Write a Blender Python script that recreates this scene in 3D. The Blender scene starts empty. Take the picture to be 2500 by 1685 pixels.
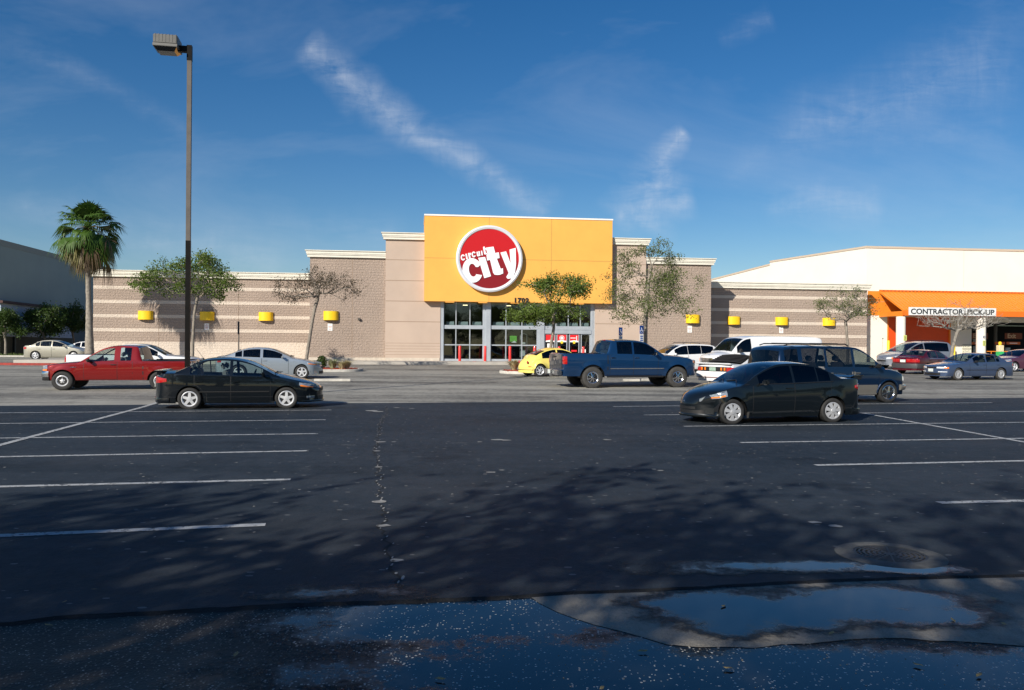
import bpy, bmesh, math, random
from mathutils import Vector, Matrix, noise
random.seed(11)
R = math.radians
S = bpy.context.scene
COL = S.collection

# ------------------------------------------------------------------ camera
F = 1950.0; CX = 1250.0; H0 = 850.0; ROLL = 0.007; EYE = 1.72
cam_d = bpy.data.cameras.new("camera")
cam_d.sensor_width = 36.0
cam_d.lens = 36.0 * F / 2500.0
cam_d.shift_y = (H0 - 842.5) / 2500.0
cam_d.clip_end = 6000
cam = bpy.data.objects.new("camera", cam_d); COL.objects.link(cam)
cam.matrix_world = Matrix.Translation((0, 0, EYE)) @ Matrix.Rotation(R(90), 4, 'X') @ Matrix.Rotation(ROLL, 4, 'Z')
S.camera = cam

# ------------------------------------------------------------------ light
SUN_AZ = R(33.0)      # light travels towards +Y turned this much to +X
SUN_EL = R(28.0)
S.view_settings.view_transform = 'Standard'
S.view_settings.look = 'None'
S.view_settings.gamma = 1
S.view_settings.exposure = 0.35
sl = bpy.data.lights.new("sun", 'SUN'); sl.energy = 4.8; sl.angle = R(0.53); sl.color = (1.0, 0.93, 0.82)
so = bpy.data.objects.new("sun", sl); COL.objects.link(so)
trav = Vector((math.sin(SUN_AZ) * math.cos(SUN_EL), math.cos(SUN_AZ) * math.cos(SUN_EL), -math.sin(SUN_EL)))
so.rotation_euler = trav.to_track_quat('-Z', 'Y').to_euler()
so.location = (-20, -30, 30)

W = bpy.data.worlds.new("World"); S.world = W; W.use_nodes = True
nt = W.node_tree; nt.nodes.clear()

class NB:
    """small node building helper"""
    def __init__(s, tree): s.t = tree
    def n(s, typ, **kw):
        nd = s.t.nodes.new(typ)
        for k, v in kw.items():
            if k.startswith('i_'):
                nd.inputs[k[2:].replace('_', ' ')].default_value = v
            else: setattr(nd, k, v)
        return nd
    def l(s, a, b): s.t.links.new(a, b)
    def sock(s, inp, v):
        if isinstance(v, bpy.types.NodeSocket): s.l(v, inp)
        elif v is not None: inp.default_value = v
    def math(s, op, a, b=None, c=None, clamp=False):
        nd = s.n('ShaderNodeMath', operation=op, use_clamp=clamp)
        s.sock(nd.inputs[0], a)
        if b is not None: s.sock(nd.inputs[1], b)
        if c is not None: s.sock(nd.inputs[2], c)
        return nd.outputs[0]
    def noise(s, vec, scale, detail=3, rough=0.55, dist=0.0):
        nd = s.n('ShaderNodeTexNoise')
        if vec is not None: s.l(vec, nd.inputs['Vector'])
        nd.inputs['Scale'].default_value = scale; nd.inputs['Detail'].default_value = detail
        nd.inputs['Roughness'].default_value = rough; nd.inputs['Distortion'].default_value = dist
        return nd.outputs['Fac']
    def ramp(s, fac, stops):
        nd = s.n('ShaderNodeValToRGB'); s.sock(nd.inputs[0], fac)
        e = nd.color_ramp.elements
        while len(e) > len(stops): e.remove(e[-1])
        while len(e) < len(stops): e.new(0.5)
        for x, (p, c) in zip(e, stops):
            x.position = p; x.color = (c, c, c, 1) if isinstance(c, (int, float)) else (*c, 1)
        return nd.outputs[0]
    def mix(s, fac, a, b, mode='MIX'):
        nd = s.n('ShaderNodeMix', data_type='RGBA', blend_type=mode)
        s.sock(nd.inputs[0], fac)
        s.sock(nd.inputs[6], (*a, 1) if isinstance(a, tuple) and len(a) == 3 else a)
        s.sock(nd.inputs[7], (*b, 1) if isinstance(b, tuple) and len(b) == 3 else b)
        return nd.outputs[2]
    def mapping(s, vec, scale=(1, 1, 1), rot=(0, 0, 0), loc=(0, 0, 0)):
        nd = s.n('ShaderNodeMapping'); s.l(vec, nd.inputs[0])
        nd.inputs['Scale'].default_value = scale; nd.inputs['Rotation'].default_value = rot
        nd.inputs['Location'].default_value = loc
        return nd.outputs[0]

def build_world():
    b = NB(nt)
    sky = b.n('ShaderNodeTexSky', sky_type='NISHITA')
    sky.sun_disc = False; sky.sun_elevation = SUN_EL
    sky.sun_rotation = math.atan2(-trav.x, -trav.y)
    sky.altitude = 0; sky.air_density = 1.0; sky.dust_density = 0.35; sky.ozone_density = 3.2
    tc = b.n('ShaderNodeTexCoord')
    sep = b.n('ShaderNodeSeparateXYZ'); b.l(tc.outputs['Generated'], sep.inputs[0])
    x, y, z = sep.outputs
    yy = b.math('MAXIMUM', y, 0.02)
    u = b.math('DIVIDE', x, yy)        # direction tangents of the high cloud streaks
    v = b.math('DIVIDE', z, yy)
    comb = b.n('ShaderNodeCombineXYZ'); b.l(u, comb.inputs[0]); b.l(v, comb.inputs[1])
    uv = comb.outputs[0]
    wob = b.math('SUBTRACT', b.noise(uv, 7.0, 4, 0.6), 0.5)
    def streak(x0, y0, x1, y1, w0, w1, wobble=0.06):
        dx, dy = x1 - x0, y1 - y0; L = math.hypot(dx, dy); ux, uy = dx / L, dy / L
        a = b.math('SUBTRACT', u, x0); c = b.math('SUBTRACT', v, y0)
        t = b.math('ADD', b.math('MULTIPLY', a, ux), b.math('MULTIPLY', c, uy))
        d = b.math('ADD', b.math('MULTIPLY', a, -uy), b.math('MULTIPLY', c, ux))
        d = b.math('ABSOLUTE', b.math('ADD', d, b.math('MULTIPLY', wob, wobble)))
        tn = b.math('DIVIDE', t, L)
        wd = b.math('ADD', b.math('MULTIPLY', tn, w1 - w0), w0)
        m = b.math('SUBTRACT', 1.0, b.math('DIVIDE', d, b.math('MAXIMUM', wd, 0.002)), clamp=True)
        ends = b.math('MULTIPLY', b.math('MULTIPLY', b.math('ADD', tn, 0.06), 7.0, clamp=True),
                      b.math('MULTIPLY', b.math('SUBTRACT', 1.06, tn), 7.0, clamp=True))
        return b.math('MULTIPLY', b.math('SMOOTHSTEP', m, 0.0, 1.0) if False else m, ends)
    def q(px, py): return ((px - CX) / F, (H0 - py) / F)
    segs = [(740, 110, 900, 240, .034, .046, .8), (880, 215, 1010, 330, .040, .034, .8), (990, 320, 1180, 420, .028, .030, .72),
            (1160, 400, 1340, 525, .024, .040, .62), (1668, 315, 1590, 395, .016, .036, .85),
            (1615, 390, 1540, 545, .048, .060, .85), (1500, 540, 1690, 490, .024, .030, .75),
            (1880, 340, 2480, 130, .05, .10, .36), (1870, 480, 2150, 500, .04, .035, .42),
            (2000, 350, 2480, 300, .02, .05, .18), (1760, 430, 1900, 330, .02, .05, .14),
            (20, 110, 480, 330, .02, .02, .16), (30, 505, 420, 620, .02, .06, .22), (330, 580, 700, 655, .05, .06, .26),
            (1750, 90, 1880, 40, .02, .02, .2), (640, 540, 980, 580, .02, .04, .2)]
    tot = None
    for (a0, b0, a1, b1, w0, w1, s_) in segs:
        p, q2 = q(a0, b0), q(a1, b1)
        m = b.math('MULTIPLY', b.math('POWER', streak(p[0], p[1], q2[0], q2[1], w0, w1), 1.3), s_)
        tot = m if tot is None else b.math('MAXIMUM', tot, m)
    fib = b.noise(b.mapping(uv, scale=(9, 46, 1), rot=(0, 0, R(-8))), 1.0, 6, 0.68, 0.8)
    fib2 = b.noise(b.mapping(uv, scale=(16, 16, 1)), 1.0, 5, 0.65, 0.3)
    tex = b.math('ADD', b.math('MULTIPLY', fib, 0.9), b.math('MULTIPLY', fib2, 0.75))
    tex = b.math('MULTIPLY', b.math('SUBTRACT', tex, 0.55), 2.1, clamp=True)
    fil = b.noise(b.mapping(uv, scale=(60, 14, 1), rot=(0, 0, R(38))), 1.0, 5, .7, .6)
    tex = b.math('MULTIPLY', tex, b.math('ADD', b.math('MULTIPLY', fil, 1.1), .25), clamp=True)
    cl = b.math('MULTIPLY', b.math('MULTIPLY', tot, tex), .66)
    veil = b.noise(b.mapping(uv, scale=(1.6, 5, 1), rot=(0, 0, R(14)), loc=(3, 1, 0)), 1.0, 6, 0.62, 0.5)
    veil = b.math('MULTIPLY', b.math('SUBTRACT', veil, 0.50), 0.55, clamp=True)
    cl = b.math('ADD', cl, veil)
    cl = b.math('MULTIPLY', cl, b.math('MULTIPLY', y, 30.0, clamp=True), clamp=True)
    hs = b.n('ShaderNodeHueSaturation'); hs.inputs['Saturation'].default_value = 1.34; hs.inputs['Hue'].default_value = 0.505; hs.inputs['Value'].default_value = 1.0
    b.l(sky.outputs[0], hs.inputs['Color'])
    col = b.mix(cl, hs.outputs[0], (8.0, 8.6, 9.6))
    bg = b.n('ShaderNodeBackground'); b.l(col, bg.inputs[0]); bg.inputs[1].default_value = 0.070
    out = b.n('ShaderNodeOutputWorld'); b.l(bg.outputs[0], out.inputs[0])
build_world()

# ------------------------------------------------------------------ pixel <-> world
def ray(px, py):
    cx, cy = px - CX, -(py - H0); c, s = math.cos(ROLL), math.sin(ROLL)
    return Vector(((cx * c - cy * s) / F, 1.0, (cx * s + cy * c) / F))
def gz(y):
    return 0.0137 * max(0.0, min(y, 75.0) - 22.0)
def pt(px, py, Y): return Vector((0, 0, EYE)) + ray(px, py) * Y
def gpt(px, py, dz=0.0):
    r = ray(px, py); lo, hi = 1.0, 300.0
    for _ in range(50):
        m = (lo + hi) / 2
        if EYE + r.z * m > gz(m) + dz: lo = m
        else: hi = m
    p = Vector((0, 0, EYE)) + r * lo
    return Vector((p.x, p.y, gz(p.y) + dz))

# ------------------------------------------------------------------ object helpers
def link(o, parent=None):
    COL.objects.link(o)
    if parent is not None: o.parent = parent
    return o
def tag(o, label=None, cat=None, group=None, kind=None):
    if label: o['label'] = label
    if cat: o['category'] = cat
    if group: o['group'] = group
    if kind: o['kind'] = kind
    return o
def thing(name, label, cat, loc=(0, 0, 0), rz=0.0, group=None):
    o = bpy.data.objects.new(name, None); o.empty_display_size = 0.2
    link(o); o.location = loc; o.rotation_euler = (0, 0, rz)
    return tag(o, label, cat, group)

class MB:
    def __init__(s): s.v = []; s.f = []
    def add(s, vs, fs):
        o = len(s.v); s.v += [tuple(p) for p in vs]; s.f += [tuple(i + o for i in f) for f in fs]; return s
    def box(s, x0, x1, y0, y1, z0, z1, M=None):
        vs = [(x, y, z) for x in (x0, x1) for y in (y0, y1) for z in (z0, z1)]
        if M is not None: vs = [M @ Vector(p) for p in vs]
        return s.add(vs, [(0, 1, 3, 2), (4, 6, 7, 5), (0, 4, 5, 1), (2, 3, 7, 6), (0, 2, 6, 4), (1, 5, 7, 3)])
    def quad(s, a, b, c, d): return s.add([a, b, c, d], [(0, 1, 2, 3)])
    def cyl(s, p0, p1, r0, r1=None, n=12, cap=True):
        r1 = r0 if r1 is None else r1
        p0, p1 = Vector(p0), Vector(p1); d = (p1 - p0)
        if d.length < 1e-6: return s
        d.normalize()
        a = d.orthogonal().normalized(); b = d.cross(a)
        vs = []
        for p, r in ((p0, r0), (p1, r1)):
            for i in range(n):
                t = 2 * math.pi * i / n
                vs.append(p + (a * math.cos(t) + b * math.sin(t)) * r)
        fs = [(i, (i + 1) % n, n + (i + 1) % n, n + i) for i in range(n)]
        if cap: fs += [tuple(range(n - 1, -1, -1)), tuple(range(n, 2 * n))]
        return s.add(vs, fs)
    def tube(s, pts, rad, n=8, cap=True):
        pts = [Vector(p) for p in pts]
        if not isinstance(rad, (list, tuple)): rad = [rad] * len(pts)
        vs = []; prev = None
        for i, p in enumerate(pts):
            d = (pts[min(i + 1, len(pts) - 1)] - pts[max(i - 1, 0)])
            if d.length < 1e-7: d = Vector((0, 0, 1))
            d.normalize()
            a = d.orthogonal() if prev is None else (prev - d * prev.dot(d))
            if a.length < 1e-6: a = d.orthogonal()
            a.normalize(); prev = a; b = d.cross(a)
            for k in range(n):
                t = 2 * math.pi * k / n
                vs.append(p + (a * math.cos(t) + b * math.sin(t)) * rad[i])
        fs = []
        for i in range(len(pts) - 1):
            for k in range(n):
                fs.append((i * n + k, i * n + (k + 1) % n, (i + 1) * n + (k + 1) % n, (i + 1) * n + k))
        if cap: fs += [tuple(range(n - 1, -1, -1)), tuple(range((len(pts) - 1) * n, len(pts) * n))]
        return s.add(vs, fs)
    def lathe(s, prof, axis='Z', n=24, c=(0, 0, 0), closed=False):
        vs = []; c = Vector(c); m = len(prof)
        for k in range(n):
            t = 2 * math.pi * k / n
            for (r, h) in prof:
                if axis == 'Z': p = (r * math.cos(t), r * math.sin(t), h)
                elif axis == 'Y': p = (r * math.cos(t), h, r * math.sin(t))
                else: p = (h, r * math.cos(t), r * math.sin(t))
                vs.append(c + Vector(p))
        fs = []
        for k in range(n):
            k2 = (k + 1) % n
            for i in range(m if closed else m - 1):
                j = (i + 1) % m
                fs.append((k * m + i, k * m + j, k2 * m + j, k2 * m + i))
        return s.add(vs, fs)
    def prism(s, poly, a0, a1, plane='XZ'):
        """poly in a plane extruded along the third axis from a0 to a1"""
        n = len(poly)
        def P(p, a): return (p[0], a, p[1]) if plane == 'XZ' else ((p[0], p[1], a) if plane == 'XY' else (a, p[0], p[1]))
        vs = [P(p, a0) for p in poly] + [P(p, a1) for p in poly]
        fs = [tuple(range(n)), tuple(range(2 * n - 1, n - 1, -1))]
        fs += [(i, n + i, n + (i + 1) % n, (i + 1) % n) for i in range(n)]
        return s.add(vs, fs)
    def build(s, name, mat, parent=None, smooth=None, loc=None, bevel=0.0):
        me = bpy.data.meshes.new(name); me.from_pydata(s.v, [], s.f); me.validate()
        bm = bmesh.new(); bm.from_mesh(me)
        if not getattr(s, 'raw', False): bmesh.ops.recalc_face_normals(bm, faces=bm.faces)
        if bevel > 0:
            bmesh.ops.bevel(bm, geom=[e for e in bm.edges if e.is_manifold and e.calc_face_angle(0) > 0.5], offset=bevel, segments=2, affect='EDGES', clamp_overlap=True)
        bm.to_mesh(me); bm.free()
        if mat is not None:
            for m_ in (mat if isinstance(mat, (list, tuple)) else [mat]): me.materials.append(m_)
        if smooth is not None:
            try:
                me.shade_smooth(); me.set_sharp_from_angle(angle=R(smooth))
            except Exception:
                for p in me.polygons: p.use_smooth = True
        o = bpy.data.objects.new(name, me); link(o, parent)
        if loc is not None: o.location = loc
        return o

# ------------------------------------------------------------------ materials
MATS = {}
def pbr(name, col, rough=0.6, metal=0.0, spec=0.5, coat=0.0, var=0.0, vscale=3.0, bump=0.0, bscale=40.0, emit=None, estr=1.0, alpha=1.0, flake=0.0):
    if name in MATS: return MATS[name]
    m = bpy.data.materials.new(name); m.use_nodes = True; t = m.node_tree
    b = NB(t); p = t.nodes['Principled BSDF']
    p.inputs['Base Color'].default_value = (*col, 1); p.inputs['Roughness'].default_value = rough
    p.inputs['Metallic'].default_value = metal; p.inputs['Specular IOR Level'].default_value = spec
    p.inputs['Coat Weight'].default_value = coat; p.inputs['Coat Roughness'].default_value = 0.04
    if emit: p.inputs['Emission Color'].default_value = (*emit, 1); p.inputs['Emission Strength'].default_value = estr
    if var > 0 or bump > 0:
        tc = b.n('ShaderNodeTexCoord').outputs['Object']
    if var > 0:
        f = b.noise(tc, vscale, 5, 0.6)
        c = b.mix(b.ramp(f, [(0.3, 0.0), (0.7, 1.0)]), tuple(x * (1 - var) for x in col), tuple(min(1, x * (1 + var)) for x in col))
        b.l(c, p.inputs['Base Color'])
        r2 = b.math('ADD', b.math('MULTIPLY', f, 0.25), rough - 0.12, clamp=True); b.l(r2, p.inputs['Roughness'])
    if bump > 0:
        bp = b.n('ShaderNodeBump'); bp.inputs['Strength'].default_value = bump; bp.inputs['Distance'].default_value = 0.02
        b.l(b.noise(tc, bscale, 4, 0.6), bp.inputs['Height']); b.l(bp.outputs[0], p.inputs['Normal'])
    MATS[name] = m; return m

def glass(name, tint, gl=(0.9, 0.95, 1.0), rough=0.02, f0=0.06, boost=1.0):
    if name in MATS: return MATS[name]
    m = bpy.data.materials.new(name); m.use_nodes = True; t = m.node_tree; t.nodes.clear(); b = NB(t)
    tr = b.n('ShaderNodeBsdfTransparent'); tr.inputs[0].default_value = (*tint, 1)
    g = b.n('ShaderNodeBsdfGlossy'); g.inputs['Roughness'].default_value = rough; g.inputs[0].default_value = (*gl, 1)
    geo = b.n('ShaderNodeNewGeometry')
    dt = b.n('ShaderNodeVectorMath', operation='DOT_PRODUCT'); b.l(geo.outputs['Incoming'], dt.inputs[0]); b.l(geo.outputs['Normal'], dt.inputs[1])
    c1 = b.math('SUBTRACT', 1.0, b.math('ABSOLUTE', dt.outputs['Value']), clamp=True)
    fac = b.math('ADD', b.math('MULTIPLY', b.math('POWER', c1, 5.0), 0.9), f0)
    fac = b.math('MINIMUM', b.math('MULTIPLY', fac, boost), 0.95)
    mx = b.n('ShaderNodeMixShader'); b.l(fac, mx.inputs[0]); b.l(tr.outputs[0], mx.inputs[1]); b.l(g.outputs[0], mx.inputs[2])
    o = b.n('ShaderNodeOutputMaterial'); b.l(mx.outputs[0], o.inputs[0])
    MATS[name] = m; return m

def paint(name, col, metal=0.0, rough=0.35, coat=1.0, dirt=0.06):
    if name in MATS: return MATS[name]
    m = bpy.data.materials.new(name); m.use_nodes = True; t = m.node_tree; b = NB(t); p = t.nodes['Principled BSDF']
    p.inputs['Metallic'].default_value = metal; p.inputs['Roughness'].default_value = rough; p.inputs['Specular IOR Level'].default_value = 0.15
    p.inputs['Coat Weight'].default_value = coat; p.inputs['Coat Roughness'].default_value = 0.02
    tc = b.n('ShaderNodeTexCoord').outputs['Object']
    sep = b.n('ShaderNodeSeparateXYZ'); b.l(tc, sep.inputs[0])
    low = b.math('SUBTRACT', 0.40, sep.outputs[2]); low = b.math('MULTIPLY', low, 1.0, clamp=True)   # road dust on the sills
    f = b.noise(tc, 6.0, 4, 0.6)
    d = b.math('ADD', b.math('MULTIPLY', low, f), b.math('MULTIPLY', f, dirt), clamp=True)
    c = b.mix(b.math('MULTIPLY', d, 0.22), col, (0.06, 0.057, 0.05)); b.l(c, p.inputs['Base Color'])
    bp = b.n('ShaderNodeBump'); bp.inputs['Strength'].default_value = 0.05; bp.inputs['Distance'].default_value = 0.01
    b.l(b.noise(tc, 2.3, 2, 0.5), bp.inputs['Height']); b.l(bp.outputs[0], p.inputs['Coat Normal'])
    MATS[name] = m; return m

rubber = pbr('rubber', (0.018, 0.018, 0.018), 0.75, var=0.3, vscale=8)
rubber_dusty = pbr('rubber_dusty', (0.045, 0.043, 0.04), 0.85, var=0.3, vscale=8)
blackp = pbr('black_plastic', (0.012, 0.012, 0.013), 0.5)
darkint = pbr('dark_interior', (0.03, 0.03, 0.032), 0.8)
greyint = pbr('grey_interior', (0.16, 0.16, 0.16), 0.85)
tanint = pbr('tan_interior', (0.35, 0.30, 0.22), 0.85)
chrome = pbr('chrome', (0.75, 0.75, 0.77), 0.12, metal=1.0)
alloy = pbr('alloy', (0.72, 0.73, 0.75), 0.32, metal=0.45)
hubcap = pbr('hubcap_silver', (0.50, 0.51, 0.53), 0.35, metal=0.4)
steelw = pbr('steel_wheel', (0.28, 0.28, 0.29), 0.4, metal=0.7)
redlens = pbr('red_lens', (0.40, 0.008, 0.008), 0.12, coat=1.0)
amberlens = pbr('amber_lens', (0.85, 0.22, 0.02), 0.12, coat=1.0)
clearlens = pbr('clear_lens', (0.72, 0.75, 0.78), 0.1, coat=1.0)
headl = pbr('headlamp_lens', (0.30, 0.34, 0.38), 0.08, metal=0.35, coat=1.0, var=0.45, vscale=14)
plate = pbr('plate_white', (0.62, 0.66, 0.62), 0.5, var=0.25, vscale=25)
glass_clear = glass('glass_clear', (0.66, 0.74, 0.72))
glass_mid = glass('glass_mid', (0.34, 0.40, 0.40))
glass_tint = glass('glass_tint', (0.05, 0.055, 0.055), f0=0.05)
# ------------------------------------------------------------------ vehicles
def hermite(pts, s):
    """monotone cubic through pts"""
    if s <= pts[0][0]: return pts[0][1]
    if s >= pts[-1][0]: return pts[-1][1]
    n = len(pts); i = 0
    while i < n - 2 and s > pts[i + 1][0]: i += 1
    def sl(k): return (pts[k + 1][1] - pts[k][1]) / max(1e-6, pts[k + 1][0] - pts[k][0])
    def tg(k):
        if k == 0: return sl(0)
        if k == n - 1: return sl(n - 2)
        a, b = sl(k - 1), sl(k)
        if a * b <= 0: return 0.0
        return 2 * a * b / (a + b)
    x0, y0 = pts[i]; x1, y1 = pts[i + 1]; h = x1 - x0; t = (s - x0) / h
    m0, m1 = tg(i) * h, tg(i + 1) * h
    return (2*t**3 - 3*t**2 + 1) * y0 + (t**3 - 2*t**2 + t) * m0 + (-2*t**3 + 3*t**2) * y1 + (t**3 - t**2) * m1

class Car:
    NL = 9
    GV = [0, .06, .25, .5, .75, .90, 1.0]
    TV = [0, .045, .2, .4, .6, .8, 1.0]
    def __init__(c, **k):
        c.__dict__.update(dict(sill=.20, tumble=.30, crown=.045, nose=.22, tail=.16, belt_in=.03, bulge=.0, tyre_w=.20,
                               windows=[], ws=None, rw=None, bed=None, arch_gap=.055, rim='spoke5', rimmat=alloy, tyremat=rubber,
                               glass=glass_mid, ws_glass=None, rw_glass=None, archflare=0.0, int_mat=greyint, rim_r=.67, waist=.55, sillin=.07, liner=True))
        c.__dict__.update(k)
        c.sf, c.sr = c.fo, c.fo + c.wb            # axle stations
        c.ra = c.r + c.arch_gap
        c.cab = c.cabin                           # s0, s1, s2, s3
    def zt(c, s): return hermite(c.top, s)
    def zB(c, s): return hermite(c.belt, s)
    def w(c, s): return hermite(c.width, s)
    def zb(c, s):
        z = c.sill if not isinstance(c.sill, list) else hermite(c.sill, s)
        for a in (c.sf, c.sr):
            d = abs(s - a)
            if d <= c.ra + 1e-6: z = max(z, c.r + math.sqrt(max(0, c.ra ** 2 - d * d)))
        return z
    def X(c, s, y):
        W_ = max(0.1, c.w(s)); q = min(1.0, (y / W_) ** 2)
        g = max(0.0, 1 - s / 1.1); h = max(0.0, 1 - (c.L - s) / 0.9)
        x = c.fo + c.wb / 2 - s
        return x - c.nose * q * g * g * (0.4 + 0.6 * abs(y / W_)) + c.tail * q * h * h * (0.4 + 0.6 * abs(y / W_))
    def ring(c, s):
        zb, zB, zt, w = c.zb(s), c.zB(s), c.zt(s), c.w(s)
        sill = c.sill if not isinstance(c.sill, list) else hermite(c.sill, s)
        if zb > zB - .02: zb = zB - .02
        out = []
        def side(z):
            u = (z - sill) / max(.05, zB - sill)
            k = 1 - c.sillin * max(0, c.waist - u) ** 2 / c.waist ** 2 - c.belt_in * max(0, u - c.waist) ** 2 / (1 - c.waist) ** 2
            yy = w * k
            for a in (c.sf, c.sr):                      # wheel arch flare
                d = math.hypot(s - a, z - c.r)
                if d < c.ra + .14 and z > c.r * .6: yy += (c.bulge + c.archflare) * max(0, 1 - max(0, d - c.ra) / .14) ** 1.0
            return yy
        for i in range(c.NL + 1):
            z = zb + (zB - zb) * i / c.NL
            out.append((side(z), z))
        yB = out[-1][0]
        incab = c.cab[0] < s < c.cab[3]
        zR = max(zB + .015, zt - c.crown) if incab else min(zB + .015, zt - .003)
        zR = max(zR, zB + .004)
        yR = yB - .035 - c.tumble * max(0, zR - zB)
        for v in c.GV[1:]:
            out.append((yB + (yR - yB) * v ** 1.25, zB + (zR - zB) * v))
        for t in c.TV[1:]:
            y = yR * (1 - t)
            out.append((y, zR + (zt - zR) * (1 - (y / yR) ** 2)))
        return out
    def y_at(c, s, z):
        r = c.ring(s)[:c.NL + 1 + len(c.GV) - 1]
        if z <= r[0][1]: return r[0][0]
        for (y0, z0), (y1, z1) in zip(r, r[1:]):
            if z0 <= z <= z1 + 1e-9: return y0 + (y1 - y0) * ((z - z0) / max(1e-6, z1 - z0))
        return r[-1][0]
    def stations(c):
        st = set(); s = 0.0
        while s < c.L: st.add(round(s, 4)); s += .07
        st.add(c.L)
        for q in (.02, .045, .1): st.add(q); st.add(round(c.L - q, 4))
        for a in (c.sf, c.sr):
            for k in range(17): st.add(round(a + c.ra * math.cos(math.pi * k / 16), 4))
            st.add(round(a + c.ra + .006, 4)); st.add(round(a - c.ra - .006, 4))
        ex = list(c.cab) + [x for wnd in c.windows for x in wnd]
        if c.ws: ex += list(c.ws)
        if c.rw: ex += list(c.rw)
        if c.bed: ex += [c.bed[0], c.bed[0] + .02, c.bed[1]]
        for x in ex: st.add(round(x, 4))
        for x in (p[0] for p in c.top): st.add(round(x, 4))
        st = sorted(x for x in st if 0 <= x <= c.L)
        keep = [st[0]]
        must = set(round(x, 4) for x in ex)
        for x in st[1:]:
            if x - keep[-1] < .012 and x not in must and not any(abs(abs(x - a) - c.ra) < .008 for a in (c.sf, c.sr)): continue
            keep.append(x)
        return keep
    def build(c, root):
        st = c.stations(); rings = [c.ring(s) for s in st]; n = len(rings[0])
        nG0 = c.NL; nG1 = c.NL + len(c.GV) - 1
        mb = MB(); wsb = MB(); rwb = MB(); sides = {}
        def key(i, j, sg): return (i, j, sg)
        for sg in (1, -1):
            vs = []
            for s, r in zip(st, rings):
                for (y, z) in r: vs.append((c.X(s, y), sg * y, z))
            base = len(mb.v); mb.v += vs
            for i in range(len(st) - 1):
                sm = (st[i] + st[i + 1]) / 2
                for j in range(n - 1):
                    q = (i * n + j, (i + 1) * n + j, (i + 1) * n + j + 1, i * n + j + 1)
                    if sg < 0: q = q[::-1]
                    tgt = mb; off = base
                    if nG0 + 1 <= j < nG1 - 1:
                        for wi, (a, b_) in enumerate(c.windows):
                            if a <= sm <= b_: tgt = sides.setdefault((wi, sg), MB())
                    elif j > nG1:
                        if c.ws and c.ws[0] <= sm <= c.ws[1]: tgt = wsb
                        elif c.rw and c.rw[0] <= sm <= c.rw[1]: tgt = rwb
                        elif c.bed and c.bed[0] <= sm <= c.bed[1]: continue
                    if tgt is mb: mb.f.append(tuple(off + k for k in q))
                    else: tgt.add([vs[k] for k in q], [(0, 1, 2, 3)])
        # end caps
        for s, sg in ((0, 1), (c.L, -1)):
            r = c.ring(s); rows = r[:nG1 + 1]; K = 10; vs = []
            for (y, z) in rows:
                for k in range(K + 1):
                    yy = y * (1 - 2 * k / K)
                    zz = z
                    if (y, z) == rows[-1]: zz = z + (c.zt(s) - z) * (1 - (yy / max(y, .01)) ** 2)
                    vs.append((c.X(s, yy), yy, zz))
            fs = []
            for i in range(len(rows) - 1):
                for k in range(K):
                    q = (i * (K + 1) + k, i * (K + 1) + k + 1, (i + 1) * (K + 1) + k + 1, (i + 1) * (K + 1) + k)
                    fs.append(q)
            mb.add(vs, fs)
        def weld(m_):
            seen = {}; mp = []; nv = []
            for v in m_.v:
                k = (round(v[0], 4), round(v[1], 4), round(v[2], 4))
                if k not in seen: seen[k] = len(nv); nv.append(v)
                mp.append(seen[k])
            fs = []
            for f in m_.f:
                g = []
                for i in f:
                    if not g or mp[i] != g[-1]: g.append(mp[i])
                if len(g) > 2 and g[0] == g[-1]: g.pop()
                if len(set(g)) >= 3 and len(set(g)) == len(g): fs.append(tuple(g))
            m_.v, m_.f = nv, fs
        weld(mb)
        body = mb.build('body', c.paint, root, smooth=38); c.body = body
        if wsb.f: weld(wsb); wsb.build('windscreen', c.ws_glass or c.glass, root, smooth=60)
        if rwb.f: weld(rwb); rwb.build('rear_window', c.rw_glass or c.glass, root, smooth=60)
        for k, m_ in sides.items():
            weld(m_); m_.build('side_window', c.side_glass[k[0]] if hasattr(c, 'side_glass') else c.glass, root, smooth=60)
        # underbody
        u = MB(); zs = (c.sill if not isinstance(c.sill, list) else c.sill[0][1]) + .03
        xa, xb = c.fo + c.wb / 2 - .25, c.fo + c.wb / 2 - c.L + .25
        u.box(xb, xa, -c.w(c.L / 2) * .55, c.w(c.L / 2) * .55, zs - .02, zs + .12)
        u.box(-c.wb / 2 + c.ra, c.wb / 2 - c.ra, -c.w(c.L / 2) * .90, c.w(c.L / 2) * .90, zs - .01, zs + .10)
        for a in (-1, 1): u.cyl((a * c.wb / 2, -c.w(c.L / 2) * .7, c.r), (a * c.wb / 2, c.w(c.L / 2) * .7, c.r), .05, n=8)
        # wheel housings
        for a in (c.wb / 2, -c.wb / 2):
            for sg in (1, -1):
                yo = c.w(c.fo if a > 0 else c.fo + c.wb) - .03; pts = []
                for k in range(13):
                    t = math.pi * k / 12; pts.append((a + (c.ra - .004) * math.cos(t), c.r + (c.ra - .004) * math.sin(t)))
                vs = [(p[0], sg * yo, p[1]) for p in pts] + [(p[0], sg * (yo - .34), p[1]) for p in pts]
                m_ = len(pts); fs = [(i, i + 1, m_ + i + 1, m_ + i) for i in range(m_ - 1)] + [tuple(range(m_, 2 * m_))]
                u.add(vs, fs)
        u.build('underbody', blackp, root)
        c.wheels(root)
        return body
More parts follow.
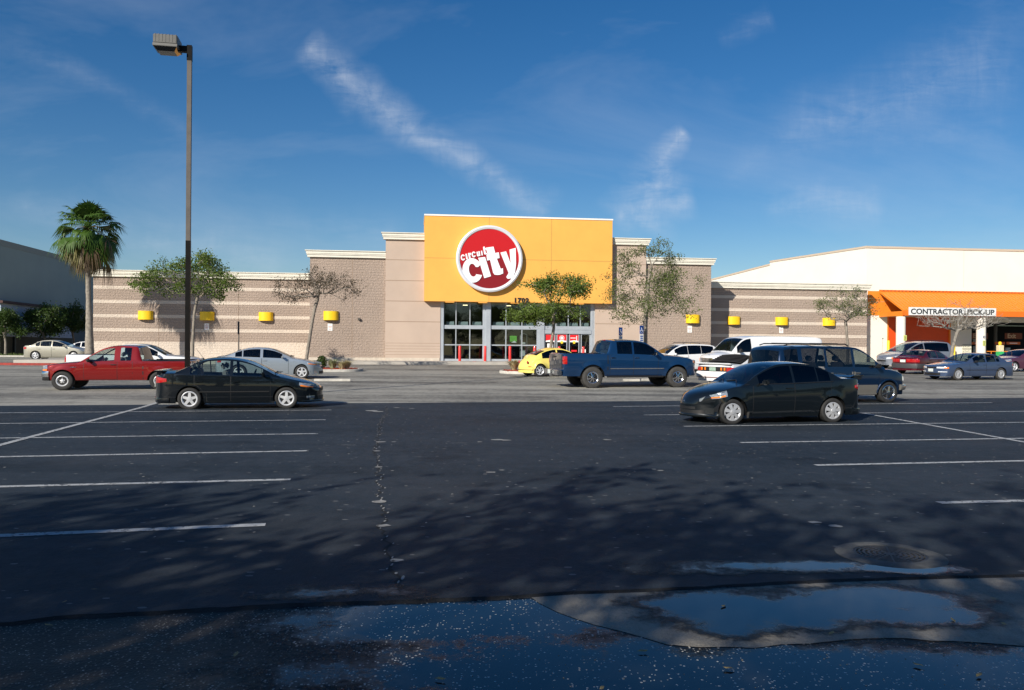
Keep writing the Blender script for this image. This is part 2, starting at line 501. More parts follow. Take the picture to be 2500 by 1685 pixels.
    # ---- wheels
    def wheel_mesh(c, parent, sg):
        r, tw = c.r, c.tyre_w; rr = r * c.rim_r
        hub = MB(); hub.lathe([(0.001, -.02), (rr * .98, -.02), (rr * .98, -.05), (.001, -.05)], 'Y', 24, (0, 0, 0))
        hub.lathe([(rr * .72, -.018), (rr * .72, -.012), (.001, -.012)], 'Y', 20)
        flip = Matrix.Scale(sg, 4, (0, 1, 0))
        hub.v = [tuple(flip @ Vector(p)) for p in hub.v]
        w_ = hub.build('wheel', blackp, parent)
        t = MB(); h = tw
        prof = [(rr, .0), (rr + .02, .012), (r - .035, .018), (r - .008, .0), (r, -.02), (r, -h + .02), (r - .008, -h), (rr, -h)]
        t.lathe(prof, 'Y', 36)
        # tread grooves for big tyres
        if c.rim == 'chrome8':
            for k in range(40):
                a = 2 * math.pi * k / 40; M = Matrix.Rotation(-a, 4, 'Y')
                t.box(r - .012, r + .008, -h * .98, -.0, -.018, .018, M)
        t.v = [tuple(flip @ Vector(p)) for p in t.v]
        t.build('tyre', c.tyremat, w_, smooth=45)
        m = MB(); st = c.rim
        m.lathe([(rr + .004, .006), (rr - .012, .010), (rr - .035, -.006), (rr - .045, -.03)], 'Y', 32)
        def spokes(n, wi, wo, r0, r1, y0=.004, y1=-.004, th=.02, tw_=0):
            for k in range(n):
                a = 2 * math.pi * k / n + .3; M = Matrix.Rotation(-a, 4, 'Y')
                vs = [(r0, y0, -wi), (r0, y0, wi), (r1, y1, wo + tw_), (r1, y1, -wo + tw_), (r0, y0 - th, -wi), (r0, y0 - th, wi), (r1, y1 - th, wo + tw_), (r1, y1 - th, -wo + tw_)]
                m.add([M @ Vector(p) for p in vs], [(0, 1, 2, 3), (4, 7, 6, 5), (0, 4, 5, 1), (1, 5, 6, 2), (2, 6, 7, 3), (3, 7, 4, 0)])
        if st == 'spoke5': spokes(5, .045, .030, .02, rr * .97); m.lathe([(.001, .012), (.05, .010), (.07, -.01)], 'Y', 16); m.lathe([(rr * .98, .004), (rr * .86, -.002)], 'Y', 32)
        elif st == 'spoke6': spokes(6, .028, .020, .02, rr * .97); m.lathe([(.001, .014), (.045, .010), (.06, -.01)], 'Y', 16)
        elif st == 'cover7':
            spokes(7, .022, .050, .02, rr * .95, y0=.02, y1=.006); m.lathe([(.001, .03), (.05, .026), (.07, .0)], 'Y', 16); m.lathe([(rr, .008), (rr * .9, .006)], 'Y', 32)
        elif st == 'fins':
            spokes(16, .008, .018, .05, rr * .95, y0=.006, y1=.004); m.lathe([(.001, .012), (.06, .010), (.08, -.004)], 'Y', 16); m.lathe([(rr, .006), (rr * .88, .004)], 'Y', 32)
        elif st == 'chrome8':
            spokes(8, .014, .024, .03, rr * .97, y0=.004, y1=-.02); m.lathe([(.001, .05), (.05, .045), (.065, -.01)], 'Y', 14); m.lathe([(rr, .012), (rr * .88, -.01)], 'Y', 32)
        elif st == 'steel':
            m.lathe([(rr * .97, -.004), (rr * .75, -.03)], 'Y', 32); spokes(5, .030, .018, .02, rr * .78, y0=-.005, y1=-.02); m.lathe([(.001, .02), (.045, .012), (.055, -.01)], 'Y', 12)
        m.v = [tuple(flip @ Vector(p)) for p in m.v]
        m.build('rim', c.rimmat, w_, smooth=40)
        return w_
    def wheels(c, root):
        proto = {}
        for a, s in ((c.wb / 2, c.sf), (-c.wb / 2, c.sr)):
            for sg in (1, -1):
                y = sg * (c.w(s) + c.bulge - .035 + getattr(c, 'wheel_out', 0))
                if sg not in proto:
                    w_ = c.wheel_mesh(root, sg); proto[sg] = w_
                else:
                    w_ = proto[sg].copy(); link(w_, root)
                    for ch in list(proto[sg].children):
                        d = ch.copy(); link(d, w_)
                w_.location = (a, y, c.r)
    # ---- surface add-ons
    def outline(c, s_a, y_b, front, n1=10, n2=8, zref=.6):
        """points (s, y or None) from the side at s_a round the corner to y_b on the end face"""
        L = []
        for k in range(n1 + 1):
            t = s_a * (1 - k / n1); L.append((t if front else c.L - t, None))
        e = 0.0 if front else c.L
        ye = c.y_at(e, zref)
        if y_b < ye:
            for k in range(1, n2 + 1): L.append((e, ye + (y_b - ye) * k / n2))
        return L
    def wrap(c, name, mat, root, zlo, zhi, s_a, y_b, front=True, side=1, off=.012, skip_side=False, bevel=0):
        if not isinstance(zlo, tuple): zlo = (zlo, zlo)
        if not isinstance(zhi, tuple): zhi = (zhi, zhi)
        zref = (zlo[1] + zhi[1]) / 2
        P = c.outline(s_a, y_b, front, zref=zref)
        if skip_side: P = [p for p in P if p[1] is not None]
        nrm = 1 if front else -1; mb = MB(); N = len(P); pin, pout = [], []
        K = 4
        for i, (s, y) in enumerate(P):
            t = i / (N - 1); a = zlo[0] + (zlo[1] - zlo[0]) * t; b_ = zhi[0] + (zhi[1] - zhi[0]) * t
            for k in range(K):
                z = a + (b_ - a) * k / (K - 1)
                yy = c.y_at(s, z) if y is None else y
                ox = off * nrm if (y is not None or abs(s - (0 if front else c.L)) < .02) else 0.3 * off * nrm
                oy = off if (y is None) else 0
                x = c.X(s, yy)
                soft = 1.0 if 0 < k < K - 1 else .7
                pin.append((x - nrm * .01, side * (yy - (.01 if y is None else 0)), z)); pout.append((x + ox * soft, side * (yy + oy * soft), z))
        vs = pout + pin; M = len(pout); fs = []
        for i in range(N - 1):
            for k in range(K - 1):
                fs.append((i * K + k, (i + 1) * K + k, (i + 1) * K + k + 1, i * K + k + 1))
            fs.append((i * K, M + i * K, M + (i + 1) * K, (i + 1) * K))
            fs.append((i * K + K - 1, (i + 1) * K + K - 1, M + (i + 1) * K + K - 1, M + i * K + K - 1))
        fs.append(tuple(range(K)) + tuple(range(M + K - 1, M - 1, -1)))
        fs.append(tuple((N - 1) * K + k for k in range(K)) + tuple(M + (N - 1) * K + k for k in range(K - 1, -1, -1)))
        mb.add(vs, fs)
        return mb.build(name, mat, root, smooth=50)
    def full_wrap(c, name, mat, root, zlo, zhi, s_a, front=True, off=.012):
        """one strip over the whole end: both corners"""
        a = c.wrap(name, mat, root, zlo, zhi, s_a, 0.0, front, 1, off)
        b_ = c.wrap(name, mat, root, zlo, zhi, s_a, 0.0, front, -1, off)
        bm = bmesh.new(); bm.from_mesh(a.data); bm.from_mesh(b_.data); bmesh.ops.remove_doubles(bm, verts=bm.verts, dist=.0005); bm.to_mesh(a.data); bm.free()
        me = b_.data; bpy.data.objects.remove(b_); bpy.data.meshes.remove(me)
        return a
    def mid(c, name, mat, root, zlo, zhi, y_b, front=True, off=.012):
        a = c.wrap(name, mat, root, zlo, zhi, .02, -y_b, front, 1, off) if False else None
        mb = MB(); e = 0.0 if front else c.L; nrm = 1 if front else -1; K = 10; K2 = 3; vs = []; vi = []
        for k in range(K + 1):
            y = y_b * (1 - 2 * k / K)
            for j in range(K2):
                z = zlo + (zhi - zlo) * j / (K2 - 1)
                vs.append((c.X(e, y) + nrm * off, y, z)); vi.append((c.X(e, y) - nrm * .01, y, z))
        M = len(vs); fs = []
        for k in range(K):
            for j in range(K2 - 1): fs.append((k * K2 + j, (k + 1) * K2 + j, (k + 1) * K2 + j + 1, k * K2 + j + 1))
            fs.append((k * K2, M + k * K2, M + (k + 1) * K2, (k + 1) * K2)); fs.append((k * K2 + K2 - 1, (k + 1) * K2 + K2 - 1, M + (k + 1) * K2 + K2 - 1, M + k * K2 + K2 - 1))
        fs.append((0, 1, 2, M + 2, M + 1, M)); fs.append(tuple(K * K2 + j for j in range(K2)) + tuple(M + K * K2 + j for j in (2, 1, 0)))
        mb.add(vs + vi, fs)
        return mb.build(name, mat, root, smooth=50)
    def side_patch(c, name, mat, root, s0, s1, z0, z1, side=1, off=.006, ns=None, nz=6, thick=False, parent=None):
        ns = ns or max(2, int((s1 - s0) / .08)); vs = []
        zf0 = z0 if callable(z0) else (lambda s: z0); zf1 = z1 if callable(z1) else (lambda s: z1)
        for i in range(ns + 1):
            s = s0 + (s1 - s0) * i / ns
            for j in range(nz + 1):
                z = zf0(s) + (zf1(s) - zf0(s)) * j / nz; y = c.y_at(s, z)
                vs.append((c.X(s, y), side * (y + off), z))
        n = nz + 1; fs = [(i * n + j, (i + 1) * n + j, (i + 1) * n + j + 1, i * n + j + 1) for i in range(ns) for j in range(nz)]
        # rim back to the body
        edge = [(i, 0) for i in range(ns + 1)] + [(ns, j) for j in range(1, nz + 1)] + [(i, nz) for i in range(ns - 1, -1, -1)] + [(0, j) for j in range(nz - 1, 0, -1)]
        mb = MB(); mb.v = list(vs); mb.f = fs; b0 = len(vs)
        for (i, j) in edge:
            p = vs[i * n + j]; mb.v.append((p[0], p[1] - side * (off + .004), p[2]))
        E = len(edge)
        for k in range(E):
            a, b_ = edge[k], edge[(k + 1) % E]
            mb.f.append((a[0] * n + a[1], b_[0] * n + b_[1], b0 + (k + 1) % E, b0 + k))
        return mb.build(name, mat, root, smooth=45)
    def doors(c, root, ranges, handle=blackp, hz=None, hside='rear', zlow=.06, gap=.012):
        zs = lambda s: (c.sill if not isinstance(c.sill, list) else hermite(c.sill, s)) + zlow
        for (a, b_) in ranges:
            for sg in (1, -1):
                def lo(s, m=0.0):
                    z = zs(s)
                    for ax in (c.sf, c.sr):
                        d = abs(s - ax); q = c.ra + .05 + m
                        if d < q: z = max(z, c.r + math.sqrt(q * q - d * d))
                    return z + m
                hi = lambda s: c.zB(s) - .004
                c.side_patch('panel_gap', blackp, root, a - gap, b_ + gap, lambda s: lo(s) - gap, hi, sg, off=.0022, nz=7)
                d = c.side_patch('door', c.paint, root, a, b_, lambda s: lo(s), hi, sg, off=.0055, nz=8)
                sh = b_ - .12 if hside == 'rear' else a + .12
                z = hz if hz else c.zB(sh) - .10
                y = c.y_at(sh, z); h = MB(); x = c.X(sh, y)
                h.box(x - .09, x + .09, sg * (y + .004), sg * (y + .035), z - .014, z + .014)
                h.build('handle', handle, d, bevel=.006)
    def mirror(c, root, s, mat, z=None, glassy=True, size=1.0):
        z = z or c.zB(s) + .07
        y = c.y_at(s, c.zB(s))
        for sg in (1, -1):
            m = MB(); x = c.X(s, y)
            m.box(x - .05, x + .05, sg * (y + .05), sg * (y + .05 + .19 * size), z - .055 * size, z + .065 * size)
            m.build('mirror', mat, root, bevel=.03 * size)
            a = MB(); a.box(x - .03, x + .03, sg * (y - .03), sg * (y + .07), z - .05, z - .02); a.build('mirror_arm', blackp, root)
    def seats(c, root, rows, mat=None, z=.30, hr=True, width=.52, dash=None, top=None):
        mat = mat or c.int_mat
        for (s, two) in rows:
            for sg in ((1, -1) if two else (0,)):
                m = MB(); x = c.fo + c.wb / 2 - s; yc = sg * .36; hw = .25 if two else .62
                zt = top or c.zB(s) + .18
                m.box(x - .05, x + .42, yc - hw, yc + hw, z, z + .16)
                M = Matrix.Translation((x, 0, z)) @ Matrix.Rotation(R(-14), 4, 'Y')
                m.box(-.10, .04, yc - hw * .92, yc + hw * .92, .1, zt - z, M)
                for yy in ([yc] if two else [-.36, .36]):
                    m.box(-.10, .0, yy - .13, yy + .13, zt - z + .04, zt - z + .22, M)
                m.build('seat', mat, root, bevel=.035)
        if dash:
            m = MB(); x = c.fo + c.wb / 2 - dash; w = c.w(dash) * .86; z1 = c.zB(dash) - .02
            m.box(x - .30, x + .12, -w, w, z1 - .25, z1)
            m.build('dashboard', darkint, root, bevel=.04)
            m = MB(); pts = []
            for k in range(17):
                t = 2 * math.pi * k / 16; pts.append((x - .42 + .06 * math.sin(t), .36 + .18 * math.cos(t), z1 + .02 + .17 * math.sin(t)))
            m.tube(pts, .014, 6, cap=False); m.build('steering_wheel', blackp, root)
        m = MB(); x0, x1 = c.fo + c.wb / 2 - c.cab[3] + .1, c.fo + c.wb / 2 - c.cab[0] - .05
        m.box(x0, x1, -c.w(c.L / 2) * .86, c.w(c.L / 2) * .86, z - .04, z); m.build('cabin_floor', darkint, root)
    def wipers(c, root, s):
        m = MB()
        for y0, y1 in ((.55, .0), (-.05, -.6)):
            z = c.zt(s) + .015
            m.tube([(c.X(s - .03, y0), y0, z), (c.X(s + .12, (y0 + y1) / 2), (y0 + y1) / 2, c.zt(s + .12) + .005), (c.X(s + .05, y1), y1, c.zt(s + .05) + .01)], .009, 5)
        m.build('wiper', blackp, root)

def place(name, label, c, fpx, fpy, head, near=-1, scale=1.0, zs=1.0, group=None, cat='car', dz=0.0, front=True):
    """front (or rear) near-side wheel touches the ground at photo point fpx, fpy; head = heading of the nose in degrees from +X"""
    g = gpt(fpx, fpy); h = R(head)
    s = c.sf if front else c.sr
    lx = (c.wb / 2 if front else -c.wb / 2) * scale; ly = near * (c.w(s) - .1) * scale
    ox = g.x - (lx * math.cos(h) - ly * math.sin(h)); oy = g.y - (lx * math.sin(h) + ly * math.cos(h))
    t = thing(name, label, cat, (ox, oy, gz(oy) + dz), h, group); t.scale = (scale, scale, scale * zs)
    # follow the slope of the lot
    sl_ = 0.0137 if oy > 22 else 0.0
    nrm = Vector((0, -sl_, 1)).normalized()
    xa = Vector((math.cos(h), math.sin(h), sl_ * math.sin(h))).normalized(); ya = nrm.cross(xa)
    t.rotation_euler = Matrix((xa, ya, nrm)).transposed().to_euler()
    c.build(t)
    return t
# ------------------------------------------------------------------ ground
def flat(name, poly, dz, mat, kind='structure', sub=0, label=None):
    """polygon sheet on the lot, dz above it; poly of (x, y)"""
    m = MB(); m.add([(x, y, gz(y) + dz) for x, y in poly], [tuple(range(len(poly)))])
    bm = bmesh.new(); me = bpy.data.meshes.new(name); me.from_pydata(m.v, [], m.f); bm.from_mesh(me)
    bmesh.ops.triangulate(bm, faces=bm.faces); 
    ys = [22, 75]
    for yc in ys:
        if min(p[1] for p in poly) < yc < max(p[1] for p in poly):
            bmesh.ops.bisect_plane(bm, geom=bm.verts[:] + bm.edges[:] + bm.faces[:], plane_co=(0, yc, 0), plane_no=(0, 1, 0))
    for v in bm.verts: v.co.z = gz(v.co.y) + dz
    bmesh.ops.recalc_face_normals(bm, faces=bm.faces)
    for f in bm.faces:
        if f.normal.z < 0: f.normal_flip()
    bm.to_mesh(me); bm.free(); me.materials.append(mat)
    o = bpy.data.objects.new(name, me); link(o); tag(o, kind=kind)
    if label: o['label'] = label
    return o
def ppoly(pts): return [(gpt(x, y).x, gpt(x, y).y) for x, y in pts]

def asphalt(name, c_lo, c_hi, rough=.85, streak=0.0, speck=0.0, speck_col=(.4, .39, .36), bump=.35, fine=120.0, patch=.0, spec=.35, grain=.7, stain=.5):
    m = bpy.data.materials.new(name); m.use_nodes = True; t = m.node_tree; b = NB(t); p = t.nodes['Principled BSDF']
    tc = b.n('ShaderNodeTexCoord').outputs['Object']
    big = b.noise(tc, .22, 5, .6, .4)
    st = b.noise(b.mapping(tc, scale=(.045, .42, 1), rot=(0, 0, R(6))), 1.0, 7, .70, .5)
    gr = b.noise(tc, fine, 2, .6)
    mid = b.noise(tc, 6.0, 5, .7)
    gn = b.noise(b.mapping(tc, scale=(4.5, 2.2, 1)), 1.0, 6, .8)
    f = b.math('ADD', b.math('MULTIPLY', big, .45), b.math('MULTIPLY', gn, grain))
    f = b.math('ADD', f, b.math('MULTIPLY', st, streak)); f = b.math('DIVIDE', f, .45 + grain + streak)
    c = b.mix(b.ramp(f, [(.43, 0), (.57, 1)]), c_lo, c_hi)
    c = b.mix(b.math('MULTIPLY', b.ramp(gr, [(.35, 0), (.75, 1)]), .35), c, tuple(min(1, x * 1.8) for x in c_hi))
    if stain > 0:
        q2 = b.noise(b.mapping(tc, scale=(.55, .75, 1), loc=(3, 5, 0)), 1.0, 4, .6)
        c = b.mix(b.math('MULTIPLY', b.ramp(q2, [(.56, 0), (.70, 1)]), stain), c, tuple(x * .35 for x in c_lo))
        q3 = b.noise(b.mapping(tc, scale=(.3, .2, 1), loc=(9, 2, 0)), 1.0, 4, .6)
        c = b.mix(b.math('MULTIPLY', b.ramp(q3, [(.52, 0), (.68, 1)]), stain * .35), c, (.06, .052, .046))
    if speck > 0:
        v = b.n('ShaderNodeTexVoronoi'); v.inputs['Scale'].default_value = 9.0; b.l(b.mapping(tc, scale=(.7, 1.2, 1)), v.inputs['Vector'])
        cellr = b.n('ShaderNodeSeparateColor'); b.l(v.outputs['Color'], cellr.inputs[0])
        on = b.math('GREATER_THAN', cellr.outputs[0], 1 - speck)
        near = b.math('LESS_THAN', v.outputs['Distance'], b.math('MULTIPLY', cellr.outputs[1], .22))
        c = b.mix(b.math('MULTIPLY', b.math('MULTIPLY', on, near), .6), c, speck_col)
    if patch > 0:
        q = b.noise(b.mapping(tc, scale=(.8, 2.2, 1)), 1.0, 7, .75, .2)
        c = b.mix(b.math('MULTIPLY', b.ramp(q, [(.655, 0), (.675, 1)]), patch), c, speck_col)
    b.l(c, p.inputs['Base Color']); p.inputs['Specular IOR Level'].default_value = spec
    b.l(b.math('ADD', b.math('MULTIPLY', mid, .2), rough - .1, clamp=True), p.inputs['Roughness'])
    bp = b.n('ShaderNodeBump'); bp.inputs['Strength'].default_value = bump; bp.inputs['Distance'].default_value = .006
    hh = b.math('ADD', b.math('MULTIPLY', gr, 1.0), b.math('MULTIPLY', b.noise(tc, 22, 4, .75), 3.5)); b.l(hh, bp.inputs['Height']); b.l(bp.outputs[0], p.inputs['Normal'])
    return m

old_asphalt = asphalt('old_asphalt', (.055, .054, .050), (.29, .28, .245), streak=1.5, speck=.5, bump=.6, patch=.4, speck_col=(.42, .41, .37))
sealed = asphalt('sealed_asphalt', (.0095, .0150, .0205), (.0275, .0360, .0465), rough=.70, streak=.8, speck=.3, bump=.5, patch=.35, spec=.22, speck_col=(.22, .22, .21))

def make_wet():
    """coarse bare asphalt in the gutter: aggregate grains, dry brown on the left, under a film of water on the right"""
    m = bpy.data.materials.new('coarse_asphalt'); m.use_nodes = True; t = m.node_tree; b = NB(t); p = t.nodes['Principled BSDF']
    tc = b.n('ShaderNodeTexCoord').outputs['Object']
    v = b.n('ShaderNodeTexVoronoi'); v.inputs['Scale'].default_value = 56.0; b.l(tc, v.inputs['Vector'])
    cr = b.n('ShaderNodeSeparateColor'); b.l(v.outputs['Color'], cr.inputs[0])
    big = b.noise(tc, .9, 5, .62)
    c = b.mix(b.ramp(big, [(.35, 0), (.65, 1)]), (.022, .019, .016), (.085, .070, .054))
    stone = b.math('MULTIPLY', b.math('GREATER_THAN', cr.outputs[0], .58), b.math('LESS_THAN', v.outputs['Distance'], b.math('ADD', .16, b.math('MULTIPLY', cr.outputs[1], .26))))
    c = b.mix(b.math('MULTIPLY', stone, b.math('ADD', b.math('MULTIPLY', cr.outputs[2], .75), .2)), c, (.55, .50, .42))
    b.l(c, p.inputs['Base Color']); p.inputs['Roughness'].default_value = .72; p.inputs['Specular IOR Level'].default_value = .4
    bp = b.n('ShaderNodeBump'); bp.inputs['Strength'].default_value = .8; bp.inputs['Distance'].default_value = .008
    h = b.math('MULTIPLY', b.math('SUBTRACT', .5, v.outputs['Distance']), b.math('ADD', cr.outputs[1], .3)); b.l(h, bp.inputs['Height']); b.l(bp.outputs[0], p.inputs['Normal'])
    return m
coarse = make_wet()

def water(name, col=(.006, .010, .014), grains=0.0, edge=None):
    """thin sheet of standing water; alpha fades out with noise near its shallow edge (stored per vertex as depth)"""
    m = bpy.data.materials.new(name); m.use_nodes = True; t = m.node_tree; t.nodes.clear(); b = NB(t)
    tc = b.n('ShaderNodeTexCoord').outputs['Object']
    at = b.n('ShaderNodeAttribute'); at.attribute_name = 'depth'
    dep = at.outputs['Fac']
    n1 = b.noise(tc, 3.2, 5, .6); n2 = b.noise(tc, 26, 3, .6)
    d = b.math('ADD', dep, b.math('MULTIPLY', b.math('SUBTRACT', n1, .5), .9))
    d = b.math('ADD', d, b.math('MULTIPLY', b.math('SUBTRACT', n2, .5), .35))
    gcol = None
    wet = b.ramp(d, [(.20, 0), (.42, 1)])          # damp film
    deep = b.ramp(d, [(.42, 0), (.66, 1)])
    if grains > 0:
        v = b.n('ShaderNodeTexVoronoi'); v.inputs['Scale'].default_value = 56.0; b.l(tc, v.inputs['Vector'])
        cr = b.n('ShaderNodeSeparateColor'); b.l(v.outputs['Color'], cr.inputs[0])
        g = b.math('MULTIPLY', b.math('GREATER_THAN', cr.outputs[0], b.math('ADD', b.math('MULTIPLY', deep, .14), .64)), b.math('LESS_THAN', v.outputs['Distance'], b.math('ADD', .16, b.math('MULTIPLY', cr.outputs[1], .26))))
        gcol = b.mix(b.math('MULTIPLY', g, b.math('ADD', b.math('MULTIPLY', cr.outputs[2], .8), .35)), col, (.80, .76, .68))
    p = b.n('ShaderNodeBsdfPrincipled'); p.inputs['Base Color'].default_value = (*col, 1); p.inputs['IOR'].default_value = 1.5
    ro = b.math('SUBTRACT', .42, b.math('MULTIPLY', deep, .39))
    sp = b.math('ADD', .12, b.math('MULTIPLY', deep, .40))
    if gcol is not None:
        b.l(gcol, p.inputs['Base Color']); ro = b.math('ADD', ro, b.math('MULTIPLY', g, .4), clamp=True); sp = b.math('MULTIPLY', sp, b.math('SUBTRACT', 1.0, b.math('MULTIPLY', g, .7)))
    b.l(ro, p.inputs['Roughness']); b.l(sp, p.inputs['Specular IOR Level'])
    bp = b.n('ShaderNodeBump'); bp.inputs['Distance'].default_value = .004; b.l(b.math('MULTIPLY', b.math('SUBTRACT', 1.0, deep), .6), bp.inputs['Strength'])
    b.l(b.noise(tc, 70, 3, .6), bp.inputs['Height']); b.l(bp.outputs[0], p.inputs['Normal'])
    tr = b.n('ShaderNodeBsdfTransparent'); mx = b.n('ShaderNodeMixShader'); b.l(b.math('MULTIPLY', wet, .96), mx.inputs[0]); b.l(tr.outputs[0], mx.inputs[1]); b.l(p.outputs[0], mx.inputs[2])
    o = b.n('ShaderNodeOutputMaterial'); b.l(mx.outputs[0], o.inputs[0]); return m

def puddle(name, blobs, dz, mat, step=.06):
    """blobs: (cx, cy, rx, ry, strength) in metres -> grid sheet with a depth attribute"""
    x0 = min(c[0] - c[2] for c in blobs); x1 = max(c[0] + c[2] for c in blobs); y0 = min(c[1] - c[3] for c in blobs); y1 = max(c[1] + c[3] for c in blobs)
    nx, ny = int((x1 - x0) / step) + 1, int((y1 - y0) / step) + 1; vs, dep = [], []
    for j in range(ny + 1):
        for i in range(nx + 1):
            x, y = x0 + (x1 - x0) * i / nx, y0 + (y1 - y0) * j / ny; d = 0
            for (cx, cy, rx, ry, k) in blobs: d = max(d, k * (1 - math.hypot((x - cx) / rx, (y - cy) / ry)))
            vs.append((x, y, gz(y) + dz)); dep.append(d)
    fs = [(j * (nx + 1) + i, j * (nx + 1) + i + 1, (j + 1) * (nx + 1) + i + 1, (j + 1) * (nx + 1) + i) for j in range(ny) for i in range(nx)
          if max(dep[j * (nx + 1) + i], dep[j * (nx + 1) + i + 1], dep[(j + 1) * (nx + 1) + i], dep[(j + 1) * (nx + 1) + i + 1]) > 0]
    me = bpy.data.meshes.new(name); me.from_pydata(vs, [], fs); a = me.attributes.new('depth', 'FLOAT', 'POINT'); a.data.foreach_set('value', dep)
    me.materials.append(mat); o = bpy.data.objects.new(name, me); link(o); return tag(o, kind='structure')

# lot to the horizon
g = MB(); ys = [-60, 22, 75, 400, 3000]; 
for a, b2 in zip(ys, ys[1:]):
    g.quad((-1500, a, gz(a)), (1500, a, gz(a)), (1500, b2, gz(b2)), (-1500, b2, gz(b2)))
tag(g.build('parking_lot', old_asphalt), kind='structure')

NEAR_EDGE = [(-60, 1533), (27, 1527), (134, 1513), (268, 1505), (456, 1496), (698, 1481), (967, 1473), (1250, 1462.5), (1400, 1451.5), (1572, 1446), (1733, 1438), (1921, 1427), (2056, 1421), (2324, 1413), (2475, 1410), (2600, 1405)]
near = ppoly(NEAR_EDGE)
def jag(poly, amp, step=.12, seed=1):
    rnd = random.Random(seed); out = []
    for (x0, y0), (x1, y1) in zip(poly, poly[1:]):
        n = max(1, int(math.hypot(x1 - x0, y1 - y0) / step))
        for i in range(n):
            t = i / n; out.append((x0 + (x1 - x0) * t + rnd.uniform(-amp, amp) * .3, y0 + (y1 - y0) * t + rnd.uniform(-amp, amp)))
    out.append(poly[-1]); return out
near_j = jag(near, .012)
far = [(gpt(-60, 996).x, gpt(-60, 996).y), (gpt(880, 986).x, gpt(880, 986).y), (gpt(1700, 980).x, gpt(1700, 980).y), (gpt(2560, 973).x, gpt(2560, 973).y)]
far[0] = (far[0][0] - 25, far[0][1] - 4.0); far[-1] = (far[-1][0] + 25, far[-1][1] + 5)
poly = [(-60, near[0][1] - .5)] + near_j + [(60, near[-1][1] + 3)] + far[::-1]
poly = [p for p in poly]
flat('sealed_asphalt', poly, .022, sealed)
# thin dark broken edge of the overlay
e = MB()
rnd = random.Random(4)
for (x0, y0), (x1, y1) in zip(near_j, near_j[1:]):
    w0, w1 = rnd.uniform(.02, .05), rnd.uniform(.02, .05)
    e.quad((x0, y0 + .004, .0225), (x1, y1 + .004, .0225), (x1, y1 - w1, .0045), (x0, y0 - w0, .0045))
tag(e.build('overlay_edge', pbr('tar_edge', (.012, .012, .012), .8, bump=.8, bscale=60)), kind='structure')
# coarse gutter asphalt
flat('gutter', [(-12, -6), (14, -6), (14, near[-1][1] + .8), (near[-1][0], near[-1][1] - .02)] + [(x, y - .01) for x, y in near[::-1]] + [(-12, near[0][1] - .4)], .004, coarse)
# smoother worn apron round the drain
ap = ppoly([(1298, 1462), (1320, 1478), (1400, 1513), (1508, 1543), (1626, 1575), (1706, 1586), (1840, 1583), (1975, 1572), (2163, 1563), (2324, 1567), (2475, 1578), (2620, 1590)])
apron_m = asphalt('worn_concrete', (.12, .108, .09), (.27, .245, .20), rough=.8, streak=.5, bump=.5, fine=90)
top_ = [p for p in near if p[0] > ap[0][0]]
flat('gutter_apron', jag(ap, .02, seed=3) + [(top_[-1][0] + .5, top_[-1][1] - .03)] + [(x, y - .03) for x, y in top_[::-1]], .009, apron_m)

# water
w1 = water('standing_water')
def gb(px, py, rx, ry, k=1.0):
    q = gpt(px, py); return (q.x, q.y, rx, ry, k)
puddle('puddle', [gb(1790, 1492, .85, .62, 1.15), gb(1930, 1500, .75, .5, 1.1), gb(2140, 1468, .95, .50, 1.15), gb(2020, 1480, .8, .4, 1.1), gb(2240, 1505, .75, .38, 1.0), gb(1780, 1540, .5, .30, .8), gb(1610, 1478, .45, .30, .7)], .012, w1)
puddle('puddle', [gb(1900, 1392, 1.6, .30, .78), gb(2010, 1390, .9, .26, .85), gb(2200, 1396, .8, .22, 1.1), gb(1730, 1402, 1.0, .22, .6)], .026, w1)
puddle('puddle', [gb(860, 1452, 1.2, .30, .50), gb(760, 1460, .7, .26, .50)], .026, w1)
w2 = water('standing_water_on_grit', grains=.95)
puddle('puddle', [gb(1150, 1512, 1.9, .60, 1.25), gb(1290, 1500, 1.0, .45, 1.4), gb(1020, 1545, 1.5, .42, .9), gb(1330, 1600, 2.4, .70, .80), gb(1650, 1655, 3.0, .55, 1.25), gb(2150, 1640, 3.0, .55, 1.1), gb(2500, 1640, 2.0, .55, 1.0)], .0065, w2)

# painted lines
def line_mat(name, col, wear):
    m = bpy.data.materials.new(name); m.use_nodes = True; t = m.node_tree; b = NB(t); p = t.nodes['Principled BSDF']
    tc = b.n('ShaderNodeTexCoord').outputs['Object']
    n = b.noise(tc, 14, 5, .7); n2 = b.noise(tc, 70, 2, .6)
    c = b.mix(n2, tuple(x * .75 for x in col), col); b.l(c, p.inputs['Base Color']); p.inputs['Roughness'].default_value = .7
    a = b.ramp(b.math('ADD', b.math('MULTIPLY', n, .7), b.math('MULTIPLY', n2, .3)), [(wear, 0), (wear + .05, 1)])
    b.l(a, p.inputs['Alpha']); return m
lm = line_mat('line_paint', (.44, .45, .45), .41); lmf = line_mat('line_paint_faded', (.50, .50, .47), .50)
def line(p0, p1, w=.115, mat=None, dz=.026, ext=(0, 0)):
    a, b2 = gpt(*p0), gpt(*p1); d = (b2 - a); d.z = 0; L = d.length; d.normalize(); a = a - d * ext[0]; b2 = b2 + d * ext[1]; n = Vector((-d.y, d.x, 0)) * w / 2
    o = flat('bay_line', [tuple((a - n)[:2]), tuple((b2 - n)[:2]), tuple((b2 + n)[:2]), tuple((a + n)[:2])], dz, mat or lm)
K = 1.0748
for (x0, y0, x1, y1, w) in [(25, 1222, 603, 1197.5, .125), (25, 1109.5, 660, 1093.5, .125), (25, 1041, 701, 1027.5, .12), (25, 998, 722, 988, .11), (25, 964.5, 740, 956, .10), (25, 940, 753, 933.5, .10)]:
    line((x0 * K, y0 * K), (x1 * K, y1 * K), w, ext=(1.2, 0))
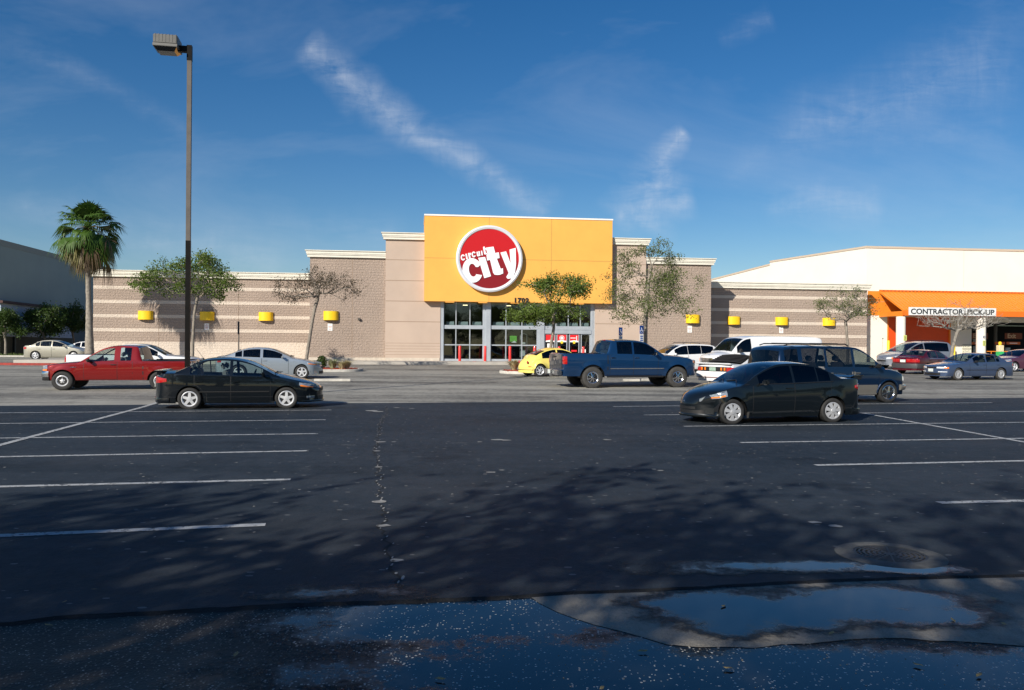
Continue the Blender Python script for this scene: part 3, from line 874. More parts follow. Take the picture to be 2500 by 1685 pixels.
for (x0, y0, x1, y1, w) in [(2132, 1147, 2301, 1143, .125), (1852, 1060.5, 2301, 1051, .125), (1682, 1008.5, 2301, 999, .12), (1553, 971, 2301, 962, .11), (1463, 945, 2301, 936.5, .10), (1393, 925.5, 2160, 917.5, .09)]:
    line((x0 * K, y0 * K), (x1 * K, y1 * K), w, ext=(0, 1.5))
line((25 * K, 1008 * K), (372 * K, 912 * K), .13, dz=.030, ext=(1, 0)); line((1958 * K, 940.5 * K), (2301 * K, 1003 * K), .12, dz=.030, ext=(0, 1))
for (x0, y0, x1, y1) in [(27, 973, 420, 966), (150, 957, 400, 953), (60, 940, 150, 934), (790, 947, 880, 946), (790, 938, 870, 937), (400, 990, 480, 985), (1330, 946, 1730, 940), (1420, 953, 1760, 946), (1440, 921, 1500, 912), (1300, 906, 1340, 920), (1350, 925, 1380, 918), (1700, 958, 1850, 955), (2180, 985, 2300, 984)]:
    line((x0, y0), (x1, y1), .11, lmf, dz=.006)

# the crack that runs away from the camera, with pale chipped patches beside it
cr = [(878, 925), (880, 940), (868, 955), (862, 980), (857, 1010), (852, 1030), (860, 1055), (860, 1085), (866, 1120), (862, 1145), (872, 1170), (868, 1200), (878, 1225), (885, 1250), (893, 1290), (898, 1320), (900, 1362)]
cp = [gpt(x * K, y * K) for x, y in cr]; fine_ = []
rnd = random.Random(9)
for a, b2 in zip(cp, cp[1:]):
    n = max(2, int((b2 - a).length / .10))
    for i in range(n): q = a.lerp(b2, i / n); fine_.append((q.x + rnd.uniform(-.05, .05), q.y))
m = MB(); mp = MB()
for i in range(len(fine_) - 1):
    (x0, y0), (x1, y1) = fine_[i], fine_[i + 1]; w = rnd.uniform(.008, .020)
    m.quad((x0 - w, y0, gz(y0) + .0245), (x0 + w, y0, gz(y0) + .0245), (x1 + w, y1, gz(y1) + .0245), (x1 - w, y1, gz(y1) + .0245))
def chip(mp, x, y, rx, ry, dz, rnd):
    n = 9; pts = []
    for k in range(n):
        t = 2 * math.pi * k / n; r = rnd.uniform(.65, 1.05); pts.append((x + rx * r * math.cos(t), y + ry * r * math.sin(t), gz(y) + dz))
    mp.add(pts, [tuple(range(n))])
for (x, y) in fine_:
    if rnd.random() < .75: chip(mp, x + rnd.uniform(-.02, .02), y, rnd.uniform(.004, .015), rnd.uniform(.02, .06), .0262, rnd)
for (px, py, r) in [(865, 1007, .12), (895, 1007 , .06), (862, 1145, .13), (872, 1200, .09), (900, 1280, .08), (860, 1065, .08), (856, 1028, .08), (845, 935, .25), (860, 937, .2), (1130, 1002, .16), (1150, 1003, .12), (1380, 1002, .1), (1115, 1077, .08), (1140, 1072, .06), (1850, 1192, .1), (1900, 1201, .1), (900, 928, .14), (935, 930, .12), (1090, 1007, .07), (1485, 1070, .05), (1500, 1073, .06)]:
    q = gpt(px * K, py * K)
    chip(mp, q.x, q.y, r * .85, r * .7, .0262, rnd)
for _ in range(450):
    y = 7 + 15 * rnd.random() ** .8; x = rnd.uniform(-.7, .7) * y
    chip(mp, x, y, rnd.uniform(.006, .03), rnd.uniform(.006, .03), .0258, rnd)
tag(m.build('crack', pbr('crack_dark', (.008, .008, .008), .9)), kind='structure')
tag(mp.build('asphalt_chips', pbr('chip_pale', (.27, .265, .25), .9, var=.35, vscale=9)), kind='stuff')
# gravel and dry leaves scattered in the gutter
m = MB(); m2 = MB()
for _ in range(500):
    y = rnd.uniform(3.6, 5.9); x = rnd.uniform(-.72, .72) * y; s = rnd.uniform(.0012, .0032) * (1.5 if rnd.random() < .06 else 1)
    m.box(x - s, x + s, y - s, y + s * rnd.uniform(.6, 1), .005, .005 + s * 1.4, None)
tag(m.build('gutter_grit', pbr('grit', (.26, .23, .19), .9, var=.5, vscale=30)), kind='stuff')
for _ in range(16):
    y = rnd.uniform(3.9, 5.6); x = rnd.uniform(-.7, .7) * y; a = rnd.uniform(0, 6.28); M = Matrix.Translation((x, y, .016)) @ Matrix.Rotation(a, 4, 'Z')
    m2.add([M @ Vector(q) for q in [(-.03, 0, 0), (-.01, .011, .006), (.02, .009, .003), (.035, 0, .008), (.02, -.009, .002), (-.01, -.010, .004)]], [(0, 1, 2, 3, 4, 5)])
tag(m2.build('fallen_leaves', pbr('dry_leaf', (.30, .22, .09), .8, var=.5, vscale=20)), kind='stuff')

# storm drain
dc = gpt(2022 * K, 1267 * K)
dr = thing('storm_drain', 'round cast iron storm drain grate in a concrete ring beside the puddle', 'drain', (dc.x, dc.y, .024))
m = MB(); m.lathe([(.285, .0), (.285, .012), (.40, .010), (.43, .002), (.43, -.02)], 'Z', 48); m.build('concrete_ring', pbr('drain_ring', (.095, .095, .09), .85, var=.35, vscale=12, bump=.6, bscale=90), dr, smooth=40)
m = MB(); m.lathe([(.001, -.035), (.28, -.035), (.285, .004)], 'Z', 40); m.build('pit', pbr('pit_black', (.003, .003, .003), .9), dr)
gr = MB(); gr.lathe([(.284, -.03), (.284, .009), (.262, .009), (.262, -.03)], 'Z', 48)
gr.lathe([(.001, .009), (.05, .009), (.05, -.03)], 'Z', 20)
for r0, r1 in ((.072, .094), (.112, .134), (.152, .174), (.192, .214), (.230, .248)):
    gr.lathe([(r0, -.03), (r0, .009), (r1, .009), (r1, -.03)], 'Z', 40)
for k in range(12):
    a = 2 * math.pi * k / 12 + .2; M = Matrix.Rotation(a, 4, 'Z'); gr.box(.04, .27, -.007, .007, -.03, .0085, M)
gr.build('grate', pbr('cast_iron', (.055, .053, .05), .55, metal=.5, var=.4, vscale=20), dr)
# long crack along the drain ring to the gutter
# ------------------------------------------------------------------ store frame
FA = R(7.0); P0 = Vector((15 / 1950 * 63.0, 63.0, 0)); U = Vector((math.cos(FA), math.sin(FA), 0)); N_ = Vector((-math.sin(FA), math.cos(FA), 0))
BZ = gz(63) + .13     # sidewalk level at the store
def fu(px, py, v):
    """photo point -> (u, z) on the plane v metres behind the front line of the store"""
    r = ray(px, py); C = Vector((0, 0, EYE)); t = (v - (C - P0).dot(N_)) / r.dot(N_); q = C + r * t
    return (q - P0).dot(U), q.z - BZ
def fw(u, v, z=0.0): return P0 + U * u + N_ * v + Vector((0, 0, BZ + z))

def block_wall(name, col, joint=.9, strength=.8, rough=.9):
    m = bpy.data.materials.new(name); m.use_nodes = True; t = m.node_tree; b = NB(t); p = t.nodes['Principled BSDF']
    tc = b.n('ShaderNodeTexCoord').outputs['Object']
    sp = b.n('ShaderNodeSeparateXYZ'); b.l(tc, sp.inputs[0]); cb = b.n('ShaderNodeCombineXYZ'); b.l(b.math('ADD', sp.outputs[0], sp.outputs[1]), cb.inputs[0]); b.l(sp.outputs[2], cb.inputs[1])
    br = b.n('ShaderNodeTexBrick'); b.l(cb.outputs[0], br.inputs['Vector']); br.inputs['Scale'].default_value = 1.0
    br.inputs['Brick Width'].default_value = .41; br.inputs['Row Height'].default_value = .205; br.inputs['Mortar Size'].default_value = .012
    br.inputs['Color1'].default_value = (1, 1, 1, 1); br.inputs['Color2'].default_value = (.8, .8, .8, 1); br.inputs['Mortar'].default_value = (0, 0, 0, 1)
    n1 = b.noise(tc, 7.5, 4, .65); n2 = b.noise(tc, .35, 4, .5)
    c = b.mix(b.ramp(n2, [(.3, 0), (.7, 1)]), tuple(x * .92 for x in col), tuple(min(1, x * 1.06) for x in col))
    c = b.mix(b.math('MULTIPLY', b.math('SUBTRACT', 1.0, br.outputs['Color']) if False else b.ramp(n1, [(.3, .35), (.55, 0)]), .5), c, tuple(x * .75 for x in col))
    b.l(c, p.inputs['Base Color']); p.inputs['Roughness'].default_value = rough; p.inputs['Specular IOR Level'].default_value = .2
    h = b.math('ADD', b.math('MULTIPLY', n1, 1.6), b.math('MULTIPLY', br.outputs['Color'], joint * .5))
    bp = b.n('ShaderNodeBump'); bp.inputs['Strength'].default_value = strength; bp.inputs['Distance'].default_value = .09; b.l(h, bp.inputs['Height']); b.l(bp.outputs[0], p.inputs['Normal'])
    return m
cmu = block_wall('split_face_block', (.385, .305, .25)); cmu_cream = block_wall('split_face_block_cream', (.64, .55, .46), strength=.6)
stucco = pbr('stucco_tan', (.47, .37, .30), .9, spec=.2, var=.05, vscale=.6, bump=.25, bscale=30)
cream = pbr('cornice_cream', (.70, .67, .58), .8, spec=.3, var=.06, vscale=1.5)
orange_yellow = pbr('panel_golden_yellow', (.80, .395, .085), .75, spec=.25, var=.05, vscale=.5, bump=.1, bscale=20)
joint = pbr('joint_brown', (.30, .22, .16), .9); joint_y = pbr('joint_yellow', (.50, .29, .07), .9)  # joint strips in a darker tone than the wall and panel
alum = pbr('aluminium_frame', (.44, .48, .52), .4, metal=.35, var=.06, vscale=2)
concrete = pbr('sidewalk_concrete', (.42, .39, .345), .9, var=.14, vscale=1.2, bump=.3, bscale=40)
curbm = pbr('curb_concrete', (.46, .44, .39), .9, var=.2, vscale=4, bump=.3, bscale=40)
store_glass = glass('store_glass', (.55, .62, .62), f0=.085, boost=1.0)

st = thing('electronics_store', 'wide tan block store with stepped parapets, a golden yellow front panel and a glass entrance', 'building', tuple(fw(0, 0, 0)), FA)
def cornice(m, u0, u1, v, z1, h=.42, out=.28, e0=False, e1=False):
    """stepped cornice: top at z1; sticks out at the free ends e0 / e1"""
    steps = [(0.0, .34, .60), (.34, .52, .78), (.52, .88, .90), (.88, 1.0, 1.15)]
    for a, b2, o in steps:
        oo = out * o
        m.box(u0 - (oo if e0 else 0), u1 + (oo if e1 else 0), v - oo, v + .35, z1 - h + h * a, z1 - h + h * b2 + (.0 if b2 < 1 else 0))
WV = 3.6; TV = 0.0; SV = -.30; YV = -.95
uL0, zL0 = fu(228, 657.6, WV); uT0, zT0 = fu(757, 612, TV); uS0, zS0 = fu(942, 569.5, SV); uY0, zY0 = fu(1037, 523.5, YV)
uY1, zY1b = fu(1494, 741, YV); uS1, _ = fu(1577, 700, SV); uT1, _ = fu(1736, 700, TV); uW1, _ = fu(2117, 700, WV)
_, zSt = fu(942, 570, SV); _, zTt = fu(942, 615, TV); _, zLt = fu(700, 667, WV); _, zRt = fu(1900, 691, WV); _, zTt2 = fu(1700, 631, TV); _, zSt2 = fu(1560, 581, SV)
_, zYb = fu(1037, 735, YV)
zTt = (zTt + zTt2) / 2; zSt = (zSt + zSt2) / 2
D = 34.0
def wallbox(m, u0, u1, v0, v1, z0, z1): m.box(u0, u1, v0, v1, z0, z1)
uG0, _ = fu(1075, 800, SV); uG1, _ = fu(1453, 800, SV)
TZ = 7.2; 
# wings
m = MB(); m.box(uL0, uT0 + .5, WV, D, -.6, zLt - .05); m.build('wall', cmu, st)
m = MB(); m.box(uT1 - .5, uW1, WV, D, -.6, zRt - .05); m.build('wall', cmu, st)
# block towers
m = MB(); m.box(uT0, uS0 + .3, TV, WV + 6, -.6, zTt - .05); m.build('wall', cmu, st)
m = MB(); m.box(uS1 - .3, uT1, TV, WV + 6, -.6, zTt - .05); m.build('wall', cmu, st)
# stucco pylons beside the entrance
m = MB(); m.box(uS0, uG0, SV, WV + 5, -.6, zSt - .05); m.build('wall', stucco, st)
m = MB(); m.box(uG1, uS1, SV, WV + 5, -.6, zSt - .05); m.build('wall', stucco, st)
# yellow panel box
m = MB(); m.box(uY0, uY1, YV, SV + 4, zYb, zY0 - .09); m.build('yellow_panel', orange_yellow, st)
m = MB(); m.box(uY0 - .04, uY1 + .04, YV - .05, SV + 4.1, zY0 - .09, zY0 + .03); m.build('parapet_cap', pbr('cap_white', (.78, .76, .70), .6), st)
# stripes and cream bases of the wings
ZS = [fu(400, y, WV)[1] for y in (703.5, 738, 772.5, 806.5)]
def stripes(u0, u1):
    for z in ZS:
        m = MB(); m.box(u0, u1, WV - .012, WV + .05, z - .125, z + .125); m.build('stripe', cmu_cream, st)
    m = MB(); m.box(u0, u1, WV - .014, WV + .05, -.5, fu(400, 834.5, WV)[1]); m.build('wall_base', cmu_cream, st)
stripes(uL0 + .005, uT0 - .003); stripes(uT1 + .003, uW1 - .005)
m = MB(); cornice(m, uL0, uT0 - .003, WV, zLt, .52, .30, e0=True); m.build('cornice', cream, st)
m = MB(); cornice(m, uT1 + .003, uW1, WV, zRt, .52, .30, e1=True); m.build('cornice', cream, st)
m = MB(); cornice(m, uT0, uS0 - .003, TV, zTt, .52, .30, e0=True); m.build('cornice', cream, st)
m = MB(); cornice(m, uS1 + .003, uT1, TV, zTt, .52, .30, e1=True); m.build('cornice', cream, st)
m = MB(); cornice(m, uS0, uY0 - .003, SV, zSt, .52, .30, e0=True); m.build('cornice', cream, st)
m = MB(); cornice(m, uY1 + .003, uS1, SV, zSt, .52, .30, e1=True); m.build('cornice', cream, st)
# joints in the stucco and on the panel
m = MB(); m2 = MB()
for z in [fu(1000, y, SV)[1] for y in (585 + 32, 635, 685.5, 735.5, 785.5)][1:] + [fu(1000, y, SV)[1] for y in (838, 845, 852, 859, 866)]:
    h = .028 if z > 2.0 else .014
    m.box(uS0 + .02, uG0 - .01, SV - .004, SV + .01, z - h, z + h); m2.box(uG1 + .01, uS1 - .02, SV - .004, SV + .01, z - h, z + h)
m.build('wall_joint', joint, st); m2.build('wall_joint', joint, st)
m = MB()
for px, (ya, yb) in ((1194, (530, 735)), (1346, (535, 738))):
    u, _ = fu(px, 640, YV); m.box(u - .028, u + .028, YV - .004, YV + .01, zYb + .02, zY0 - .12)
z = fu(1266, 634, YV)[1]; m.box(uY0 + .02, uY1 - .02, YV - .0045, YV + .01, z - .028, z + .028)
m.build('panel_joint', joint_y, st)
m = MB()
for px in (388, 582):
    u, _ = fu(px, 760, WV); m = MB(); m.box(u - .012, u + .012, WV - .016, WV + .01, .6, zLt - .7); m.build('control_joint', joint, st)
for px in (860,):
    u, _ = fu(px, 760, TV); m = MB(); m.box(u - .02, u + .02, TV - .006, TV + .01, .1, zTt - .65); m.build('control_joint', joint, st)
# plinth
m = MB(); 
for q in ((uT0 + .01, uS0 - .002, TV), (uS0 + .01, uG0 - .05, SV), (uG1 + .05, uS1 - .01, SV), (uS1 + .002, uT1 - .01, TV)):
    m = MB(); m.box(q[0], q[1], q[2] - .05, q[2] + .1, -.4, .22); m.build('plinth', pbr('plinth_paint', (.52, .46, .38), .85, var=.15, vscale=3), st)
# yellow canopy downlights under the panel
for px in (1098, 1179, 1258, 1335, 1415):
    u, _ = fu(px, 738, YV); m = MB(); m.box(u - .36, u + .36, YV + .02, YV + .30, zYb - .10, zYb - .003); m.build('soffit_light', orange_yellow, st, bevel=.02)
# soffit
# ---- glazed entrance
GV = SV + .25
def gx(px, v=GV): return fu(px, 800, v)[0]
def gzz(py, v=GV): return fu(1260, py, v)[1]
zTop = zYb + .4
zr = [0.02, gzz(873.5), gzz(843), gzz(801), gzz(789), zTop]
def bay(px0, px1, mull, doors=False):
    u0, u1 = gx(px0), gx(px1); mu = [gx(p) for p in mull]
    w = thing_part('storefront_window')
    fr = MB()
    fr.box(u0, u1, GV - .06, GV + .06, 0, .16)
    fr.box(u0, u1, GV - .10, GV + .10, gzz(804.5), gzz(795.5))
    if not doors: fr.box(u0 + .001, u1 - .001, GV - .05, GV + .05, gzz(844.5), gzz(841.8))
    for x in mu: 
        fr.box(x - .035, x + .035, GV - .065, GV + .065, .16 if not doors else gzz(804.5), zTop - .01)
    fr.box(u0, u0 + .06, GV - .062, GV + .062, .16, zTop - .01); fr.box(u1 - .06, u1, GV - .062, GV + .062, .16, zTop - .01)
    f = fr.build('window_frame', alum, st)
    xs = [u0] + mu + [u1]
    for a, b2 in zip(xs, xs[1:]):
        g_ = MB(); g_.quad((a, GV, gzz(797)), (b2, GV, gzz(797)), (b2, GV, zTop), (a, GV, zTop)); g_.build('pane', store_glass, f)
        if not doors:
            g_ = MB(); g_.quad((a, GV, .16), (b2, GV, .16), (b2, GV, gzz(843)), (a, GV, gzz(843))); g_.build('pane', store_glass, f)
            g_ = MB(); g_.quad((a, GV, gzz(843)), (b2, GV, gzz(843)), (b2, GV, gzz(803)), (a, GV, gzz(803))); g_.build('pane', store_glass, f)
    # awning-like roller blind box behind the transom
    for a, b2 in zip(xs, xs[1:]):
        r_ = MB(); r_.tube([(a + .25, GV + .55, gzz(792)), (b2 - .12, GV + .55, gzz(792))], .20, 12); r_.build('duct', pbr('duct_grey', (.38, .45, .46), .5), st, smooth=40)
    sh = MB(); sh.box(u0 + .1, u1 - .1, GV + .12, GV + .95, gzz(799), gzz(796.5)); sh.build('inner_ledge', pbr('ledge_white', (.75, .77, .78), .5), st)
    return f
def thing_part(n): return None
bay(1082, 1180, (1113, 1147)); bay(1197, 1312, (1235, 1274)); fd = bay(1328, 1443, (1357, 1387, 1416.5), doors=True)
cm = MB()
for a, b2 in ((1074.5, 1083), (1180, 1186.5), (1186, 1197.5), (1312, 1317), (1316, 1328.5), (1443, 1448), (1447, 1454.5)):
    big_ = (b2 - a) > 8
    cm = MB(); cm.box(gx(a), gx(b2) - .01, GV - (.20 if big_ else .10), GV + .1, 0, zTop); cm.build('column_cladding', alum, st)
# doors
db = MB(); db.box(gx(1328), gx(1443), GV - .14, GV + .14, gzz(814), gzz(805)); db.build('door_header', alum, st)
redm = pbr('banner_red', (.70, .015, .02), .5); whitem = pbr('sign_white', (.82, .82, .80), .5); blackm = pbr('sign_black', (.015, .015, .015), .5); yelm = pbr('sign_yellow', (.85, .60, .03), .5)
for i, (a, b2) in enumerate(((1329.5, 1356), (1358.5, 1385), (1389, 1414.5), (1418, 1441))):
    d = MB(); x0, x1 = gx(a), gx(b2); zt_ = gzz(814)
    for q in ((x0, x0 + .07, .05, zt_), (x1 - .07, x1, .05, zt_)): d.box(q[0], q[1], GV - .04, GV + .04, q[2], q[3])
    d.box(x0 + .07, x1 - .07, GV - .04, GV + .04, .05, .22); d.box(x0 + .07, x1 - .07, GV - .04, GV + .04, zt_ - .07, zt_)
    dd = d.build('door', alum, st)
    g_ = MB(); g_.quad((x0 + .07, GV, .22), (x1 - .07, GV, .22), (x1 - .07, GV, zt_ - .07), (x0 + .07, GV, zt_ - .07)); g_.build('pane', glass('store_door_glass', (.25, .28, .28), f0=.06), dd)
    if i < 3:
        w = MB(); w.box(x0 + .08, x1 - .08, GV - .012, GV - .004, zt_ - .56, zt_ - .07); w.build('banner', redm, dd)
        w = MB(); w.prism([(x0 + .08, zt_ - .66), (x1 - .08, zt_ - .66), (x1 - .08, zt_ - .56), ((x0 + x1) / 2, zt_ - .50), (x0 + .08, zt_ - .56)], GV - .016, GV - .010); w.build('banner_edge', whitem, dd)
    if i in (1, 2):
        w = MB(); w.box(x0 + .2, x1 - .2, GV - .012, GV - .006, zt_ - 1.42, zt_ - 1.28); w.build('door_notice', redm, dd)
        w = MB(); w.box(x0 + .15, x1 - .10, GV - .012, GV - .006, zt_ - 1.56, zt_ - 1.50); w.build('door_notice', whitem, dd)
        w = MB(); w.lathe([(.001, -.02), (.11, -.02), (.11, -.014), (.001, -.014)], 'Y', 18, ((x0 + x1) / 2, GV, zt_ - .68)); w.build('door_notice', yelm, dd)
    if i == 1:
        w = MB(); w.lathe([(.20, -.020), (.20, -.014), (.165, -.014), (.165, -.020)], 'Y', 24, ((x0 + x1) / 2, GV, zt_ - .34)); w.lathe([(.001, -.021), (.12, -.021), (.12, -.016), (.001, -.016)], 'Y', 20, ((x0 + x1) / 2, GV, zt_ - .34)); w.build('emblem', whitem, dd)
    if i == 0:
        w = MB(); w.box(x0 + .22, x1 - .18, GV - .012, GV - .006, zt_ - 1.10, zt_ - .78); w.build('door_notice', whitem, dd)
    if i == 3:
        w = MB(); w.box(x0 + .06, x0 + .40, GV - .045, GV - .041, zt_ - 1.48, zt_ - 1.22); w.build('door_notice', whitem, dd)
    if i == 2:
        w = MB(); w.box(x0 + .12, x0 + .55, GV - .020, GV - .014, zt_ - .36, zt_ - .30); w.box(x1 - .25, x1 - .19, GV - .020, GV - .014, zt_ - .55, zt_ - .16); w.build('banner_print', whitem, dd)
# green notice inside the middle bay
w = MB(); x0, x1 = gx(1245), gx(1262); w.box(x0, x1, GV + .06, GV + .08, gzz(834), gzz(820)); w.build('window_notice', pbr('notice_green', (.16, .55, .06), .6), st)
w = MB(); w.prism([(x0 + .1, gzz(837)), (x1, gzz(837)), ((x0 + x1) / 2 + .1, gzz(832))], GV + .05, GV + .07); w.build('window_notice', whitem, st)
# interior: room, goods, lit ceiling lamps
m = MB(); u0, u1 = gx(1076), gx(1452)
ir = MB(); v0, v1 = GV + .2, GV + 16
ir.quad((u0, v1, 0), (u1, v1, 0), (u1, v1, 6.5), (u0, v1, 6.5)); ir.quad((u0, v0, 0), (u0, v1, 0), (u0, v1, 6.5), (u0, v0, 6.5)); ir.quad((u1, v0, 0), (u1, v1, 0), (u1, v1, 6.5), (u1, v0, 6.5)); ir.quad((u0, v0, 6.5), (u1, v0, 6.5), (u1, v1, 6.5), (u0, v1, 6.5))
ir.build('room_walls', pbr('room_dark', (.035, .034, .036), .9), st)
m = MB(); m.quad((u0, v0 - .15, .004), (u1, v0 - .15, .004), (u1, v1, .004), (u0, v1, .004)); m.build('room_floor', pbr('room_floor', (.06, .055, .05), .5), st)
lampm = pbr('lamp_glow', (.9, .8, .5), .5, emit=(1.0, .80, .45), estr=3.2)
rnd = random.Random(5)
for i in range(6):
    for j in range(4):
        u = u0 + 1.2 + i * 2.05 + j * .5; v = v0 + 2.5 + j * 3.3
        if u > u1 - .6: continue
        m = MB(); m.box(u - .22, u + .22, v - .1, v + .1, 5.0, 5.06); m.build('ceiling_lamp', lampm, st)
shelfm = pbr('shelf_goods', (.16, .13, .12), .7, var=.6, vscale=3)
for i in range(7):
    u = u0 + .9 + i * 1.45; v = v0 + 2.5 + (i % 3) * 1.2; h = 1.7 + (i % 2) * .4
    if u + 1 > gx(1325): break
    m = MB()
    m.box(u, u + .9, v, v + .5, 0, .1)
    for k in range(5): m.box(u, u + .9, v, v + .5, .1 + k * h / 5 + h / 6, .1 + k * h / 5 + h / 6 + .04); m.box(u + .05 + .1 * (k % 2), u + .75, v + .06, v + .4, .1 + k * h / 5 - .0, .1 + k * h / 5 + h / 7)
    m.build('display_shelf', shelfm, st)
# bright stand seen in the middle bay
m = MB(); u = gx(1281); m.box(u - .28, u - .24, v0 + .3, v0 + .5, .3, 2.1); m.box(u + .24, u + .28, v0 + .3, v0 + .5, .3, 2.1); m.tube([(u - .26, v0 + .4, 2.1), (u, v0 + .4, 2.2), (u + .26, v0 + .4, 2.1)], .04, 6); m.box(u - .2, u + .2, v0 + .3, v0 + .5, .4, .9); m.box(u - .2, u + .2, v0 + .3, v0 + .5, 1.35, 1.5); m.build('display_stand', pbr('stand_grey', (.6, .62, .6), .5), st)

# ---- round logo sign on the panel
sc_u, sc_z = fu(1195, 632, YV - .35); Rr = 2.56
SGV = YV - .42
sg = thing('logo_sign', 'big round red sign with white lettering and a white rim on the golden yellow panel', 'sign', tuple(fw(sc_u, SGV, sc_z)), FA)
rim = MB(); rim.lathe([(Rr * .885, .05), (Rr * .90, -.02), (Rr * .955, -.06), (Rr, .0), (Rr, .40), (Rr * .8, .40)], 'Y', 96); rim.build('rim', pbr('sign_rim', (.70, .72, .76), .35, metal=.15), sg, smooth=40)
face = MB(); face.lathe([(.001, .03), (Rr * .89, .03)], 'Y', 96)
def sign_face():
    m = bpy.data.materials.new('sign_face_red'); m.use_nodes = True; t = m.node_tree; b = NB(t); p = t.nodes['Principled BSDF']
    tc = b.n('ShaderNodeTexCoord').outputs['Object']; s2 = b.n('ShaderNodeSeparateXYZ'); b.l(tc, s2.inputs[0])
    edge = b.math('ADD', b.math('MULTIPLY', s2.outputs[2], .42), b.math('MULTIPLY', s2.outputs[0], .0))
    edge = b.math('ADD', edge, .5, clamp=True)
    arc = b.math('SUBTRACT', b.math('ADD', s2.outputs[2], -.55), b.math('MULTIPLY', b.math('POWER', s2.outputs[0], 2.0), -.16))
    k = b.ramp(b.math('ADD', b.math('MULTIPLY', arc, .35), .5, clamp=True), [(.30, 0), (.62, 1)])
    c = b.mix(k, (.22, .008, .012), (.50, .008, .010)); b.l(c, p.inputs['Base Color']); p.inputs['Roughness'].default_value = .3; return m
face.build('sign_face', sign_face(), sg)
# letters traced as shapes: coordinates in the sign plane, unit = radius, z up
cxz, czz, rz_ = 765.0, 518.0, 316.0
def L_(pts, nm='letter', th=.05):
    bx = [x for x, y in pts]
    if max(bx) - min(bx) < 60 and max(y for x, y in pts) < 545:
        mx = (max(bx) + min(bx)) / 2; pts = [(mx + (x - mx) * .84, y) for x, y in pts]
    poly = [((x - cxz) / rz_ * Rr, -(y - czz) / rz_ * Rr) for x, y in pts]
    m = MB(); v = [(x, -.02, z) for x, z in poly] + [(x, .04, z) for x, z in poly]; n = len(poly)
    m.add(v, [tuple(range(n))] + [(i, n + i, n + (i + 1) % n, (i + 1) % n) for i in range(n)])
    o = m.build(nm, pbr('letter_white', (.84, .85, .88), .4), sg)
    bm = bmesh.new(); bm.from_mesh(o.data); bmesh.ops.triangulate(bm, faces=[f for f in bm.faces if len(f.verts) > 4]); bm.to_mesh(o.data); bm.free(); return o
def arc(cx, cy, rx, ry, a0, a1, n=14, rot=0):
    out = []
    for i in range(n + 1):
        a = R(a0 + (a1 - a0) * i / n); x, y = rx * math.cos(a), ry * math.sin(a); c_, s_ = math.cos(R(rot)), math.sin(R(rot)); out.append((cx + x * c_ - y * s_, cy + x * s_ + y * c_))
    return out
# big 'c'
L_(arc(604, 632, 94, 116, -22, -180, 16, -10) + arc(604, 632, 94, 116, 180, 30, 16, -10) + [(640, 668)] + arc(606, 630, 36, 62, 40, 180, 10, -10) + arc(606, 630, 36, 62, -180, -25, 10, -10) + [(655, 600)], 'letter')
# big dotless 'i'
L_([(657, 512), (722, 502), (780, 684), (716, 704)], 'letter')
# big 't'
L_([(728, 415), (802, 403), (818, 463), (852, 456), (861, 510), (834, 516), (872, 612), (893, 606), (896, 655), (868, 668), (840, 671), (812, 668), (800, 650), (770, 530), (742, 536), (735, 480), (747, 478)], 'letter')
# big 'y'
L_([(868, 458), (922, 445), (967, 560), (955, 428), (1014, 410), (1018, 560), (1010, 640), (985, 700), (940, 706), (925, 690), (948, 650)], 'letter')
# small 'circuit'
L_(arc(513, 512, 25, 29, -25, -330, 18, -8) + [(521, 520)] + arc(513, 512, 11, 16, 60, 300, 8, -8) + [(522, 503)], 'letter')
L_([(532, 478), (549, 475), (562, 525), (545, 530)], 'letter')
L_([(556, 470), (574, 466), (577, 478), (588, 462), (596, 478), (582, 488), (588, 518), (570, 523)], 'letter')
L_(arc(615, 481, 24, 28, -25, -330, 18, -8) + [(623, 489)] + arc(615, 481, 10, 15, 60, 300, 8, -8) + [(624, 472)], 'letter')
L_([(637, 456), (651, 453), (657, 484), (663, 482), (657, 451), (672, 448), (682, 492), (668, 495), (652, 500), (643, 492)], 'letter')
L_([(680, 446), (694, 443), (703, 487), (689, 490)], 'letter')
L_([(699, 408), (716, 403), (720, 420), (730, 418), (734, 431), (723, 434), (731, 466), (743, 464), (745, 476), (722, 480), (712, 476), (704, 438), (700, 424)], 'letter')

# address numerals on the panel, made of text meshes
def text_mesh(name, txt, size, mat, parent, M, bold=.0, ext=.01, align='LEFT', sx=1.0, shear=0.0):
    cu = bpy.data.curves.new(name, 'FONT'); cu.body = txt; cu.size = size; cu.extrude = ext; cu.offset = bold; cu.align_x = align; cu.shear = shear; cu.resolution_u = 4
    o = bpy.data.objects.new(name, cu); COL.objects.link(o); bpy.context.view_layer.update()
    me = bpy.data.meshes.new_from_object(o.evaluated_get(bpy.context.evaluated_depsgraph_get())); bpy.data.objects.remove(o); bpy.data.curves.remove(cu)
    me.transform(Matrix.Scale(sx, 4, (1, 0, 0))); me.transform(M); me.materials.clear(); me.materials.append(mat)
    o = bpy.data.objects.new(name, me); link(o, parent); return o
RX = Matrix.Rotation(R(90), 4, 'X')
u, z = fu(1254, 738, YV)
nm_ = thing('address_number', 'black address number 1702 low on the golden yellow panel', 'number sign', tuple(fw(u, YV - .03, z)), FA)
for i, ch in enumerate('1702'):
    text_mesh('numeral', ch, .47, blackm, nm_, Matrix.Translation((.31 * i, 0, 0)) @ RX, bold=.026, ext=.02, sx=1.1)

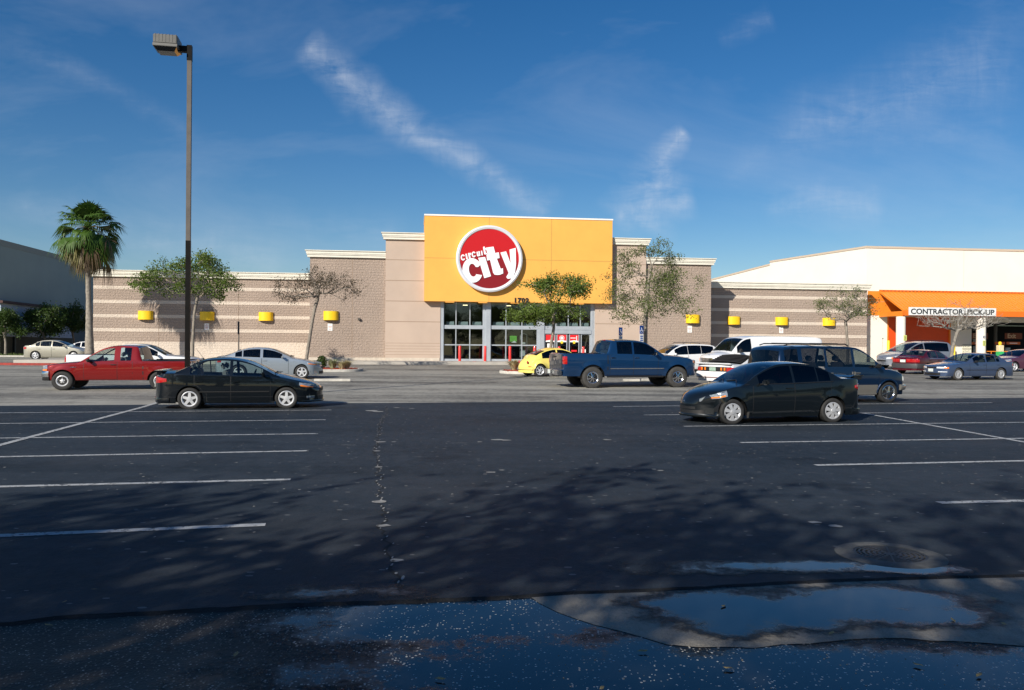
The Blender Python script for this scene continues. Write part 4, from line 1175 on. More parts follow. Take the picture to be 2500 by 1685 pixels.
# ---- wall lamps, notices, small lights
def wall_lamp(px, py, v, label):
    u, z = fu(px, py, v); t = thing('wall_lamp', label, 'wall lamp', tuple(fw(u, v, z)), FA, 'yellow curved wall lamps along the block walls')
    m = MB(); n = 14; hw, hh, dp = .56, .345, .42; vs = []
    for k in range(n + 1):
        a = math.pi * k / n; x = -hw * math.cos(a) ; y = -dp * math.sin(a) ** .8 if 0 < k < n else 0
        vs += [(x, y, -hh), (x, y, hh), (x * .94, y * .9, -hh), (x * .94, y * .9, hh)]
    fs = []
    for k in range(n): a, b2 = k * 4, k * 4 + 4; fs += [(a, b2, b2 + 1, a + 1), (a + 2, a + 3, b2 + 3, b2 + 2), (a, a + 2, b2 + 2, b2), (a + 1, b2 + 1, b2 + 3, a + 3)]
    m.add(vs, fs); m.build('lamp_shade', pbr('shade_yellow', (.90, .56, .015), .45, spec=.4), t, smooth=50)
    m = MB(); m.box(-.10, .10, -.05, 0, -.12, .12); m.box(-.05, .05, -.22, -.05, -.05, .05); m.build('lamp_base', blackm, t)
    return t
for px, py, v, lb in [(356, 770, WV, 'yellow curved wall lamp nearest the palm on the striped left wing'), (506, 772, WV, 'yellow curved wall lamp above a notice, just right of the tall lamp post'),
                      (649.5, 773, WV, 'yellow curved wall lamp on the striped left wing with no notice below, nearest the tower'), (808, 771, TV, 'yellow curved wall lamp on the plain left tower above a notice'),
                      (1691, 779, TV, 'yellow curved wall lamp on the plain right tower by the tall tree'), (1791, 783, WV, 'yellow curved wall lamp half in the tower shadow on the right wing'),
                      (1908, 784.5, WV, 'yellow curved wall lamp on the right wing above a notice'), (2023, 786, WV, 'yellow curved wall lamp touched by the sparse tree at the right end')]:
    wall_lamp(px, py, v, lb)
def notice(px, py, v, label, w=.36, h=.54):
    u, z = fu(px, py, v); t = thing('wall_notice', label, 'notice', tuple(fw(u, v - .03, z)), FA, 'white parking notices on the walls')
    m = MB(); m.box(-w / 2, w / 2, -.005, .01, -h / 2, h / 2); m.build('plate', whitem, t)
    m = MB()
    for k, (ww, hh) in enumerate(((.10, .02), (.26, .035), (.24, .035), (.20, .03))): zz = h / 2 - .09 - k * .115; m.box(-ww / 2, ww / 2, -.009, -.006, zz - hh / 2, zz + hh / 2)
    m.build('print', pbr('print_red', (.42, .06, .06), .6), t)
notice(505, 798, WV, 'white parking notice under the lamp right of the lamp post'); notice(806, 799, TV, 'white parking notice on the left tower by the leaning tree')
notice(1683.5, 804, TV, 'white parking notice on the right tower'); notice(1907, 806, WV, 'white parking notice on the right wing above the blue van')
u, z = fu(877, 780, TV); t = thing('flood_light', 'small dark flood light on the left tower', 'flood light', tuple(fw(u, TV, z)), FA)
m = MB(); m.box(-.10, .10, -.22, -.02, -.08, .10); m.build('lamp_housing', pbr('bronze', (.08, .07, .06), .5), t, bevel=.03)
m = MB(); m.box(-.05, .05, -.04, 0, -.05, .05); m.build('wall_bracket', blackm, t)

# sidewalk with raised kerb, in one piece per storefront run
def sheet(name, pts, z0, z1, mat):
    m = MB(); n = len(pts); vs = [(p[0], p[1], p[2] + z1) for p in pts] + [(p[0], p[1], p[2] + z0) for p in pts]
    m.add(vs, [tuple(range(n)), tuple(range(2 * n - 1, n - 1, -1))] + [(i, n + i, n + (i + 1) % n, (i + 1) % n) for i in range(n)])
    o = m.build(name, mat); return tag(o, kind='structure')
def P(u, v): q = fw(u, v); return (q.x, q.y, q.z)
SWV = -4.6
sheet('sidewalk', [P(uL0 - 2, SWV), P(uW1 + 1, SWV), P(uW1 + 1, WV + 1), P(uL0 - 2, WV + 1)], -.30, 0, concrete)
m = MB()
for k in range(15):
    u = uL0 - 1 + k * 3.2; a, b2 = fw(u, SWV + .05, .003), fw(u, -.4, .003); d = U * .012
    m.quad(a - d, a + d, b2 + d, b2 - d)
tag(m.build('sidewalk_joints', pbr('joint_dark', (.12, .11, .10), .9)), kind='structure')

# bollards
def bollard(px, py, mat, label, grp, h=1.18, r=.105, v=None, capm=None):
    q = pt(px, py, 58) if v is None else None
    u, _ = fu(px, py, v); w_ = fw(u, v, 0)
    t = thing('bollard', label, 'bollard', (w_.x, w_.y, w_.z), 0, grp)
    m = MB(); m.lathe([(r, 0), (r, h - .05), (r * .8, h - .015), (r * .4, h), (.001, h + .005)], 'Z', 18); m.build('post', mat, t, smooth=50)
    m = MB(); m.lathe([(r + .03, -.0), (r + .03, .02), (r, .02)], 'Z', 18); m.build('base_ring', concrete, t)
    return t
redb = pbr('bollard_red', (.68, .02, .015), .45, coat=.3)
for px, lb in ((1122.5, 'red bollard in front of the left glass bay'), (1184.5, 'red bollard in front of the first grey column'), (1245, 'red bollard below the green window notice'), (1305, 'red bollard by the rear of the yellow car'), (1365, 'red bollard in front of the sliding doors, mostly hidden by the yellow car'), (1424, 'red bollard by the right-hand door jamb')):
    bollard(px, 860, redb, lb, 'red bollards before the glass entrance', v=-2.2)
u, _ = fu(1158, 882, -3.0); w_ = fw(u, -3.0, .002); m = MB(); m.lathe([(.001, .01), (.13, .01), (.15, 0)], 'Z', 16, (0, 0, 0)); o = m.build('utility_cover', redb, None); o.location = w_; tag(o, 'flat red cover plate in the sidewalk between two red bollards', 'cover')

# handicap signs
bluem = pbr('sign_blue', (.015, .09, .42), .5)
def hsign(px, pt_, label, Y=48, lean=0.0, tw=R(40)):
    base = Vector((ray(px, 850).x * Y, Y, gz(Y))); top = pt(px, pt_, Y)
    t = thing('parking_sign', label, 'sign', tuple(base), tw, 'blue parking signs behind the blue pickup'); H = top.z - base.z
    m = MB(); m.box(-.03, .03, -.02, .02, 0, H - .05); m.build('post', pbr('post_dark', (.05, .05, .05), .6), t)
    m = MB(); m.box(-.16, .16, -.035, -.025, H - .48, H); m.build('sign_plate', bluem, t)
    m = MB(); m.box(-.03, .03, -.041, -.036, H - .20, H - .12); m.box(-.02, .02, -.041, -.036, H - .30, H - .18); m.lathe([(.10, -.041), (.10, -.036), (.075, -.036), (.075, -.041)], 'Y', 16, (0, 0, H - .33)); m.build('wheelchair_symbol', whitem, t)
    m = MB(); m.box(-.16, .16, -.036, -.026, H - 1.02, H - .50); m.build('fine_plate', whitem, t)
    m = MB(); m.box(-.12, .12, -.042, -.037, H - .66, H - .60); m.box(-.10, .10, -.042, -.037, H - .78, H - .72); m.box(-.12, .12, -.042, -.037, H - .90, H - .84); m.build('print', bluem, t)
hsign(1514, 799.5, 'blue and white disabled parking sign above the cab of the blue pickup'); hsign(1565, 795, 'blue and white disabled parking sign beside the tall tree trunk', Y=47)
# thin sign post on the left
Y = 50; base = Vector((ray(583, 850).x * Y, Y, gz(Y))); H = pt(583, 785, Y).z - base.z
t = thing('sign_post', 'thin dark sign post seen edge-on in front of the striped wall', 'sign post', tuple(base), R(8))
m = MB(); m.box(-.03, .03, -.03, .03, 0, H); m.build('post', pbr('post_dark', (.05, .05, .05), .6), t)
m = MB(); m.box(-.04, -.03, -.25, .25, H - .80, H - .0); m.build('sign_plate', pbr('plate_back', (.10, .11, .13), .5), t)

# ------------------------------------------------------------------ lamp post
Yp = 24.2
bp_ = Vector((ray(458, 850).x * Yp, Yp, gz(Yp)))
lp = thing('lamp_post', 'tall square lamp post, dark below and faded brown above, with one box-shaped lamp', 'lamp post', tuple(bp_), R(11))
zj = pt(460, 588, Yp).z - bp_.z; zt_ = pt(461, 112, Yp).z - bp_.z; zu = pt(461, 149, Yp).z - bp_.z
hw = .068
bronze_dark = pbr('post_black', (.006, .0055, .005), .5, spec=.12, var=.2, vscale=4); bronze_fade = pbr('post_faded', (.095, .082, .07), .6, var=.25, vscale=3)
m = MB(); m.box(-hw, hw, -hw, hw, .5, zj); m.build('lower_pole', bronze_dark, lp)
m = MB(); m.box(-hw + .004, hw - .004, -hw + .004, hw - .004, zj, zu); m.build('upper_pole', bronze_fade, lp)
m = MB(); m.box(-hw - .004, hw + .004, -hw - .004, hw + .004, zu, zt_); m.build('pole_cap', bronze_dark, lp)
m = MB(); m.box(-.62, -hw, -.07, .07, zt_ - .21, zt_ - .03); m.build('arm', bronze_dark, lp)
m = MB(); m.lathe([(.001, .55), (.28, .55), (.28, 0), (.30, 0)], 'Z', 24); m.build('concrete_base', curbm, lp)
hx0, hx1 = -.98, -.30
hd = MB(); zc = pt(390, 97, Yp).z - bp_.z
a0, a1 = -.97, -.29
hd.box(a0, a1, -.33, .33, zc - .27, zc); hd.build('lamp_housing', pbr('housing_grey', (.11, .107, .097), .5, var=.15, vscale=6), lp, bevel=.02)
m = MB()
for k in range(7): x = a0 + .06 + k * .095; m.box(x, x + .012, -.338, .338, zc - .22, zc + .006)
m.build('cooling_fin', pbr('housing_fin', (.14, .137, .127), .5), lp)
m = MB(); m.box(a0 - .01, a1 + .01, -.345, .345, zc - .36, zc - .27); m.build('door_frame', pbr('housing_fin', (.14, .137, .127), .5), lp, bevel=.01)
m = MB(); vs = [(a0 + .02, -.32, zc - .36), (a1 - .02, -.32, zc - .36), (a1 - .02, .32, zc - .36), (a0 + .02, .32, zc - .36), (a0 + .10, -.2, zc - .46), (a1 - .10, -.2, zc - .46), (a1 - .10, .2, zc - .46), (a0 + .10, .2, zc - .46)]
m.add(vs, [(0, 1, 5, 4), (1, 2, 6, 5), (2, 3, 7, 6), (3, 0, 4, 7), (4, 5, 6, 7)]); m.build('lens', pbr('lens_dark', (.03, .03, .032), .15, coat=.5), lp, smooth=30)

# ------------------------------------------------------------------ right-hand warehouse store
HYc = 72.0
hc = Vector((ray(2116, 850).x * HYc, HYc, 0)); hb = gz(HYc) + .02
h_ = thing('home_improvement_store', 'big cream warehouse store with an orange canopy and orange loading door', 'building', (hc.x, hc.y, hb), FA)
def hu(px, py, v=0.0):
    r = ray(px, py); C = Vector((0, 0, EYE)); t_ = (v - (C - hc).dot(N_)) / r.dot(N_); q = C + r * t_; return (q - hc).dot(U), q.z - hb
hcream = pbr('warehouse_cream', (.78, .735, .65), .9, spec=.2, var=.04, vscale=.4, bump=.08, bscale=20)
trimm = pbr('warehouse_trim', (.52, .43, .33), .85)
horange = pbr('canopy_orange', (.80, .235, .022), .5, spec=.4, var=.05, vscale=2); hdeep = pbr('door_orange', (.68, .07, .005), .55, var=.05)
zTopH = hu(2116, 605)[1]; UW = 24.0
sd = Vector((-math.tan(R(19.6)), 1, 0)).normalized()    # side wall runs back-left
sdl = Vector((sd.dot(U), sd.dot(N_), 0))
def side_pt(px, py):
    r = ray(px, py); nn = Vector((sd.y, -sd.x, 0)); C = Vector((0, 0, EYE)); t_ = -((C - hc).dot(nn)) / r.dot(nn); q = C + r * t_; return (q - hc).dot(sd), q.z - hb
s1, z1_ = side_pt(1880, 641); _, z1b = side_pt(1880, 648); s2, z2_ = side_pt(1740, 686)
L2 = s2 + 10
uD0, _ = hu(2166, 800); uD1, zD1 = hu(2321, 772); uE0, _ = hu(2372, 800); zE = hu(2400, 786)[1]
zDoor = hu(2250, 772)[1]; zE = hu(2420, 787)[1]
m = MB()
# front wall with the two openings left out
def fwall(a, b2, z0, z1): m.box(a, b2, 0, .3, z0, z1)
fwall(0, uD0, -.5, zTopH); fwall(uD0, uD1, zDoor, zTopH); fwall(uD1, uE0, -.5, zTopH); fwall(uE0, UW, zE, zTopH)
vs = []
for s, z in ((0.01, zTopH), (s1, zTopH + (z1_ - zTopH)), (s1 + .01, z1b), (L2, z2_ - .6)):
    q = sdl * s; vs += [(q.x, q.y, -.5), (q.x, q.y, z)]
m.add(vs, [(0, 2, 3, 1), (2, 4, 5, 3), (4, 6, 7, 5)])
q = sdl * s1; 
m.add([(0, .3, zTopH - .3), (UW, .3, zTopH - .3), (UW, 40, zTopH - .3), (q.x, q.y, zTopH - .3)], [(0, 1, 2, 3)])
m.build('wall', hcream, h_)
tr = MB()
tr.box(-.05, UW, -.06, .36, zTopH - .02, zTopH + .16)
for (sa, za), (sb, zb_) in (((0, zTopH), (s1, z1_)), ((s1, z1b), (L2, z2_ - .6))):
    a, b2 = sdl * sa, sdl * sb; nn = Vector((-sdl.y, sdl.x, 0)) * .06
    tr.add([a + nn + Vector((0, 0, za)), b2 + nn + Vector((0, 0, zb_)), b2 + nn + Vector((0, 0, zb_ + .18)), a + nn + Vector((0, 0, za + .18)), a - nn + Vector((0, 0, za)), b2 - nn + Vector((0, 0, zb_)), b2 - nn + Vector((0, 0, zb_ + .18)), a - nn + Vector((0, 0, za + .18))],
           [(0, 1, 2, 3), (4, 7, 6, 5), (3, 2, 6, 7), (0, 4, 5, 1), (0, 3, 7, 4), (1, 5, 6, 2)])
tr.build('parapet_trim', trimm, h_)
m = MB(); u, _ = hu(2353, 650); m.box(u - .02, u + .02, -.006, .01, hu(2350, 713)[1] + .4, zTopH - .03); m.build('wall_joint', pbr('joint_cream', (.60, .55, .46), .9), h_)
# orange band, recessed loading door
m = MB(); uB0 = .06; m.box(uB0, uD0 + 5.2, -.03, .02, zDoor + .02, hu(2150, 711)[1]); m.build('orange_band', horange, h_)
m = MB(); m.box(uD0 + .005, uD1 - .005, .12, .2, .0, zDoor); m.build('loading_door', hdeep, h_)
m = MB(); m.box(uD0, uD0 + .12, -.03, .14, 0, zDoor); m.box(uD1 - .12, uD1, -.03, .14, 0, zDoor); m.box(uD0 + .12, uD1 - .12, -.03, .10, zDoor - .15, zDoor); m.build('door_frame', horange, h_)
# canopy
CP = 3.6
uC0, zR_ = hu(2146, 712); zE_t = hu(2201, 757, -CP)[1]; zE_b = hu(2201, 770.5, -CP)[1]; uCe, _ = hu(2201, 760, -CP)
m = MB(); rr = MB(); n = 90; u0 = uC0
import itertools
ve = -CP; ztop = zR_
m.add([(u0, -.05, ztop), (UW, -.05, ztop), (UW, ve, zE_t), (u0, ve, zE_t), (u0, -.05, ztop - .12), (UW, -.05, ztop - .12), (UW, ve, zE_t - .12), (u0, ve, zE_t - .12)], [(0, 3, 2, 1), (4, 5, 6, 7), (0, 1, 5, 4), (2, 3, 7, 6), (0, 4, 7, 3)])
cr_ = m.build('canopy_roof', horange, h_)
k = 0; u = u0 + .02
while u < UW:
    rr.add([(u, -.06, ztop + .045), (u + .035, -.06, ztop + .045), (u + .035, ve, zE_t + .045), (u, ve, zE_t + .045), (u, -.06, ztop), (u + .035, -.06, ztop), (u + .035, ve, zE_t), (u, ve, zE_t)], [(0, 3, 2, 1), (0, 4, 7, 3), (1, 2, 6, 5), (2, 3, 7, 6)]); u += .36
rr.build('standing_seams', horange, cr_)
m = MB(); m.box(u0 + .01, UW, ve - .14, ve + .1, zE_b, zE_t - .02); m.build('fascia', pbr('fascia_orange', (.76, .155, .010), .5), h_)
m = MB()
m.box(u0 + .012, u0 + .20, ve + .1, 0, zE_b + .0, zE_b + .40); m.build('side_beam', horange, h_)
m = MB(); m.box(u0, UW, -.10, .0, ztop - .0, ztop + .16); u = u0 + .3
m.build('ridge_flashing', pbr('fascia_orange', (.76, .155, .010), .5), h_)
m = MB()
while u < UW: m.box(u, u + .20, -.112, -.10, ztop + .03, ztop + .10); u += .36
m.build('ridge_gap', pbr('gap_brown', (.16, .06, .02), .8), h_)
m = MB(); m.box(u0 + .2, UW, ve + .1, 0, zE_b + .05, zE_b + .08); m.build('canopy_soffit', pbr('soffit_cream', (.55, .5, .42), .8), h_)
for px in (2202.5, 2399, 2600):
    u, _ = hu(px, 800, -CP + .15); m = MB(); m.lathe([(.38, -.1), (.38, zE_b - .08)], 'Z', 28, (u, -CP + .35, 0)); m.build('column', hcream, h_, smooth=60)
    c_ = MB(); c_.box(u - .25, u + .25, -CP + .15, -CP + .55, zE_b - .1, zE_b); c_.build('column_head', horange, h_)
# dark entrance bay
m = MB(); m.quad((uE0, 9, -.0), (UW, 9, 0), (UW, 9, zE), (uE0, 9, zE)); m.quad((uE0, .3, 0), (uE0, 9, 0), (uE0, 9, zE), (uE0, .3, zE)); m.quad((uE0, .3, zE + .01), (UW, .3, zE + .01), (UW, 9, zE + .01), (uE0, 9, zE + .01)); m.build('entrance_room', pbr('room_black', (.012, .011, .010), .9), h_)
m = MB(); m.quad((uE0, .3, .006), (UW, .3, .006), (UW, 9, .006), (uE0, 9, .006)); m.build('entrance_floor', pbr('room_floor2', (.04, .038, .035), .7), h_)
brown = pbr('board_brown', (.16, .035, .008), .6); tan_t = pbr('letter_tan', (.55, .36, .22), .6)
for px in (2378, 2462):
    u, z = hu(px, 822, .8); bd_ = MB(); bd_.box(u - .35, u + 1.4, .8, .85, z - .22, z + .34); o = bd_.build('exit_board', brown, h_)
    text_mesh('lettering', 'Exit', .58, tan_t, o, Matrix.Translation((u - .12, .78, z - .12)) @ RX, bold=.012, ext=.006, sx=.95)
for px, w_ in ((2375, .9), (2432, .9), (2460, 1.3)):
    u, z = hu(px, 838, 1.0); bd_ = MB(); bd_.box(u - .1, u + w_, 1.0, 1.05, z - .12, z + .12); bd_.build('orange_board', pbr('board_orange', (.65, .13, .02), .6), h_)
    bd_ = MB(); bd_.box(u + .2, u + w_ - .3, .985, .995, z - .03, z + .03); bd_.build('board_print', whitem, h_)
u, z = hu(2430, 826, 2.0); m = MB(); m.cyl((u, 2, 0), (u, 2, zE), .16, n=14); m.build('inner_column', pbr('col_grey', (.12, .11, .10), .8), h_)
for px, py, w_, hh in ((2376, 852, .7, .5), (2376, 862, .7, .4), (2455, 856, .5, .55), (2376, 832, .5, .35)):
    u, z = hu(px, py, 1.5); m = MB(); m.box(u, u + w_, 1.5, 1.55, z - hh / 2, z + hh / 2); m.build('notice_board', pbr('board_pale', (.38, .42, .40), .7, var=.5, vscale=8), h_)
u, z = hu(2295, 790, .02)
# wide contractor sign on the fascia
ua, za = hu(2218, 750, -CP - .15); ub, _ = hu(2430.5, 760, -CP - .15); zb_ = hu(2218, 769.5, -CP - .15)[1]
q = hc + U * ua + N_ * (-CP - .16) + Vector((0, 0, hb + zb_)); 
cs = thing('contractor_sign', 'long white sign reading CONTRACTOR PICK-UP on the orange canopy edge', 'sign', tuple(q), FA)
SW, SH = ub - ua, za - zb_
m = MB(); m.box(0, SW, -.06, .0, 0, SH); m.build('board', pbr('board_white', (.70, .71, .70), .6, var=.06, vscale=1.5), cs)
tx = text_mesh('lettering', 'CONTRACTOR  PICK-UP', SH * .92, pbr('letter_charcoal', (.025, .03, .035), .6), cs, Matrix.Translation((0, -.075, SH * .17)) @ RX, bold=.015, ext=.008)
xs = [v.co.x for v in tx.data.vertices]; k = (SW - .34) / (max(xs) - min(xs)); mn = min(xs)
tx.data.transform(Matrix.Translation((.17, 0, 0)) @ Matrix.Scale(k, 4, (1, 0, 0)) @ Matrix.Translation((-mn, 0, 0)))
# notices on the columns
for px, py, cl in ((2210, 825, 'yellow-green notice on the first cream column'), (2403, 838, 'yellow-green notice low on the second cream column')):
    u, z = hu(px, py, -CP - .05); q = hc + U * u + N_ * (-CP - .02) + Vector((0, 0, hb + z)); t = thing('column_notice', cl, 'notice', tuple(q), FA, 'yellow-green notices on the cream columns')
    m = MB(); m.box(-.14, .14, -.03, -.01, -.23, .23); m.build('plate', pbr('notice_lime', (.62, .66, .20), .6), t)
    m = MB()
    for k in range(4): m.box(-.09, .09, -.036, -.031, .12 - k * .1, .16 - k * .1)
    m.build('print', blackm, t)
u, z = hu(2403, 823, -CP - .05); q = hc + U * u + N_ * (-CP - .02) + Vector((0, 0, hb + z)); t = thing('column_notice', 'small blue notice above the yellow one on the second cream column', 'notice', tuple(q), FA)
m = MB(); m.box(-.09, .09, -.03, -.01, -.10, .10); m.build('plate', pbr('notice_navy', (.03, .05, .12), .6), t)
m = MB(); m.box(-.03, .03, -.036, -.031, -.05, .05); m.build('print', whitem, t)
# wall timetable boards
for py, lb in ((846, 'upper white chart board with a dark top edge on the cream wall by the doors'), (857, 'lower white chart board on the cream wall by the doors')):
    ua, zc_ = hu(2349, py, -.04); ub, _ = hu(2371, py, -.04); q = hc + U * ua + N_ * (-.05) + Vector((0, 0, hb + zc_)); t = thing('chart_board', lb, 'notice board', tuple(q), FA)
    w_ = ub - ua; m = MB(); m.box(0, w_, -.01, .02, -.17, .17); m.build('board', pbr('board_cream', (.68, .66, .52), .6), t)
    m = MB(); m.box(.0, w_, -.018, -.011, .14, .17)
    for k in range(4): m.box(.06 + k * w_ / 5, .10 + k * w_ / 5 + .06, -.018, -.011, -.06 + .04 * (k % 2), -.02 + .04 * (k % 2))
    m.build('print', blackm, t)
yb = pbr('bollard_yellow', (.85, .60, .02), .5)
for px, top, lb in ((2169, 831, 'yellow bollard beside the orange loading door'), (2329, 835, 'yellow bollard behind the bare grey tree')):
    u, z = hu(px, top, -1.2); q = hc + U * u + N_ * (-1.2) + Vector((0, 0, hb)); t = thing('bollard', lb, 'bollard', tuple(q), 0, 'yellow bollards by the warehouse wall')
    m = MB(); m.lathe([(.12, 0), (.12, z - .06), (.09, z - .02), (.001, z)], 'Z', 16); m.build('post', yb, t, smooth=50)
    m = MB(); m.lathe([(.15, 0), (.15, .02), (.12, .02)], 'Z', 16); m.build('base_ring', concrete, t)
# orange cart rails and a kiosk box
ua, z = hu(2395, 858, -2.2); ub, _ = hu(2470, 858, -2.2)
q = hc + U * ua + N_ * (-2.2) + Vector((0, 0, hb)); t = thing('cart_rail', 'orange cart rail in front of the dark entrance bay', 'rail', tuple(q), FA)
zz = z; w_ = ub - ua
m = MB(); m.tube([(0, 0, zz), (w_, 0, zz)], .035, 8); m.tube([(0, 0, zz * .55), (w_, 0, zz * .55)], .03, 8); m.build('rail', horange, t)
for k in range(7):
    m = MB(); m.cyl((w_ * k / 6, 0, 0), (w_ * k / 6, 0, zz), .03, n=8); m.build('post', horange, t)
ua, z = hu(2439, 843, -2.6); q = hc + U * ua + N_ * (-2.6) + Vector((0, 0, hb)); t = thing('vending_box', 'upright green and white dispenser box with a yellow knob on top, by the cart rail', 'dispenser', tuple(q), FA)
m = MB(); m.box(0, .52, 0, .4, .0, 1.0); m.build('cabinet', pbr('cab_green', (.03, .42, .12), .5), t, bevel=.02)
m = MB(); m.box(.02, .5, .02, .38, 1.0, z); m.build('upper_box', pbr('cab_pale', (.72, .62, .40), .5, var=.3, vscale=14), t, bevel=.02)
m = MB(); m.box(.14, .36, .1, .3, z, z + .32); m.build('knob', yb, t, bevel=.05)
# person by the entrance (only head and shoulders show in the distance)

# ------------------------------------------------------------------ shaded warehouse on the left
gY = 76.0; gp = Vector((ray(27, 850).x * gY, gY, gz(gY)))
gd = Vector((-.123, 1, 0)).normalized()
gl = thing('grey_warehouse', 'long grey-green warehouse in shade behind the palm, with a pale lower annex', 'building', tuple(gp), math.atan2(gd.y, gd.x))
gwall = pbr('warehouse_greygreen', (.30, .35, .33), .9, spec=.2, var=.06, vscale=.3); gpale = pbr('annex_pale', (.42, .47, .54), .9, spec=.2, var=.05, vscale=.4); golive = pbr('annex_olive', (.075, .072, .055), .9, var=.15, vscale=1)
# local x runs along the wall away from the camera, local y = left (away from view)
zg = pt(27, 592, gY).z - gp.z; m = MB(); m.box(-3.2, 60, 0, 30, -.5, zg - .55); m.build('wall', gwall, gl)
m = MB(); m.box(-3.3, 60.1, -.03, 30, zg - .55, zg); m.build('parapet', pbr('warehouse_parapet', (.27, .29, .26), .9), gl)
za = pt(27, 744, gY).z - gp.z; zb_ = pt(27, 822, gY).z - gp.z
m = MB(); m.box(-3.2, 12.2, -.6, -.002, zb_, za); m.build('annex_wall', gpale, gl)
m = MB(); m.box(12.2, 45, -.2, -.002, 0, za - .05); m.build('annex_wall', pbr('annex_grey', (.12, .135, .135), .9), gl)  # farther stretch of the annex wall, a darker grey
m = MB(); m.box(-3.2, 12.3, -.55, -.003, -.4, zb_); m.build('annex_base', golive, gl)
m = MB(); m.box(-3.5, 16.5, -.9, -.0, za, za + .22); m.build('eave', pbr('eave_maroon', (.07, .025, .022), .7), gl)
r = ray(62, 770)
for xw, w_ in ((2.2, 1.9), (8.5, 1.9)):
    m = MB(); m.box(xw, xw + w_, -.64, -.59, za - 1.9, za - .75); f = m.build('window', pbr('window_frame_grey', (.2, .22, .24), .5), gl)
    m = MB(); m.box(xw + .08, xw + w_ - .08, -.66, -.641, za - 1.82, za - .83); m.build('pane', pbr('dark_pane', (.02, .03, .045), .1), f)
m = MB(); m.box(-.9, -.7, -.75, -.6, 0, zb_); m.build('downpipe', blackm, gl)
# grass verge, red kerb and lane on the far left
gm = bpy.data.materials.new('grass'); gm.use_nodes = True; b = NB(gm.node_tree); tcx = b.n('ShaderNodeTexCoord').outputs['Object']
b.l(b.mix(b.noise(tcx, 5, 5, .7), (.045, .075, .018), (.12, .15, .04)), gm.node_tree.nodes['Principled BSDF'].inputs['Base Color']); gm.node_tree.nodes['Principled BSDF'].inputs['Roughness'].default_value = .9
a, b2 = gpt(-40, 877), gpt(120, 877)
ys0 = gz(70)
m = MB(); q = [(-75, 69.5), (-27, 69.5), (-30, 84), (-75, 84)]
flat('verge', q, .10, gm)
m = MB()
rnd = random.Random(8)
for _ in range(2600):
    x = rnd.uniform(-56, -28.5); y = rnd.uniform(69.6, 74); h = rnd.uniform(.08, .22); a = rnd.uniform(0, 3.1); d = Vector((math.cos(a), math.sin(a), 0)) * .03
    p = Vector((x, y, gz(y) + .10)); tip = p + Vector((rnd.uniform(-.08, .08), rnd.uniform(-.08, .08), h)); m.add([p - d, p + d, tip], [(0, 1, 2)])
tag(m.build('grass', gm), 'short green grass on the verge at the left edge', 'grass', kind='stuff')
redk = pbr('kerb_red', (.30, .04, .03), .8, var=.3, vscale=4)
m = MB(); y0 = gpt(60, 892).y
m.box(-60, uL0 - .5 if False else -24.5, y0, y0 + .25, gz(y0) - .1, gz(y0) + .15); tag(m.build('kerb', redk), kind='structure')
m = MB(); m.box(-60, -27, 69.3, 69.5, gz(69) - .1, gz(69) + .14); tag(m.build('kerb', curbm), kind='structure')

# ------------------------------------------------------------------ planted islands
mulch = pbr('mulch_red', (.34, .055, .025), .95, var=.5, vscale=9, bump=1.0, bscale=60)
def island(name, cx, cy, L, Wd, ang, z=.15):
    pts = []; M = Matrix.Translation((cx, cy, 0)) @ Matrix.Rotation(ang, 4, 'Z')
    def outline(l, w):
        o = []
        for k in range(13): a = -math.pi / 2 + math.pi * k / 12; o.append((l / 2 - w / 2 + w / 2 * math.cos(a), w / 2 * math.sin(a)))
        for k in range(13): a = math.pi / 2 + math.pi * k / 12; o.append((-l / 2 + w / 2 + w / 2 * math.cos(a), w / 2 * math.sin(a)))
        return o
    A, B = outline(L, Wd), outline(L - .32, Wd - .32); n = len(A); m = MB(); base = gz(cy)
    def W_(p, z): q = M @ Vector((p[0], p[1], 0)); return (q.x, q.y, gz(q.y) + z)
    vs = [W_(p, -.05) for p in A] + [W_(p, z - .02) for p in A] + [W_(((p[0] + q[0]) / 2 if 0 else p[0] * .995, p[1] * .99), z) for p, q in zip(A, B)] + [W_(p, z) for p in B] + [W_(p, z - .06) for p in B]
    fs = [(r * n + i, r * n + (i + 1) % n, (r + 1) * n + (i + 1) % n, (r + 1) * n + i) for r in range(4) for i in range(n)]
    m.add(vs, fs); o = m.build('kerb', curbm, smooth=40); tag(o, kind='structure')
    m2 = MB(); rnd = random.Random(int(cx * 10)); vs = [W_((p[0] * 1.002, p[1] * 1.002), z - .035) for p in B]; m2.add(vs + [W_((0, 0), z + .10)], [(i, (i + 1) % n, n) for i in range(n)])
    for _ in range(500):
        px, py = rnd.uniform(-.48, .48) * (L - .4), rnd.uniform(-.46, .46) * (Wd - .4); q = W_((px, py), z + .0 + .08 * (1 - abs(2 * py / Wd)) * (1 - abs(2 * px / L))); s = rnd.uniform(.02, .06); a = rnd.uniform(0, 3)
        MM = Matrix.Translation(q) @ Matrix.Rotation(a, 4, 'Z') @ Matrix.Rotation(rnd.uniform(-.5, .5), 4, 'X'); m2.box(-s, s, -s * .35, s * .35, -.01, .012, MM)
    tag(m2.build('mulch_bed', mulch), kind='structure')
qa = gpt(872, 909); island('island', qa.x - 3.1, qa.y + 1.0, 6.4, 2.6, R(8))
qb = gpt(1222, 912); island('island', qb.x + 3.2, qb.y + .9, 6.6, 2.6, R(8))

